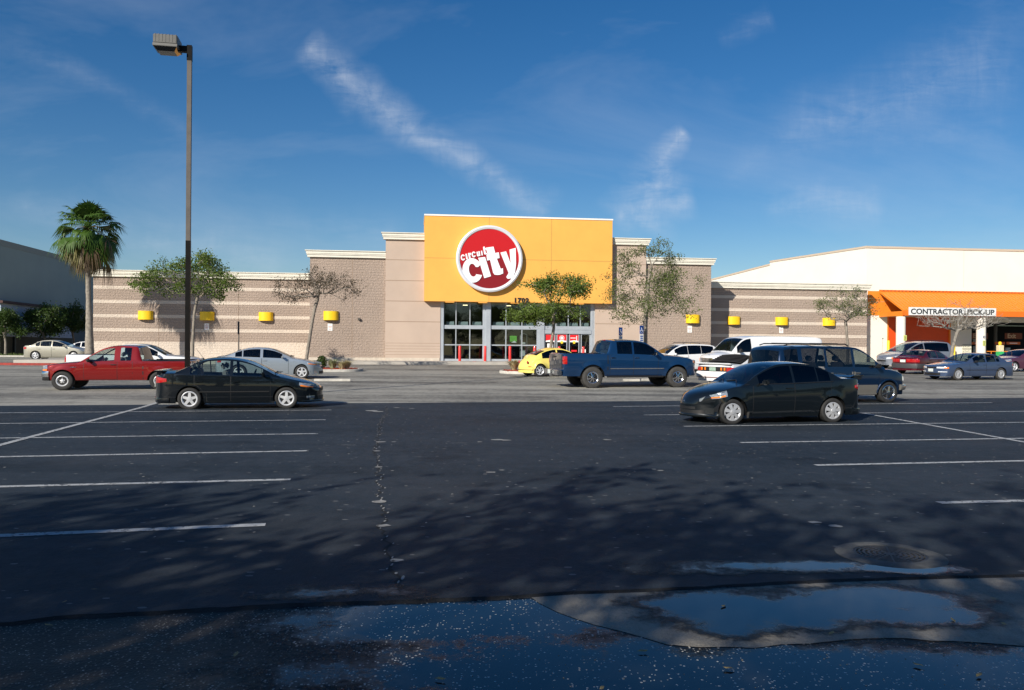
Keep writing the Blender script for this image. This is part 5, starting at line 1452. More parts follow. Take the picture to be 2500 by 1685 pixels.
def grass_tuft(px, py, Y, h, n, mat, label, cat='plant', spread=.5):
    g_ = pt(px, py, Y); base = (g_.x, Y, gz(Y) + .14); rnd = random.Random(int(px)); t = MB()
    for _ in range(n):
        a = rnd.uniform(0, 6.28); l = h * rnd.uniform(.6, 1.1); s = rnd.uniform(.1, spread); d = Vector((math.cos(a), math.sin(a), 0)); w_ = Vector((-d.y, d.x, 0)) * .014
        p0 = d * rnd.uniform(0, .12); p1 = p0 + d * s * .4 * h + Vector((0, 0, l * .65)); p2 = p0 + d * s * 1.1 * h * 1.2 + Vector((0, 0, l * .9))
        t.add([p0 - w_, p0 + w_, p1 + w_, p1 - w_, p2], [(0, 1, 2, 3), (3, 2, 4)])
    o = t.build('ornamental_grass', mat); o.location = base; tag(o, label, cat); return o
straw = pbr('straw_grass', (.46, .40, .22), .8, var=.3, vscale=6); sage = pbr('sage_grass', (.27, .29, .15), .8, var=.3, vscale=6)
grass_tuft(812, 905, qa.y + .7, .62, 300, sage, 'grey-green grass clump in the left island next to the leafy bush', spread=.8)
grass_tuft(834, 905, qa.y + .6, .50, 240, straw, 'straw coloured grass clump, middle of the left island', spread=.8)
grass_tuft(846, 906, qa.y + .9, .55, 240, straw, 'straw coloured grass clump at the tip of the left island', spread=.8)
grass_tuft(1255, 905, qb.y + .9, .68, 420, straw, 'dry straw grass clump on the mulch at the rear of the yellow car', spread=.9)
grass_tuft(1283, 903, qb.y + 1.0, .60, 200, sage, 'grey-green grass clump partly hidden behind the rear of the yellow car', spread=.6)

# parking stops
def stop_block(px0, px1, py, label, ang=R(9)):
    a = gpt((px0 + px1) / 2, py); L = abs(px1 - px0) / F * a.y; t = thing('parking_stop', label, 'parking stop', (a.x, a.y, gz(a.y)), ang, 'concrete parking stops')
    m = MB(); m.prism([(-.09, 0), (.09, 0), (.07, .11), (-.07, .11)], -L / 2, L / 2, 'YZ'); m.build('block', curbm, t, bevel=.01)
    m = MB(); m.cyl((L * .3, 0, .108), (L * .3, 0, .118), .02, n=8); m.cyl((-L * .3, 0, .108), (-L * .3, 0, .118), .02, n=8); m.build('pin', steelw, t)
stop_block(768, 855, 931, 'concrete parking stop between the silver-blue sedan and the open lane'); stop_block(1521, 1562, 931, 'concrete parking stop seen beneath the blue pickup'); stop_block(1566, 1592, 930, 'short broken parking stop beneath the blue pickup', R(20))
# ------------------------------------------------------------------ the vehicles
def lamp_box(name, mat, root, x0, x1, y0, y1, z0, z1, bevel=.01):
    m = MB(); m.box(x0, x1, y0, y1, z0, z1); return m.build(name, mat, root, bevel=bevel)
def plate_on(c, root, z, front=False, y=0.0, mat=None):
    e = 0.0 if front else c.L; n = 1 if front else -1; x = c.X(e, 0)
    m = MB(); m.box(x + n * .016, x + n * .028, y - .155, y + .155, z, z + .15)
    return m.build('number_plate', mat or plate, root)

# 1 dark green sedan, left foreground -------------------------------------------------
p_dgreen = paint('paint_dark_green', (0.0035, 0.006, 0.009), metal=.2, rough=.3)
corolla = Car(L=4.55, fo=.98, wb=2.57, r=.315, paint=p_dgreen, sill=.19,
    top=[(0, .50), (.05, .60), (.18, .70), (.5, .82), (.9, .92), (1.15, .985), (1.22, 1.00), (1.6, 1.19), (2.02, 1.375), (2.3, 1.445), (2.65, 1.475), (3.05, 1.455), (3.30, 1.40), (3.62, 1.24), (3.90, 1.115), (3.98, 1.095), (4.35, 1.085), (4.47, 1.04), (4.53, .92), (4.55, .80)],
    belt=[(0, .48), (.1, .60), (.3, .70), (.6, .79), (1.0, .87), (1.3, .92), (2.5, .95), (3.5, .985), (4.0, 1.02), (4.4, 1.0), (4.50, .90), (4.55, .78)],
    width=[(0, .66), (.05, .70), (.2, .77), (.5, .83), (.9, .85), (2.3, .855), (3.6, .85), (4.1, .82), (4.4, .76), (4.55, .70)],
    cabin=(1.15, 2.05, 3.30, 3.96), ws=(1.24, 2.05), rw=(3.35, 3.88), windows=[(1.62, 2.42), (2.50, 3.22), (3.25, 3.54)],
    tumble=.36, nose=.34, tail=.22, glass=glass_clear, int_mat=greyint, rim='spoke5')
t = place('sedan', 'dark green four-door sedan with silver five-spoke wheels, parked in front of the lamp post', corolla, 699.5, 998.7, 12.0, near=-1, scale=.975, zs=.985)
c = corolla
c.doors(t, [(1.42, 2.46), (2.48, 3.42)], handle=p_dgreen, hz=.80)
c.mirror(t, 1.60, p_dgreen)
c.seats(t, [(2.45, True), (3.25, False)], dash=1.55)
for sg in (1, -1):
    c.wrap('headlight', headl, t, (.68, .58), (.76, .67), .55, .42, True, sg, off=.010)
    c.wrap('turn_signal', amberlens, t, (.655, .60), (.70, .63), .50, .62, True, sg, off=.016)
    c.wrap('tail_light', redlens, t, (.80, .74), (.88, .95), .32, .46, False, sg, off=.014)
    c.wrap('fog_light', headl, t, (.31, .30), (.37, .37), .22, .56, True, sg, off=.008)
    c.side_patch('body_moulding', blackp, t, 1.44, 3.3, .50, .53, sg, off=.014, nz=1)
    c.side_patch('side_skirt', p_dgreen, t, 1.30, 3.05, .185, .245, sg, off=.022, nz=2)
c.mid('grille', blackp, t, .50, .585, .36, True, off=.004)
c.mid('lower_intake', blackp, t, .24, .36, .46, True, off=.004)
c.full_wrap('bumper_lip', p_dgreen, t, .19, .25, .45, True, off=.03)
c.full_wrap('rear_skirt', p_dgreen, t, .22, .34, .42, False, off=.028)
plate_on(c, t, .62)
c.wipers(t, t, 1.2) if False else c.wipers(t, 1.2)
w = MB(); x = c.X(4.35, 0)
w.prism([(x + .13, 1.085), (x + .05, 1.110), (x - .16, 1.105), (x - .17, 1.08)], -.62, .62)
w.box(x - .08, x + .06, -.62, -.50, .98, 1.095); w.box(x - .08, x + .06, .50, .62, .98, 1.095)
w.build('rear_wing', p_dgreen, t, bevel=.008)
a = MB(); a.tube([(c.X(3.30, 0), 0, 1.41), (c.X(3.52, 0), 0, 1.72)], [.006, .004], 5); a.cyl((c.X(3.30, 0), 0, 1.40), (c.X(3.33, 0), 0, 1.44), .018); a.build('antenna', blackp, t)

# 2 dark small sedan, right foreground -----------------------------------------------
p_dgrey = paint('paint_dark_grey_green', (0.005, 0.008, 0.011), metal=.2, rough=.3)
yaris = Car(L=4.32, fo=.79, wb=2.55, r=.30, paint=p_dgrey, sill=.19,
    top=[(0, .46), (.04, .56), (.15, .69), (.4, .795), (.75, .89), (.97, .94), (1.05, .955), (1.45, 1.20), (1.86, 1.395), (2.1, 1.45), (2.5, 1.465), (2.8, 1.445), (3.06, 1.385), (3.36, 1.24), (3.60, 1.115), (3.68, 1.098), (4.15, 1.10), (4.25, 1.075), (4.30, .96), (4.32, .82)],
    belt=[(0, .44), (.1, .58), (.3, .715), (.6, .80), (1.0, .88), (2.5, .95), (3.3, 1.0), (3.7, 1.05), (4.2, 1.05), (4.29, .94), (4.32, .80)],
    width=[(0, .62), (.05, .68), (.2, .76), (.5, .82), (.85, .84), (2.3, .845), (3.4, .845), (3.9, .82), (4.2, .76), (4.32, .70)],
    cabin=(1.0, 1.92, 3.06, 3.66), ws=(1.08, 1.90), rw=(3.10, 3.60), windows=[(1.45, 2.30), (2.36, 2.94), (2.97, 3.28)],
    tumble=.34, nose=.46, tail=.22, glass=glass_tint, ws_glass=glass_mid, rim='cover7', rimmat=hubcap, bulge=.012)
t = place('sedan', 'small dark grey sedan facing left with black-tinted windows and seven-spoke wheel covers', yaris, 1784, 1037.3, 194.5, near=1, scale=1.03, zs=.96)
c = yaris
c.doors(t, [(1.30, 2.33), (2.35, 3.28)], handle=p_dgrey, hz=.84)
c.mirror(t, 1.52, p_dgrey)
c.seats(t, [(2.30, True), (3.05, False)], dash=1.45)
for sg in (1, -1):
    c.wrap('headlight', headl, t, (.66, .52), (.795, .585), .55, .44, True, sg, off=.012)
    c.wrap('turn_signal', amberlens, t, (.655, .60), (.69, .625), .48, .64, True, sg, off=.016)
    c.wrap('tail_light', redlens, t, (.84, .72), (.90, .96), .26, .48, False, sg, off=.014)
    c.wrap('fog_light', headl, t, (.31, .31), (.37, .37), .10, .63, True, sg, off=.008)
    c.side_patch('side_skirt', p_dgrey, t, 1.20, 2.95, .18, .25, sg, off=.030, nz=2)
    c.side_patch('mudflap', rubber_dusty, t, c.sf + c.ra + .01, c.sf + c.ra + .05, .16, .30, sg, off=.02, nz=1)
    m = MB(); m.tube([(c.X(1.12, .8), sg * (c.y_at(1.12, .93) + .012), .925), (c.X(2.3, .84), sg * (c.y_at(2.3, .955) + .010), .955), (c.X(3.35, .8), sg * (c.y_at(3.35, 1.0) + .010), .998)], .010, 5); m.build('window_trim', chrome if False else blackp, t)
c.mid('grille', blackp, t, .34, .40, .36, True, off=.005)
c.mid('lower_intake', blackp, t, .24, .32, .50, True, off=.005)
c.full_wrap('bumper_lip', p_dgrey, t, .17, .24, .45, True, off=.035)
c.full_wrap('rear_skirt', p_dgrey, t, .20, .34, .40, False, off=.03)
plate_on(c, t, .60); c.wipers(t, 1.06)
w = MB(); x = c.X(4.12, 0)
w.prism([(x + .20, 1.095), (x + .08, 1.135), (x - .17, 1.145), (x - .19, 1.115)], -.66, .66); w.box(x - .12, x + .10, -.66, -.54, 1.03, 1.12); w.box(x - .12, x + .10, .54, .66, 1.03, 1.12)
w.build('rear_wing', p_dgrey, t, bevel=.01)
e = MB(); e.lathe([(.001, 0), (.045, 0), (.04, .012), (.001, .012)], 'X', 16, (c.X(.03, 0) + .0, 0, .50)); e.build('emblem', chrome, t)
st_ = MB(); y = .05; st_.box(c.X(1.86, 0) + .0, c.X(1.80, 0), .30, .42, c.zt(1.83) - .06, c.zt(1.83) - .055); st_.build('window_sticker', clearlens, t)

# 3 blue crew pickup ------------------------------------------------------------------
p_blue = paint('paint_blue', (0.006, 0.036, 0.105), metal=.35, rough=.32)
p_tail = paint('paint_tailgate_shade', (0.035, 0.042, 0.055), metal=.3, rough=.4)  # shade on the blue tailgate, put into its paint as dark grey
ram = Car(L=5.78, fo=1.02, wb=3.56, r=.405, paint=p_blue, sill=.46, tyre_w=.29,
    top=[(0, .86), (.05, .98), (.2, 1.12), (.6, 1.22), (1.2, 1.29), (1.55, 1.32), (1.62, 1.35), (2.0, 1.60), (2.40, 1.82), (2.7, 1.875), (3.2, 1.895), (3.70, 1.87), (3.78, 1.82), (3.98, 1.36), (4.02, 1.335), (5.70, 1.335), (5.75, 1.30), (5.78, 1.22)],
    belt=[(0, .84), (.1, .98), (.25, 1.08), (.6, 1.16), (1.3, 1.22), (2.0, 1.255), (4.0, 1.30), (5.70, 1.32), (5.78, 1.20)],
    width=[(0, .82), (.05, .86), (.2, .93), (.5, .985), (1.5, 1.0), (4.5, 1.0), (5.6, .99), (5.74, .97), (5.78, .95)],
    cabin=(1.58, 2.45, 3.74, 4.0), ws=(1.66, 2.42), rw=(3.78, 3.98), windows=[(1.98, 2.86), (2.94, 3.56)], bed=(4.08, 5.70),
    tumble=.22, nose=.22, tail=.04, glass=glass_tint, rw_glass=glass_mid, rim='chrome8', rimmat=chrome, tyremat=rubber_dusty, rim_r=.56, arch_gap=.10, archflare=.02, wheel_out=.03)
t = place('pickup_truck', 'blue crew-cab pickup truck on big off-road tyres with chrome wheels, facing right', ram, 1444.8, 947.5, 14.0, near=-1, scale=1.04, cat='pickup truck', front=False)
c = ram
c.doors(t, [(1.86, 2.88), (2.90, 3.86)], handle=chrome, hz=1.17, zlow=.03)
c.mirror(t, 2.02, chrome, size=1.25)
c.seats(t, [(2.75, True), (3.45, False)], z=.75, dash=1.95)
for sg in (1, -1):
    c.wrap('headlight', headl, t, (.98, .84), (1.10, 1.05), .20, .62, True, sg, off=.012)
    c.wrap('turn_signal', amberlens, t, (.98, .92), (1.07, 1.03), .17, .84, True, sg, off=.017)
    c.wrap('tail_light', redlens, t, (.93, .93), (1.22, 1.22), .14, .86, False, sg, off=.014)
    c.side_patch('body_moulding', chrome, t, 1.62, 3.86, .735, .765, sg, off=.018, nz=1)
    m = MB(); m.tube([(c.X(1.65, 0), sg * 1.0, .44), (c.X(4.0, 0), sg * 1.0, .44)], .035, 8); m.build('running_board', blackp, t)
    c.side_patch('cab_gap', blackp, t, 3.94, 3.975, .50, 1.27, sg, off=.004, nz=3)
c.mid('grille', chrome, t, .66, .84, .50, True, off=.02)
c.full_wrap('front_bumper', p_blue, t, .48, .66, .35, True, off=.03)
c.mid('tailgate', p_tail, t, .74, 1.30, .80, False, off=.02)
e = MB(); x = c.X(c.L, 0); e.box(x - .04, x - .02, -.05, .05, 1.04, 1.14); e.build('emblem', chrome, t, bevel=.01)
h = MB(); h.box(x - .05, x - .02, -.12, .12, 1.17, 1.22); h.build('tailgate_handle', blackp, t)
b_ = MB(); b_.box(x - .20, x - .02, -.93, .93, .50, .70); b_.box(x - .21, x - .06, -.28, .28, .52, .63)
b_.build('rear_bumper', chrome, t, bevel=.03)
h = MB(); h.tube([(x + .1, 0, .46), (x - .22, 0, .46), (x - .24, 0, .55)], .03, 8); h.build('tow_hitch', steelw, t)
plate_on(c, t, .545).location.x = -.24
bd = MB(); xa, xb = c.X(4.08, 0), c.X(5.68, 0)
bd.box(xb, xa, -.90, .90, .76, .80); bd.box(xb, xa, -.93, -.89, .78, 1.30); bd.box(xb, xa, .89, .93, .78, 1.30); bd.box(xa - .03, xa + .01, -.90, .90, .78, 1.31); bd.box(xb - .02, xb + .03, -.9, .9, .78, 1.31)
bd.build('bed_liner', blackp, t)
bl = MB(); bl.box(c.X(3.78, 0) - .02, c.X(3.73, 0), -.10, .10, 1.84, 1.87); bl.build('brake_light', redlens, t, bevel=.008)
am = MB(); am.tube([(c.X(1.5, 1), -.88, 1.22), (c.X(1.52, 1), -.88, 1.62)], .005, 5); am.build('antenna', steelw, t)

# 4 red extended-cab pickup ------------------------------------------------------------
p_red = paint('paint_red', (0.20, 0.007, 0.007), metal=.2, rough=.3)
ranger = Car(L=5.10, fo=.82, wb=3.19, r=.355, paint=p_red, sill=.38, tyre_w=.23,
    top=[(0, .72), (.05, .82), (.2, .93), (.6, 1.01), (1.1, 1.06), (1.30, 1.085), (1.38, 1.12), (1.75, 1.38), (2.10, 1.60), (2.35, 1.68), (2.8, 1.71), (3.20, 1.69), (3.28, 1.62), (3.42, 1.14), (3.46, 1.13), (5.02, 1.13), (5.07, 1.09), (5.10, 1.0)],
    belt=[(0, .70), (.1, .82), (.3, .92), (.7, .98), (1.3, 1.03), (2.0, 1.06), (3.4, 1.09), (5.02, 1.115), (5.10, .98)],
    width=[(0, .74), (.05, .78), (.2, .83), (.5, .87), (1.3, .88), (4.6, .88), (5.0, .87), (5.10, .84)],
    cabin=(1.32, 2.15, 3.24, 3.44), ws=(1.40, 2.12), rw=(3.28, 3.42), windows=[(1.68, 2.50), (2.70, 3.06)], bed=(3.52, 5.02),
    tumble=.26, nose=.2, tail=.03, glass=glass_clear, rim='steel', rimmat=alloy, rim_r=.56, arch_gap=.075, archflare=.015, tyremat=rubber)
t = place('pickup_truck', 'red extended-cab pickup truck facing left, parked behind the dark green sedan', ranger, 153.5, 953, 190.5, near=1, scale=1.03, zs=.93, cat='pickup truck')
c = ranger
c.doors(t, [(1.52, 2.60)], handle=blackp, hz=.965, zlow=.03)
c.mirror(t, 1.70, blackp, size=1.1)
c.seats(t, [(2.45, True)], z=.62, dash=1.65)
for sg in (1, -1):
    c.wrap('headlight', headl, t, (.82, .76), (.94, .90), .22, .48, True, sg, off=.010)
    c.wrap('turn_signal', amberlens, t, (.74, .72), (.80, .77), .20, .60, True, sg, off=.014)
    c.wrap('tail_light', redlens, t, (.74, .74), (1.05, 1.05), .06, .74, False, sg, off=.012)
    c.side_patch('cab_gap', blackp, t, 3.44, 3.475, .42, 1.10, sg, off=.004, nz=3)
    c.side_patch('panel_gap', blackp, t, 3.10, 3.112, .42, 1.08, sg, off=.003, nz=3)
    e = c.side_patch('badge', chrome, t, 1.08, 1.28, .86, .885, sg, off=.008, nz=1)
    c.side_patch('bed_rail_cap', blackp, t, 3.50, 5.02, 1.10, 1.135, sg, off=.012, nz=1)
c.mid('grille', blackp, t, .74, .86, .50, True, off=.012)
c.full_wrap('front_bumper', chrome, t, .50, .72, .30, True, off=.05)
c.full_wrap('bumper_valance', blackp, t, .36, .50, .30, True, off=.02)
bd = MB(); xa, xb = c.X(3.52, 0), c.X(5.02, 0)
bd.box(xb, xa, -.78, .78, .68, .71); bd.box(xb, xa, -.80, -.77, .70, 1.10); bd.box(xb, xa, .77, .80, .70, 1.10); bd.box(xa - .03, xa, -.8, .8, .7, 1.11)
bd.build('bed_liner', blackp, t)
b_ = MB(); x = c.X(c.L, 0); b_.box(x - .17, x - .01, -.82, .82, .46, .62); b_.build('rear_bumper', chrome, t, bevel=.03)

# 5 white pickup behind it -------------------------------------------------------------
p_white = paint('paint_white', (0.74, 0.75, 0.76), metal=0, rough=.35, dirt=.02)
wp = Car(L=5.75, fo=.90, wb=3.5, r=.36, paint=p_white, sill=.42, tyre_w=.24,
    top=[(0, .80), (.05, .90), (.2, 1.02), (.6, 1.10), (1.1, 1.15), (1.38, 1.17), (1.46, 1.20), (1.85, 1.45), (2.25, 1.68), (2.5, 1.75), (2.9, 1.78), (3.30, 1.76), (3.40, 1.70), (3.55, 1.20), (3.6, 1.19), (5.66, 1.19), (5.71, 1.15), (5.75, 1.05)],
    belt=[(0, .78), (.1, .9), (.3, 1.0), (.7, 1.06), (1.4, 1.11), (3.5, 1.15), (5.66, 1.175), (5.75, 1.04)],
    width=[(0, .78), (.05, .82), (.2, .87), (.5, .92), (1.3, .93), (5.2, .93), (5.65, .92), (5.75, .89)],
    cabin=(1.40, 2.3, 3.36, 3.58), ws=(1.48, 2.27), rw=(3.40, 3.55), windows=[(1.80, 2.60), (2.78, 3.22)], bed=(3.66, 5.66),
    tumble=.26, nose=.2, tail=.03, glass=glass_tint, ws_glass=glass_mid, rim='steel', arch_gap=.07)
t = place('pickup_truck', 'white pickup truck facing right, mostly hidden behind the red pickup', wp, 436, 921, 11, near=-1, scale=1.03, zs=.87, cat='pickup truck')
c = wp
c.doors(t, [(1.62, 2.68)], handle=blackp, hz=1.03); c.mirror(t, 1.82, blackp, size=1.2); c.seats(t, [(2.55, True)], z=.7, dash=1.8); c.wipers(t, 1.5)
for sg in (1, -1): c.wrap('headlight', headl, t, (.86, .82), (.98, .97), .18, .55, True, sg); c.wrap('tail_light', redlens, t, (.8, .8), (1.1, 1.1), .06, .78, False, sg)
c.mid('grille', blackp, t, .80, .92, .5, True, off=.01); c.full_wrap('front_bumper', chrome, t, .52, .74, .3, True, off=.05)
bd = MB(); xa, xb = c.X(3.66, 0), c.X(5.66, 0); bd.box(xb, xa, -.84, .84, .72, .75); bd.box(xa - .03, xa, -.84, .84, .72, 1.16); bd.box(xb, xa, -.85, -.82, .74, 1.16); bd.box(xb, xa, .82, .85, .74, 1.16); bd.build('bed_liner', blackp, t)

# 6 silver-blue sedan ------------------------------------------------------------------
p_silver = paint('paint_silver_blue', (0.36, 0.41, 0.46), metal=.5, rough=.3)
alt = Car(L=4.86, fo=.94, wb=2.80, r=.325, paint=p_silver, sill=.20,
    top=[(0, .50), (.05, .60), (.2, .72), (.6, .86), (1.1, .96), (1.28, .99), (1.36, 1.02), (1.8, 1.22), (2.25, 1.40), (2.6, 1.46), (2.95, 1.475), (3.35, 1.445), (3.75, 1.34), (4.15, 1.18), (4.42, 1.09), (4.65, 1.06), (4.78, 1.02), (4.83, .9), (4.86, .78)],
    belt=[(0, .48), (.1, .6), (.3, .72), (.7, .83), (1.3, .93), (2.6, .97), (3.8, 1.02), (4.4, 1.03), (4.75, .98), (4.86, .76)],
    width=[(0, .68), (.05, .73), (.2, .80), (.55, .87), (1.0, .89), (3.6, .89), (4.3, .86), (4.7, .79), (4.86, .72)],
    cabin=(1.30, 2.28, 3.6, 4.45), ws=(1.40, 2.28), rw=(3.66, 4.36), windows=[(1.82, 2.68), (2.80, 3.55), (3.6, 3.9)],
    tumble=.36, nose=.36, tail=.24, glass=glass_tint, ws_glass=glass_mid, rim='spoke5')
t = place('sedan', 'silver-blue sedan facing right, nose by the mulched island, behind the dark green sedan', alt, 737, 925.5, 12, near=-1)
c = alt
c.doors(t, [(1.55, 2.72), (2.74, 3.72)], handle=p_silver, hz=.86); c.mirror(t, 1.80, p_silver); c.seats(t, [(2.6, True), (3.5, False)], dash=1.7); c.wipers(t, 1.38)
for sg in (1, -1):
    c.wrap('headlight', headl, t, (.72, .62), (.82, .74), .60, .42, True, sg); c.wrap('turn_signal', amberlens, t, (.70, .64), (.74, .68), .58, .66, True, sg, off=.017)
    c.wrap('tail_light', redlens, t, (.78, .76), (.92, .94), .2, .6, False, sg)
c.mid('grille', blackp, t, .50, .60, .34, True); c.mid('lower_intake', blackp, t, .24, .36, .5, True); plate_on(c, t, .42, True, mat=blackp)

# 7 yellow round coupe -----------------------------------------------------------------
p_yellow = paint('paint_pale_yellow', (0.86, 0.70, 0.16), metal=0, rough=.3, dirt=.02)
bee = Car(L=4.08, fo=.76, wb=2.51, r=.322, paint=p_yellow, sill=.20, bulge=.05, archflare=.02,
    top=[(0, .48), (.05, .58), (.2, .70), (.5, .84), (.85, .95), (.95, .98), (1.0, 1.02), (1.3, 1.26), (1.65, 1.42), (2.0, 1.495), (2.35, 1.50), (2.7, 1.44), (3.05, 1.32), (3.4, 1.15), (3.62, 1.00), (3.80, .88), (3.95, .74), (4.04, .60), (4.08, .50)],
    belt=[(0, .46), (.1, .6), (.3, .72), (.7, .84), (1.0, .90), (2.0, .93), (3.0, .93), (3.5, .90), (3.8, .78), (4.0, .58), (4.08, .48)],
    width=[(0, .60), (.05, .66), (.25, .76), (.6, .82), (1.4, .80), (2.2, .80), (3.2, .82), (3.7, .78), (3.95, .70), (4.08, .62)],
    cabin=(.97, 1.7, 2.75, 3.60), ws=(1.04, 1.68), rw=(2.92, 3.42), windows=[(1.22, 2.22), (2.30, 3.12)],
    tumble=.30, nose=.34, tail=.34, glass=glass_tint, rim='spoke6', rimmat=alloy)
t = place('small_car', 'pale yellow round-roofed two-door car behind the tailgate of the blue pickup', bee, 1316, 920, 22, near=-1, cat='car', front=False, scale=.99)
c = bee
c.doors(t, [(1.25, 2.28)], handle=p_yellow, hz=.84); c.seats(t, [(2.1, True)], dash=1.35)
for sg in (1, -1):
    e = MB(); x = c.X(3.93, .5); e.lathe([(.001, -.03), (.07, -.025), (.085, 0), (.001, .0)], 'X', 18, (x - .02, sg * .56, .74)); e.build('tail_light', redlens, t, smooth=40)
    c.wrap('side_reflector', redlens, t, (.50, .50), (.535, .535), .26, .64, False, sg, off=.012)
c.full_wrap('bumper_strip', blackp, t, .34, .37, .30, False, off=.012)

# 8 white suv -------------------------------------------------------------------------
suv = Car(L=4.68, fo=.93, wb=2.70, r=.35, paint=p_white, sill=.28,
    top=[(0, .70), (.05, .80), (.2, .93), (.6, 1.05), (1.0, 1.12), (1.08, 1.15), (1.5, 1.42), (1.9, 1.62), (2.2, 1.70), (2.8, 1.73), (3.6, 1.71), (4.1, 1.64), (4.2, 1.58), (4.45, 1.20), (4.55, 1.08), (4.62, .95), (4.68, .75)],
    belt=[(0, .68), (.1, .8), (.4, .95), (1.0, 1.04), (2.5, 1.08), (3.8, 1.14), (4.3, 1.16), (4.5, 1.02), (4.68, .72)],
    width=[(0, .74), (.1, .80), (.4, .90), (1.0, .93), (3.8, .93), (4.3, .90), (4.55, .84), (4.68, .78)],
    cabin=(1.02, 1.95, 4.12, 4.48), ws=(1.12, 1.95), rw=(4.2, 4.45), windows=[(1.55, 2.385), (2.40, 3.235), (3.25, 4.05)],
    tumble=.28, nose=.3, tail=.2, glass=glass_tint, ws_glass=glass_mid, rim='spoke5')
t = place('suv', 'white sport utility car behind the hood of the blue pickup', suv, 1726, 913, 197, near=1, cat='suv', front=False, scale=1.0)
c = suv
c.doors(t, [(1.35, 2.39), (2.41, 3.3)], handle=p_white, hz=.96); c.seats(t, [(2.35, True), (3.2, False)], z=.45, dash=1.5); c.mirror(t, 1.5, p_white)
for sg in (1, -1):
    m = MB(); m.tube([(c.X(2.2, 0), sg * .62, 1.72), (c.X(2.3, 0), sg * .62, 1.765), (c.X(3.9, 0), sg * .62, 1.765), (c.X(4.0, 0), sg * .62, 1.71)], .018, 6); m.build('roof_rail', blackp, t)
    c.wrap('headlight', headl, t, (.84, .78), (.94, .90), .4, .5, True, sg); c.wrap('tail_light', redlens, t, (.9, .9), (1.1, 1.1), .15, .66, False, sg)
c.mid('grille', blackp, t, .6, .72, .5, True)

# 9 white cargo van --------------------------------------------------------------------
van = Car(L=6.20, fo=.80, wb=3.50, r=.365, paint=p_white, sill=.40, tyre_w=.24,
    top=[(0, .86), (.04, .98), (.15, 1.12), (.5, 1.24), (.78, 1.30), (.85, 1.34), (1.2, 1.68), (1.5, 1.93), (1.75, 2.04), (2.2, 2.09), (3.5, 2.10), (5.5, 2.08), (5.95, 2.03), (6.10, 1.92), (6.16, 1.3), (6.20, .9)],
    belt=[(0, .84), (.05, .98), (.2, 1.10), (.8, 1.22), (1.4, 1.25), (3.0, 1.27), (5.9, 1.27), (6.12, 1.2), (6.20, .88)],
    width=[(0, .88), (.05, .93), (.2, .97), (.8, 1.0), (5.6, 1.0), (6.0, .98), (6.20, .93)],
    cabin=(.80, 1.6, 6.0, 6.18), ws=(.88, 1.58), rw=(6.10, 6.15), windows=[(1.15, 1.95)],
    tumble=.17, nose=.20, tail=.1, glass=glass_mid, rw_glass=glass_tint, side_glass=[glass_tint], rim='steel')
t = place('cargo_van', 'white cargo van with a plain box body, facing left behind the white sports coupe', van, 1782, 926, 196.5, near=1, cat='van', scale=1.04, zs=1.0)
c = van
c.doors(t, [(1.0, 2.02)], handle=blackp, hz=1.12, zlow=.03); c.mirror(t, 1.22, blackp, z=1.36, size=1.5); c.seats(t, [(1.9, True)], z=.75, dash=1.15); c.wipers(t, .84)
for sg in (1, -1):
    c.wrap('headlight', headl, t, (.78, .76), (.98, .97), .03, .58, True, sg, off=.014); c.wrap('turn_signal', amberlens, t, (.80, .78), (.98, .97), .14, .88, True, sg, off=.02)
c.mid('grille', chrome, t, .70, 1.0, .55, True, off=.02)
for k in range(4):
    m = MB(); x = c.X(0, 0); z = .745 + .062 * k; m.box(x + .018, x + .026, -.48, .48, z, z + .03); m.build('grille_slot', blackp, t)
c.full_wrap('front_bumper', blackp, t, .42, .68, .35, True, off=.05)
e = MB(); x = c.X(.2, 0); e.lathe([(.001, 0), (.05, 0), (.05, .012), (.001, .012)], 'Z', 14, (x, 0, c.zt(.2))); e.build('emblem', blackp, t)
c.side_patch('body_moulding', blackp, t, 2.1, 5.3, .60, .64, 1, off=.012, nz=1)

# 10 white sports coupe with louvres ----------------------------------------------------
cam_c = Car(L=4.88, fo=1.05, wb=2.57, r=.325, paint=p_white, sill=.20,
    top=[(0, .45), (.05, .55), (.3, .68), (.9, .83), (1.45, .92), (1.55, .94), (2.0, 1.12), (2.35, 1.235), (2.7, 1.27), (3.0, 1.25), (3.3, 1.18), (3.8, 1.02), (4.15, .93), (4.30, .91), (4.70, .93), (4.80, .90), (4.84, .80), (4.88, .72)],
    belt=[(0, .44), (.1, .54), (.5, .68), (1.4, .84), (2.5, .87), (3.6, .89), (4.2, .89), (4.78, .88), (4.88, .70)],
    width=[(0, .72), (.1, .80), (.5, .89), (1.5, .92), (3.6, .93), (4.5, .90), (4.80, .87), (4.88, .85)],
    cabin=(1.50, 2.45, 3.05, 4.22), ws=(1.62, 2.42), rw=(3.05, 4.12), windows=[(2.0, 2.95)],
    tumble=.42, nose=.3, tail=.14, glass=glass_tint, rim='spoke5')
t = place('sports_coupe', 'white sports coupe with black rear window louvres, seen from behind by the cargo van', cam_c, 1741, 937, 42, near=1, cat='sports car', front=False, scale=1.02)
c = cam_c
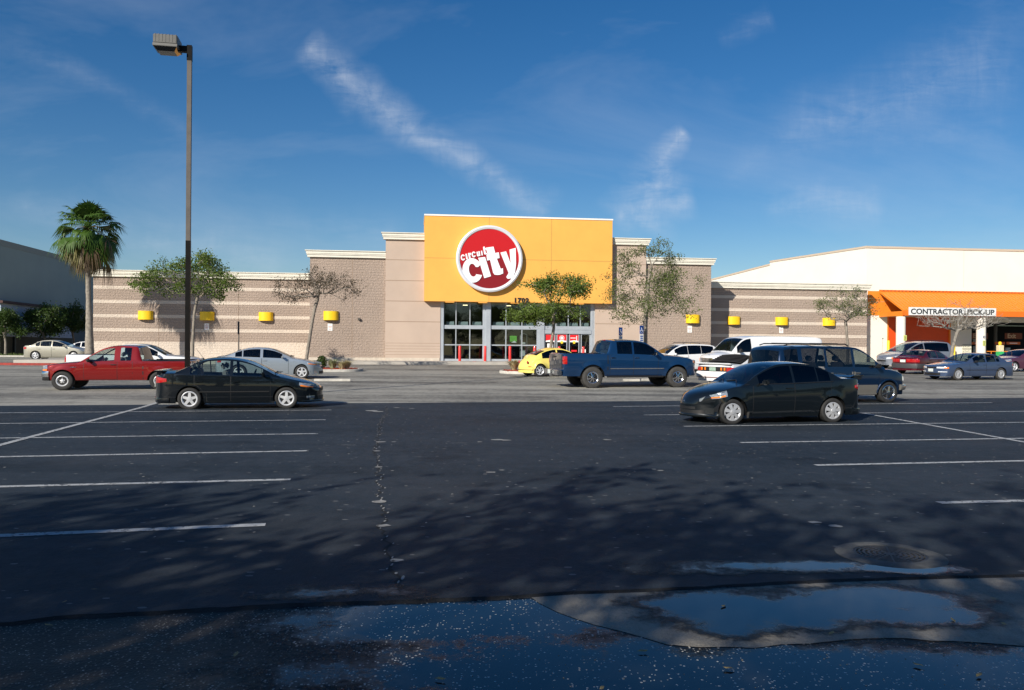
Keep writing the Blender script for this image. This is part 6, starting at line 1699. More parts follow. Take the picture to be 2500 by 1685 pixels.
for k in range(7):
    s = 3.08 + k * .15; z = c.zt(s); y = c.ring(s)[c.NL + len(c.GV) - 1][0] - .02
    m = MB(); x = c.X(s, 0)
    vs = []; N = 8
    for i in range(N + 1):
        yy = y - 2 * y * i / N; cr = .05 * (1 - (yy / y) ** 2)
        vs += [(x + .02, yy, z + .0 + cr - .05), (x - .085, yy, z + .065 + cr - .06), (x - .085, yy, z + .085 + cr - .06), (x + .02, yy, z + .02 + cr - .05)]
    fs = []
    for i in range(N):
        for j in range(4): fs.append((i * 4 + j, i * 4 + (j + 1) % 4, (i + 1) * 4 + (j + 1) % 4, (i + 1) * 4 + j))
    fs += [(0, 1, 2, 3), (N * 4 + 3, N * 4 + 2, N * 4 + 1, N * 4)]
    m.add(vs, fs); m.build('louvre', pbr('louvre_black', (.035, .035, .038), .4), t)
c.full_wrap('tail_panel', blackp, t, .60, .80, .05, False, off=.006)
for sg in (1, -1):
    c.wrap('tail_light', redlens, t, (.62, .62), (.78, .78), .16, .62, False, sg, off=.018)
    m = MB(); x = c.X(c.L, .5)
    for q in (0, 1): m.box(x - .03, x - .012, sg * (.36 + q * .16), sg * (.36 + q * .16) + sg * .07, .65, .77)
    m.build('turn_signal', amberlens, t)
sp = MB(); x = c.X(c.L, 0); sp.prism([(x + .28, .905), (x + .24, .935), (x + .0, .965), (x - .03, .95), (x + .0, .90)], -.84, .84); sp.build('rear_spoiler', p_white, t, bevel=.01)
c.full_wrap('rear_bumper', p_white, t, .36, .58, .5, False, off=.05)
c.full_wrap('bumper_stripe', pbr('stripe_maroon', (.25, .03, .03), .5), t, .345, .365, .5, False, off=.052)
plate_on(c, t, .63, mat=pbr('plate_green', (.30, .42, .34), .5, var=.3, vscale=30)).location.x = -.01

# 11 dark blue passenger van ---------------------------------------------------------
p_navy = paint('paint_navy', (0.003, 0.015, 0.044), metal=.25, rough=.3)
p_pew = paint('paint_pewter', (0.20, 0.19, 0.17), metal=.4, rough=.4)
ast = Car(L=4.82, fo=.83, wb=2.82, r=.345, paint=p_navy, sill=.27, tyre_w=.22,
    top=[(0, .74), (.04, .84), (.15, .96), (.5, 1.08), (.9, 1.17), (.98, 1.20), (1.4, 1.52), (1.75, 1.75), (2.0, 1.83), (2.4, 1.86), (3.4, 1.87), (4.3, 1.84), (4.55, 1.78), (4.62, 1.70), (4.76, 1.1), (4.80, .9), (4.82, .7)],
    belt=[(0, .72), (.05, .83), (.2, .94), (.9, 1.08), (1.5, 1.13), (4.4, 1.14), (4.7, 1.12), (4.76, .95), (4.82, .68)],
    width=[(0, .82), (.05, .87), (.2, .92), (.6, .965), (4.3, .97), (4.65, .94), (4.82, .90)],
    cabin=(.93, 1.85, 4.58, 4.78), ws=(1.02, 1.82), rw=(4.62, 4.75), windows=[(1.30, 2.05), (2.14, 3.02), (3.10, 3.88), (4.02, 4.5)],
    tumble=.16, nose=.22, tail=.1, glass=glass_tint, side_glass=[glass_clear, glass('glass_dim', (.20, .20, .20)), glass('glass_dim', (.20, .20, .20)), glass_tint], ws_glass=glass_mid, rim='spoke6', rimmat=chrome)
t = place('passenger_van', 'dark blue passenger van with roof rack and pewter lower sides behind the dark grey sedan', ast, 2165, 984, 15, near=-1, cat='van', scale=1.03, zs=.96)
c = ast
c.doors(t, [(1.18, 2.10), (2.12, 3.06)], handle=p_pew, hz=.98)
c.mirror(t, 1.32, blackp, z=1.2, size=1.1)
c.seats(t, [(2.05, True), (3.0, False), (3.9, False)], z=.50, dash=1.25, top=1.34)
for sg in (1, -1):
    c.wrap('headlight', clearlens, t, (.72, .68), (.86, .86), .04, .58, True, sg, off=.014)
    c.wrap('turn_signal', amberlens, t, (.50, .50), (.56, .56), .16, .74, True, sg, off=.07)
    zz = lambda s: max(.285, max([c.r + math.sqrt(max(0, (c.ra + .035) ** 2 - (s - a) ** 2)) if abs(s - a) < c.ra + .035 else 0 for a in (c.sf, c.sr)]))
    c.side_patch('lower_cladding', p_pew, t, c.sf + c.ra + .02, c.sr - c.ra - .02, .285, .60, sg, off=.012, nz=4)
    c.side_patch('lower_cladding', p_pew, t, c.sr + c.ra + .02, c.L - .1, .285, .60, sg, off=.012, nz=4)
    m = MB(); pts = []
    for k in range(15):
        a = math.pi * k / 14; s = c.sf - (c.ra + .02) * math.cos(a); z = c.r + (c.ra + .02) * math.sin(a); pts.append((c.X(s, 1), sg * (c.y_at(s, z) + .012), z))
    m.tube(pts, .030, 6); m.build('wheel_arch_trim', p_navy, t)
    m = MB(); m.tube([(c.X(2.1, 0), sg * .66, 1.83), (c.X(2.2, 0), sg * .66, 1.89), (c.X(4.2, 0), sg * .66, 1.89), (c.X(4.35, 0), sg * .66, 1.84)], .020, 6); m.build('roof_rail', blackp, t)
    c.wrap('tail_light', redlens, t, (.8, .8), (1.1, 1.1), .1, .8, False, sg)
for s in (2.5, 3.2, 3.9):
    m = MB(); m.box(c.X(s, 0) - .03, c.X(s, 0) + .03, -.66, .66, 1.895, 1.920); m.build('roof_crossbar', blackp, t)
c.mid('grille', blackp, t, .60, .72, .56, True)
c.full_wrap('front_bumper', p_pew, t, .42, .60, .32, True, off=.07)
c.side_patch('door_pull', p_pew, t, 2.07, 2.10, .86, 1.02, -1, off=.03, nz=2); c.side_patch('door_pull', p_pew, t, 2.15, 2.18, .86, 1.02, -1, off=.03, nz=2)

# 12 blue four-door saloon right -------------------------------------------------------
p_slate = paint('paint_slate_blue', (0.055, 0.085, 0.16), metal=.4, rough=.35)
acc = Car(L=4.70, fo=.92, wb=2.72, r=.30, paint=p_slate, sill=.20,
    top=[(0, .56), (.03, .64), (.15, .72), (.5, .79), (1.1, .88), (1.38, .92), (1.46, .95), (1.9, 1.18), (2.2, 1.315), (2.5, 1.365), (2.95, 1.38), (3.35, 1.35), (3.6, 1.25), (3.9, 1.08), (4.05, 1.02), (4.5, .97), (4.64, .93), (4.68, .82), (4.70, .72)],
    belt=[(0, .54), (.05, .64), (.2, .71), (.6, .76), (1.4, .86), (2.6, .885), (3.8, .92), (4.55, .92), (4.70, .70)],
    width=[(0, .72), (.05, .76), (.2, .81), (.6, .845), (3.9, .85), (4.4, .82), (4.70, .74)],
    cabin=(1.40, 2.25, 3.38, 4.0), ws=(1.50, 2.22), rw=(3.44, 3.92), windows=[(1.88, 2.62), (2.70, 3.28), (3.32, 3.52)],
    tumble=.38, nose=.24, tail=.2, glass=glass_mid, ws_glass=glass_mid, rim='fins', rimmat=hubcap, tyremat=rubber_dusty)
t = place('sedan', 'slate blue four-door sedan facing left at the right edge of the lot', acc, 2337, 928.5, 196, near=1)
c = acc
c.doors(t, [(1.62, 2.65), (2.67, 3.52)], handle=p_slate, hz=.78); c.mirror(t, 1.88, blackp); c.seats(t, [(2.55, True), (3.3, False)], z=.24, dash=1.75); c.wipers(t, 1.46)
for sg in (1, -1):
    c.wrap('headlight', clearlens, t, (.60, .59), (.67, .67), .04, .34, True, sg, off=.012)
    c.wrap('turn_signal', amberlens, t, (.59, .59), (.66, .66), .18, .70, True, sg, off=.016)
    c.wrap('fog_light', clearlens, t, (.40, .40), (.44, .44), .04, .42, True, sg, off=.03)
    c.side_patch('body_moulding', blackp, t, 1.4, 3.4, .50, .53, sg, off=.010, nz=1)
    c.wrap('tail_light', redlens, t, (.72, .72), (.85, .85), .15, .5, False, sg)
c.mid('grille', blackp, t, .60, .66, .3, True); c.mid('lower_intake', blackp, t, .24, .36, .5, True)
plate_on(c, t, .42, True)
m = MB(); m.tube([(c.X(1.2, 0), .70, .84), (c.X(1.3, 0), .70, 1.62)], .005, 5); m.tube([(c.X(1.3, 0), .70, 1.60), (c.X(1.3, 0), .70, 1.66)], .02, 6); m.build('antenna', steelw, t) if False else None

# 13 maroon sedan ------------------------------------------------------------------
p_maroon = paint('paint_maroon', (0.085, 0.005, 0.012), metal=.3, rough=.32)
mar = Car(L=4.70, fo=.92, wb=2.72, r=.30, paint=p_maroon, sill=.22,
    top=acc.top, belt=acc.belt, width=acc.width, cabin=(1.40, 2.25, 3.38, 4.0), ws=(1.50, 2.22), rw=(3.44, 3.92), windows=[(1.88, 2.62), (2.70, 3.28), (3.32, 3.56)],
    tumble=.38, nose=.24, tail=.16, glass=glass_mid, rim='fins', rimmat=hubcap)
t = place('sedan', 'maroon sedan seen from behind, between the grey minivan and the slate blue sedan', mar, 2262, 914, 32, near=-1, front=False, scale=1.05)
c = mar
c.doors(t, [(1.62, 2.65), (2.67, 3.52)], handle=p_maroon, hz=.78); c.seats(t, [(2.55, True), (3.3, False)], z=.24, dash=1.75)
for sg in (1, -1):
    c.wrap('tail_light', redlens, t, (.68, .68), (.84, .86), .20, .20, False, sg, off=.016)
    c.side_patch('window_trim', chrome, t, 1.9, 3.5, .885, .90, sg, off=.012, nz=1)
c.full_wrap('rear_bumper', pbr('bumper_grey', (.05, .05, .055), .5), t, .34, .60, .75, False, off=.03)
plate_on(c, t, .67)

# 14 grey minivan ------------------------------------------------------------------
p_grey = paint('paint_grey', (0.26, 0.28, 0.32), metal=.45, rough=.35)
mini = Car(L=4.90, fo=.98, wb=2.95, r=.33, paint=p_grey, sill=.24,
    top=[(0, .56), (.05, .66), (.2, .78), (.6, .93), (.95, 1.03), (1.02, 1.06), (1.5, 1.32), (2.0, 1.57), (2.3, 1.67), (2.7, 1.73), (3.6, 1.75), (4.3, 1.70), (4.5, 1.62), (4.75, 1.15), (4.84, .95), (4.90, .75)],
    belt=[(0, .54), (.1, .68), (.3, .80), (.9, .96), (2.0, 1.03), (4.3, 1.06), (4.7, 1.05), (4.84, .9), (4.90, .72)],
    width=[(0, .74), (.05, .80), (.3, .90), (.8, .95), (4.2, .96), (4.6, .92), (4.90, .85)],
    cabin=(.98, 2.2, 4.42, 4.78), ws=(1.06, 2.2), rw=(4.5, 4.74), windows=[(1.55, 2.45), (2.52, 4.3)],
    tumble=.24, nose=.34, tail=.14, glass=glass_tint, ws_glass=glass_clear, side_glass=[glass_mid, glass_tint], rim='spoke5')
t = place('minivan', 'light grey minivan facing left, behind the maroon sedan', mini, 2205, 901, 194, near=1, cat='minivan', scale=1.12, zs=1.0)
c = mini
c.doors(t, [(1.5, 2.48)], handle=p_grey, hz=.92); c.mirror(t, 1.72, p_grey); c.seats(t, [(2.4, True), (3.4, False)], z=.42, dash=1.6); c.wipers(t, 1.04)
for sg in (1, -1):
    c.wrap('headlight', clearlens, t, (.66, .60), (.76, .70), .35, .45, True, sg); c.wrap('turn_signal', amberlens, t, (.64, .62), (.74, .72), .42, .74, True, sg, off=.016)
    m = MB(); m.tube([(c.X(2.5, 0), sg * .6, 1.71), (c.X(2.6, 0), sg * .6, 1.77), (c.X(4.1, 0), sg * .6, 1.77), (c.X(4.2, 0), sg * .6, 1.70)], .018, 6); m.build('roof_rail', blackp, t)
c.mid('grille', blackp, t, .45, .54, .4, True)
m = MB(); m.tube([(c.X(.75, 0), -.78, .95), (c.X(.80, 0), -.78, 1.85)], .006, 5); m.cyl((c.X(.80, 0), -.78, 1.84), (c.X(.80, 0), -.78, 1.92), .03, n=8); m.build('antenna', blackp, t)

# 15 gold sedan and 16 white coupe far left -----------------------------------------
p_gold = paint('paint_champagne', (0.42, 0.40, 0.33), metal=.45, rough=.35)
gold = Car(**{**corolla.__dict__, 'paint': p_gold, 'glass': glass_clear, 'rim': 'spoke5', 'L': 4.55})
gold.top = [(s, z * .985) for s, z in corolla.top]
gold.cabin = corolla.cabin
t = place('sedan', 'champagne gold sedan facing right in front of the shaded grey building', gold, 181, 879.5, 8, near=-1, scale=1.08)
c = gold
c.doors(t, [(1.42, 2.46), (2.48, 3.42)], handle=p_gold, hz=.80); c.mirror(t, 1.60, p_gold); c.seats(t, [(2.45, True), (3.25, False)], dash=1.55)
for sg in (1, -1): c.wrap('headlight', headl, t, (.68, .58), (.76, .67), .5, .42, True, sg); c.wrap('tail_light', redlens, t, (.80, .74), (.92, .95), .30, .46, False, sg)
t = place('coupe', 'white two-door coupe facing right, just behind the gold sedan and beside the palm trunk', Car(L=4.6, fo=.95, wb=2.6, r=.31, paint=p_white, sill=.2,
    top=[(0, .48), (.05, .58), (.3, .72), (.9, .86), (1.4, .94), (1.5, .97), (1.95, 1.18), (2.3, 1.31), (2.7, 1.38), (3.1, 1.35), (3.5, 1.22), (3.95, 1.04), (4.1, 1.0), (4.45, .97), (4.57, .85), (4.6, .7)],
    belt=[(0, .46), (.1, .58), (.5, .72), (1.4, .86), (3.0, .9), (4.0, .93), (4.5, .9), (4.6, .68)], width=[(0, .66), (.1, .74), (.5, .84), (3.6, .86), (4.3, .82), (4.6, .7)],
    cabin=(1.45, 2.35, 3.1, 4.0), ws=(1.55, 2.32), rw=(3.15, 3.9), windows=[(1.95, 2.9), (2.98, 3.4)], tumble=.4, nose=.34, tail=.2, glass=glass_tint, rim='spoke5'), 262, 875, 8, near=-1, cat='car', scale=1.04)

# 17 dark car at the right edge ------------------------------------------------------
p_plum = paint('paint_plum', (0.10, 0.03, 0.06), metal=.3, rough=.35)
rc = Car(**{**alt.__dict__, 'paint': p_plum, 'glass': glass_mid, 'rim': 'spoke5'})
t = place('sedan', 'plum coloured sedan cut off by the right edge, behind the slate blue sedan', rc, 2475, 908, 196, near=1)
rc.mirror(t, 1.8, p_plum)
for sg in (1, -1): rc.wrap('headlight', headl, t, (.72, .62), (.82, .74), .60, .42, True, sg)
# ------------------------------------------------------------------ trees
def leaf_mat(name, c0, c1, trans=.35):
    m = bpy.data.materials.new(name); m.use_nodes = True; t = m.node_tree; b = NB(t); p = t.nodes['Principled BSDF']
    tc = b.n('ShaderNodeTexCoord').outputs['Object']; n = b.noise(tc, 1.6, 3, .6); n2 = b.noise(tc, 22, 2, .6)
    c = b.mix(b.math('ADD', b.math('MULTIPLY', n, .6), b.math('MULTIPLY', n2, .4)), c0, c1); b.l(c, p.inputs['Base Color']); p.inputs['Roughness'].default_value = .55; p.inputs['Specular IOR Level'].default_value = .4
    tl = b.n('ShaderNodeBsdfTranslucent'); b.l(c, tl.inputs[0]); mx = b.n('ShaderNodeMixShader'); mx.inputs[0].default_value = trans; b.l(p.outputs[0], mx.inputs[1]); b.l(tl.outputs[0], mx.inputs[2])
    b.l(mx.outputs[0], t.nodes['Material Output'].inputs[0]); return m
bark = pbr('bark_grey', (.23, .20, .165), .95, var=.35, vscale=6, bump=.8, bscale=25)
bark_pale = pbr('bark_pale', (.23, .21, .18), .95, var=.3, vscale=6, bump=.8, bscale=25)
leaf_g = leaf_mat('leaf_green', (.055, .10, .016), (.18, .25, .042)); leaf_m = leaf_mat('leaf_olive', (.06, .085, .022), (.18, .22, .062)); leaf_b = leaf_mat('leaf_brownish', (.06, .045, .028), (.13, .10, .055))
leaf_d = leaf_mat('leaf_dark', (.02, .045, .008), (.075, .13, .02))

def tree(name, label, trunk, r0, blobs, tips, leafm, leaf_n, leaf_s, barkm=None, seed=1, cluster=.28, twig=.006, group=None, fork=.75, leaf_bias=1.0, droop=.0):
    """trunk: world points; blobs: (centre Vector, rx, ry, rz, weight)"""
    rnd = random.Random(seed); barkm = barkm or bark
    base = trunk[0]; nodes = []; par = []
    tr = []
    for a, b2 in zip(trunk, trunk[1:]):
        n = max(2, int((b2 - a).length / .25))
        for i in range(n): tr.append(a.lerp(b2, i / n))
    tr.append(trunk[-1])
    for i, p in enumerate(tr): nodes.append(p.copy()); par.append(i - 1)
    kf = int(len(tr) * fork)
    # tips in the crown volume, clumped
    T = []; tot = sum(b_[4] for b_ in blobs)
    for (c, rx, ry, rz, w) in blobs:
        k = int(tips * w / tot); clumps = []
        for _ in range(max(5, k // 5)):
            while True:
                v = Vector((rnd.uniform(-1, 1), rnd.uniform(-1, 1), rnd.uniform(-1, 1)))
                if .35 < v.length < 1: break
            clumps.append(v)
        for _ in range(k):
            v = rnd.choice(clumps) + Vector([rnd.gauss(0, .15) for _ in range(3)])
            T.append(c + Vector((v.x * rx, v.y * ry, v.z * rz)))
    top = tr[-1]
    T.sort(key=lambda p: (p - top).length)
    avail = list(range(kf, len(tr))); ends = []
    depth = {i: 0 for i in avail}
    for p in T:
        best, bd = None, 1e9
        for i in avail:
            q = nodes[i]; d = (p - q).length
            d2 = d + .10 * depth[i] + (.55 * max(0, q.z - p.z))
            if d2 < bd: bd, best = d2, i
        q = nodes[best]; d = (p - q); L = d.length
        if L < .08: continue
        n = max(1, int(L / .30)); pv = (q - nodes[par[best]]).normalized() if par[best] >= 0 else Vector((0, 0, 1))
        ctrl = q + pv * L * .35 + Vector((0, 0, .08 * L)); prev = best
        for i in range(1, n + 1):
            t = i / n; x = q * (1 - t) ** 2 + ctrl * 2 * t * (1 - t) + p * t * t
            x += Vector([rnd.gauss(0, .022) for _ in range(3)]); x.z -= droop * t * t * L
            nodes.append(x); par.append(prev); idx = len(nodes) - 1; avail.append(idx); depth[idx] = depth.get(prev, 0) + 1; prev = idx
        ends.append(prev)
    N = len(nodes); ch = [[] for _ in range(N)]
    for i in range(1, N): ch[par[i]].append(i)
    rad = [0.0] * N; ex = 2.25
    for i in range(N - 1, -1, -1):
        rad[i] = twig if not ch[i] else (sum(rad[k] ** ex for k in ch[i])) ** (1 / ex) * 1.004
    sc = r0 / rad[0]
    # taper so the trunk has the asked radius, twigs stay thin
    rad = [max(twig, r * (sc if r * sc < r0 else 1)) if r > twig * 3 else max(twig, r * min(sc, 1.6)) for r in rad]
    for i in range(len(tr)): rad[i] = max(rad[i] if i > kf else 0, r0 * (1 - .28 * i / len(tr))) * (1.25 if i == 0 else 1)
    off = base
    tb = MB(); lb = MB()
    tb.tube([nodes[i] - off for i in range(len(tr))], [rad[i] for i in range(len(tr))], 9)
    for i in range(N):
        for s0 in ch[i]:
            if i < len(tr) and s0 < len(tr): continue
            if not (i < len(tr) or ch[i].index(s0) > 0): continue
            path = [nodes[i]]; rr = [min(rad[i], rad[s0] * 1.15)]; k = s0
            while True:
                path.append(nodes[k]); rr.append(rad[k])
                if not ch[k]: break
                k = ch[k][0]
            tb.tube([p - off for p in path], rr, 5 if rr[0] > .03 else 4, cap=False)
    root = thing(name, label, 'tree', tuple(base), 0, group)
    tb.build('trunk', barkm, root, smooth=60)
    if leaf_n > 0:
        cand = ends + [i for i in range(len(tr), N) if rad[i] < twig * 2.2]
        for _ in range(leaf_n):
            p = nodes[rnd.choice(cand)] - off + Vector([rnd.gauss(0, cluster * .5) for _ in range(3)])
            s = leaf_s * rnd.uniform(.6, 1.3); a = Vector([rnd.gauss(0, 1) for _ in range(3)]).normalized(); b_ = a.orthogonal().normalized(); b_ = (b_ + Vector([rnd.gauss(0, .4) for _ in range(3)])).normalized(); b_ = (b_ - a * b_.dot(a)).normalized()
            lb.add([p - a * s, p + b_ * s * .45, p + a * s, p - b_ * s * .45], [(0, 1, 2, 3)])
        o = lb.build('crown', leafm, root); 
    return root
def W3(px, py, Y): return pt(px, py, Y)
def B(px, py, Y, wpx, hpx, wt, dy=None):
    return (pt(px, py, Y), wpx / F * Y / 2, (dy or wpx / F * Y / 2 * .9), hpx / F * Y / 2, wt)
def gnd(px, Y, dz=.1): p = pt(px, 850, Y); p.z = gz(Y) + dz; return p

Y = 50
tree('shade_tree', 'green wide-crowned tree right behind the tall lamp post', [gnd(470, Y), W3(471, 830, Y), W3(474, 770, Y), W3(481, 730, Y), W3(486, 712, Y)], .105,
     [B(470, 668, Y, 210, 90, 3), B(400, 690, Y, 130, 70, 2), B(530, 690, Y, 110, 80, 1.5), B(485, 640, Y, 110, 50, 1)], 300, leaf_g, 8500, .075, seed=3, cluster=.34)
Y = 50
tree('leaning_tree', 'leaning tree with sparse brown leaves before the left tower', [gnd(746, Y), W3(752, 850, Y), W3(760, 800, Y), W3(768, 755, Y), W3(776, 728, Y)], .115,
     [B(760, 700, Y, 180, 60, 3), B(820, 705, Y, 120, 80, 1.5), B(710, 720, Y, 110, 60, 1.2), B(790, 670, Y, 110, 40, 1)], 330, leaf_b, 3600, .055, seed=5, cluster=.26)
Y = 44
tree('street_tree', 'leafy green tree in front of the glass entrance, overlapping the address number', [gnd(1340, Y), W3(1345, 845, Y), W3(1352, 800, Y), W3(1350, 780, Y), W3(1356, 755, Y)], .10,
     [B(1352, 764, Y, 165, 50, 3.2), B(1358, 702, Y, 165, 50, 2.4), B(1278, 774, Y, 80, 26, 1.2), B(1400, 700, Y, 70, 50, .9), B(1325, 695, Y, 50, 30, .6)], 330, leaf_g, 11500, .068, seed=8, cluster=.30)
Y = 47.5
tree('tall_tree', 'tall airy tree with small olive leaves in front of the right tower', [gnd(1572, Y), W3(1573, 840, Y), W3(1575, 780, Y), W3(1580, 740, Y), W3(1583, 690, Y), W3(1590, 650, Y)], .125,
     [B(1600, 745, Y, 235, 85, 3.2), B(1580, 690, Y, 200, 100, 2.6), B(1650, 695, Y, 125, 100, 1.4), B(1622, 622, Y, 120, 70, 1.1), B(1552, 625, Y, 90, 70, .9)], 480, leaf_m, 12000, .060, seed=12, cluster=.30, fork=.45)
Y = 49
tree('sparse_tree', 'sparse small-leaved tree at the right end of the striped wing', [gnd(2069, Y), W3(2070, 850, Y), W3(2066, 800, Y), W3(2064, 785, Y)], .095,
     [B(2060, 755, Y, 150, 60, 3), B(2110, 740, Y, 90, 70, 1.6), B(2020, 745, Y, 70, 50, 1), B(2075, 715, Y, 60, 30, .6)], 300, leaf_m, 3000, .055, seed=15, cluster=.24, fork=.7)
Y = 50
tree('bare_tree', 'bare grey tree without leaves in front of the contractor sign', [gnd(2318, Y), W3(2326, 848, Y), W3(2334, 820, Y), W3(2338, 808, Y)], .12,
     [B(2340, 784, Y, 190, 44, 3.4), B(2285, 780, Y, 90, 30, 1.2), B(2400, 775, Y, 90, 40, 1.2), B(2350, 748, Y, 120, 50, .8)], 950, leaf_m, 0, .05, barkm=bark_pale, seed=21, fork=.8, twig=.0055)
# dark trees on the far left
Y = 77
tree('lot_tree', 'bushy green tree with a leaning trunk before the pale annex', [gnd(116, Y), W3(112, 835, Y), W3(104, 812, Y)], .12, [B(105, 785, Y, 85, 60, 3), B(120, 760, Y, 50, 30, 1)], 170, leaf_d, 7000, .10, seed=31, cluster=.42)
Y = 82
tree('lot_tree', 'bushy green tree just left of the palm trunk', [gnd(181, Y), W3(180, 830, Y), W3(177, 815, Y)], .11, [B(178, 785, Y, 70, 64, 3), B(160, 770, Y, 40, 30, .8)], 170, leaf_d, 6500, .10, seed=33, cluster=.42)
Y = 72
tree('lot_tree', 'green tree cut by the left edge of the picture', [gnd(14, Y), W3(14, 835, Y), W3(10, 815, Y)], .12, [B(8, 790, Y, 75, 64, 3), B(45, 802, Y, 40, 24, .7)], 160, leaf_d, 6000, .10, seed=35, cluster=.42)

# fan palm
def palm():
    Y = 57.0; base = gnd(219, Y); rnd = random.Random(77)
    t = thing('fan_palm', 'tall fan palm with a dead brown skirt beside the striped left wing', 'palm tree', tuple(base))
    pts = [base, pt(218, 800, Y), pt(216, 720, Y), pt(215, 650, Y), pt(214, 600, Y)]; m = MB(); P2 = []
    for a, b2 in zip(pts, pts[1:]):
        for i in range(10): P2.append(a.lerp(b2, i / 10) - base)
    P2.append(pts[-1] - base); n = len(P2)
    m.tube(P2, [.34 - .16 * min(1, i / n * 2.4) + rnd.uniform(-.012, .012) for i in range(n)], 12)
    m.build('trunk', pbr('palm_bark', (.26, .23, .19), .95, var=.4, vscale=5, bump=1, bscale=18), t, smooth=50)
    head = pt(214, 545, Y) - base
    green = leaf_mat('palm_green', (.02, .055, .008), (.09, .17, .02), .25); dead = leaf_mat('palm_dead', (.06, .038, .02), (.19, .13, .07), .2); yell = leaf_mat('palm_yellow', (.10, .10, .02), (.22, .19, .05), .3)
    def frond(mb, el, az, L, R_, dr, nseg=20, ragged=0.0, spread=150):
        d = Vector((math.cos(el) * math.cos(az), math.cos(el) * math.sin(az), math.sin(el))); p0 = head + Vector((0, 0, -.3)); side = d.cross(Vector((0, 0, 1)))
        if side.length < .05: side = Vector((1, 0, 0))
        side.normalize(); up = side.cross(d).normalized()
        p1 = p0 + d * L; p1.z -= dr * .35 * L
        mb.tube([p0, p0 + d * L * .5 + up * .03, p1], [.03, .02, .015], 4, cap=False)
        dd = (p1 - p0).normalized(); dd = (dd + Vector((0, 0, -dr * .5))).normalized(); side = dd.cross(up).normalized(); fold = rnd.uniform(.15, .5)
        nrm = side.cross(dd).normalized()
        for k in range(nseg):
            if rnd.random() < ragged: continue
            a = R(-spread / 2 + spread * k / (nseg - 1)); w_ = R(spread / nseg * .62)
            def pp(ang, r, sag):
                q = dd * math.cos(ang) * r + side * math.sin(ang) * r + nrm * (abs(math.sin(ang)) * fold * r * .5); q.z -= sag; return p1 + q
            r1 = R_ * .58; r2 = R_ * rnd.uniform(.88, 1.08) * (1 - .25 * abs(math.sin(a)) ** 3)
            sg1 = dr * .12 * R_; sg2 = (dr * .55 + .12 + rnd.uniform(0, .22)) * R_
            mb.add([p1, pp(a - w_, r1, sg1), pp(a, r2, sg2), pp(a + w_, r1, sg1)], [(0, 1, 2, 3)])
    k = 0
    for (cnt, e0, e1, L, R_, dr, mat, rg, nm) in [(14, 42, 86, .85, 1.45, .0, green, 0, 'frond'), (17, 0, 60, 1.45, 1.3, .25, green, .05, 'frond'), (22, -38, 22, 1.65, 1.3, .6, green, .1, 'frond'), (14, -60, -5, 1.45, 1.2, 1.0, yell, .15, 'yellowing_frond'), (22, -80, -35, 1.05, 1.1, 1.4, dead, .35, 'dead_frond'), (8, -15, 5, 1.75, 1.0, 1.8, dead, .55, 'dead_frond')]:
        for i in range(cnt):
            mb = MB(); az = i * 2.39996 + k * .7; frond(mb, R(rnd.uniform(e0, e1)), az, L * rnd.uniform(.65, 1.2), R_ * rnd.uniform(.8, 1.1), dr * rnd.uniform(.7, 1.3), ragged=rg)
            mb.build(nm, mat, t)
        k += 1
palm()

# leafy bush in the left island
Yb = qa.y + 1.0; c0 = pt(786, 893, Yb); m = MB(); rnd = random.Random(2); base = Vector((c0.x, Yb, gz(Yb) + .12))
bt = thing('leafy_bush', 'small dark green leafy bush in the left island behind the silver-blue sedan', 'bush', tuple(base))
for _ in range(900):
    v = Vector([rnd.gauss(0, 1) for _ in range(3)]).normalized() * rnd.uniform(.4, 1); p = Vector((v.x * .30, v.y * .3, .42 + v.z * .38)); s = .045; a = Vector([rnd.gauss(0, 1) for _ in range(3)]).normalized(); b2 = a.orthogonal().normalized()
    m.add([p - a * s, p + b2 * s * .6, p + a * s, p - b2 * s * .6], [(0, 1, 2, 3)])
m.build('foliage', leaf_d, bt); m = MB()
for k in range(6): a = k * 1.05; m.tube([(0, 0, -.1), (.12 * math.cos(a), .12 * math.sin(a), .3), (.2 * math.cos(a), .2 * math.sin(a), .6)], .01, 4)
m.build('stems', bark, bt)

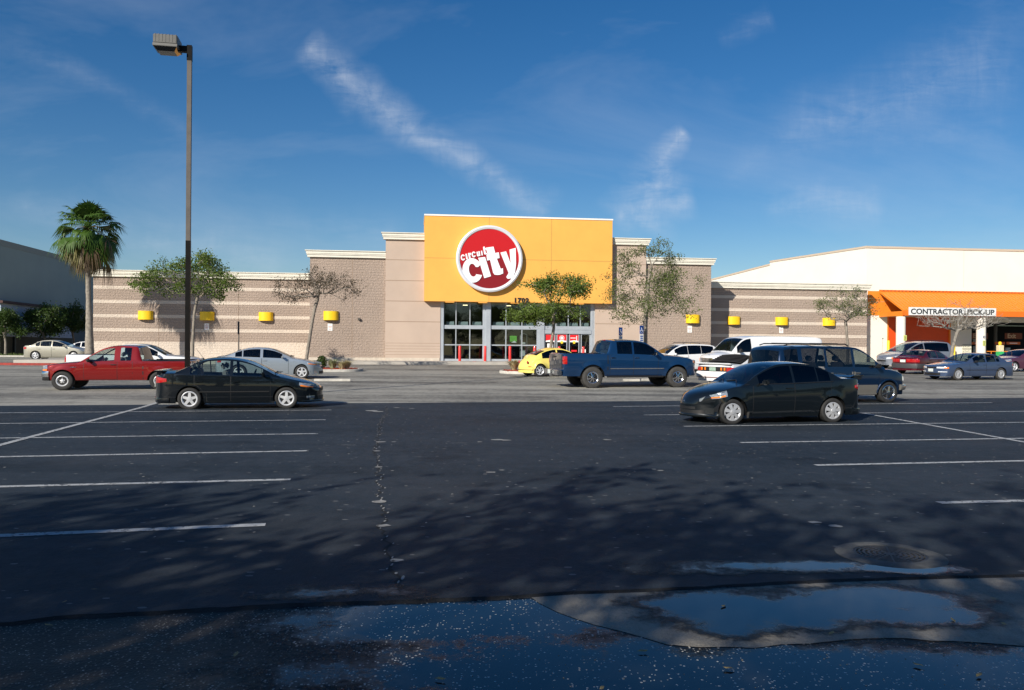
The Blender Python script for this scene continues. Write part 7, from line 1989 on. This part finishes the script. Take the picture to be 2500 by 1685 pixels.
# oaks behind the photographer: their shade lies over the foreground
def big_tree(x, y, H, rad, seed, label, n=9500):
    c = Vector((x, y, H * .62)); base = Vector((x, y, 0)); k = Vector((0, 0, 1))
    tree('oak_tree', label, [base, base + Vector((.2, .1, H * .18)), base + Vector((.1, .3, H * .34))], .32, [(c, rad, rad, H * .34, 3), (c + Vector((rad * .5, 0, H * .12)), rad * .6, rad * .6, H * .2, 1), (c + Vector((-rad * .5, 0, -H * .02)), rad * .6, rad * .6, H * .2, 1)], 420, leaf_d, n, .16, seed=seed, cluster=.60, group='oaks along the street side of the lot', twig=.012)
big_tree(-15.5, -9.5, 10.5, 5.0, 51, 'broad oak behind the camera to the left, shading the front of the lot', n=8500)
big_tree(-6.0, -9.5, 10.6, 5.2, 52, 'broad oak directly behind the camera, shading the storm drain', n=6000)
big_tree(-24.0, -3.5, 9.5, 4.6, 53, 'oak on the far left behind the camera, shading the left bays', n=8500)
big_tree(3.5, -14.0, 10.0, 4.6, 54, 'smaller oak behind the camera to the right', n=4000)
big_tree(-8.6, -4.2, 8.8, 4.6, 55, 'low oak close behind the camera to the left', n=3200)

# the tree belt across the street behind the camera (it is what the windows and the car sides mirror)
src_tree = bpy.data.objects['oak_tree']
rnd = random.Random(61)
for i in range(17):
    x = -96 + i * 12 + rnd.uniform(-2, 2); y = -44 + rnd.uniform(-4, 4)
    o = src_tree.copy(); link(o); o.location = (x, y, 0); o.rotation_euler = (0, 0, rnd.uniform(0, 6.28)); k = rnd.uniform(.85, 1.25); o.scale = (k * 1.35, k * 1.35, k)
    tag(o, 'one of the even row of oaks across the street behind the camera', 'tree', 'row of oaks across the street')
    for ch in src_tree.children: d = ch.copy(); link(d, o)

# a few lot cracks: dark sealed seams across the old asphalt
def seam(pts, w=.03, dz=.0055):
    m = MB(); q = [gpt(*p) for p in pts]
    for a, b2 in zip(q, q[1:]):
        m.quad((a.x, a.y - w, gz(a.y) + dz), (b2.x, b2.y - w, gz(b2.y) + dz), (b2.x, b2.y + w, gz(b2.y) + dz), (a.x, a.y + w, gz(a.y) + dz))
    tag(m.build('asphalt_seam', pbr('seam_dark', (.05, .048, .045), .9)), kind='structure')
seam([(790, 942), (870, 938), (960, 933), (1060, 927), (1180, 921), (1260, 917)]); seam([(900, 914), (1000, 917), (1150, 916), (1240, 912)])
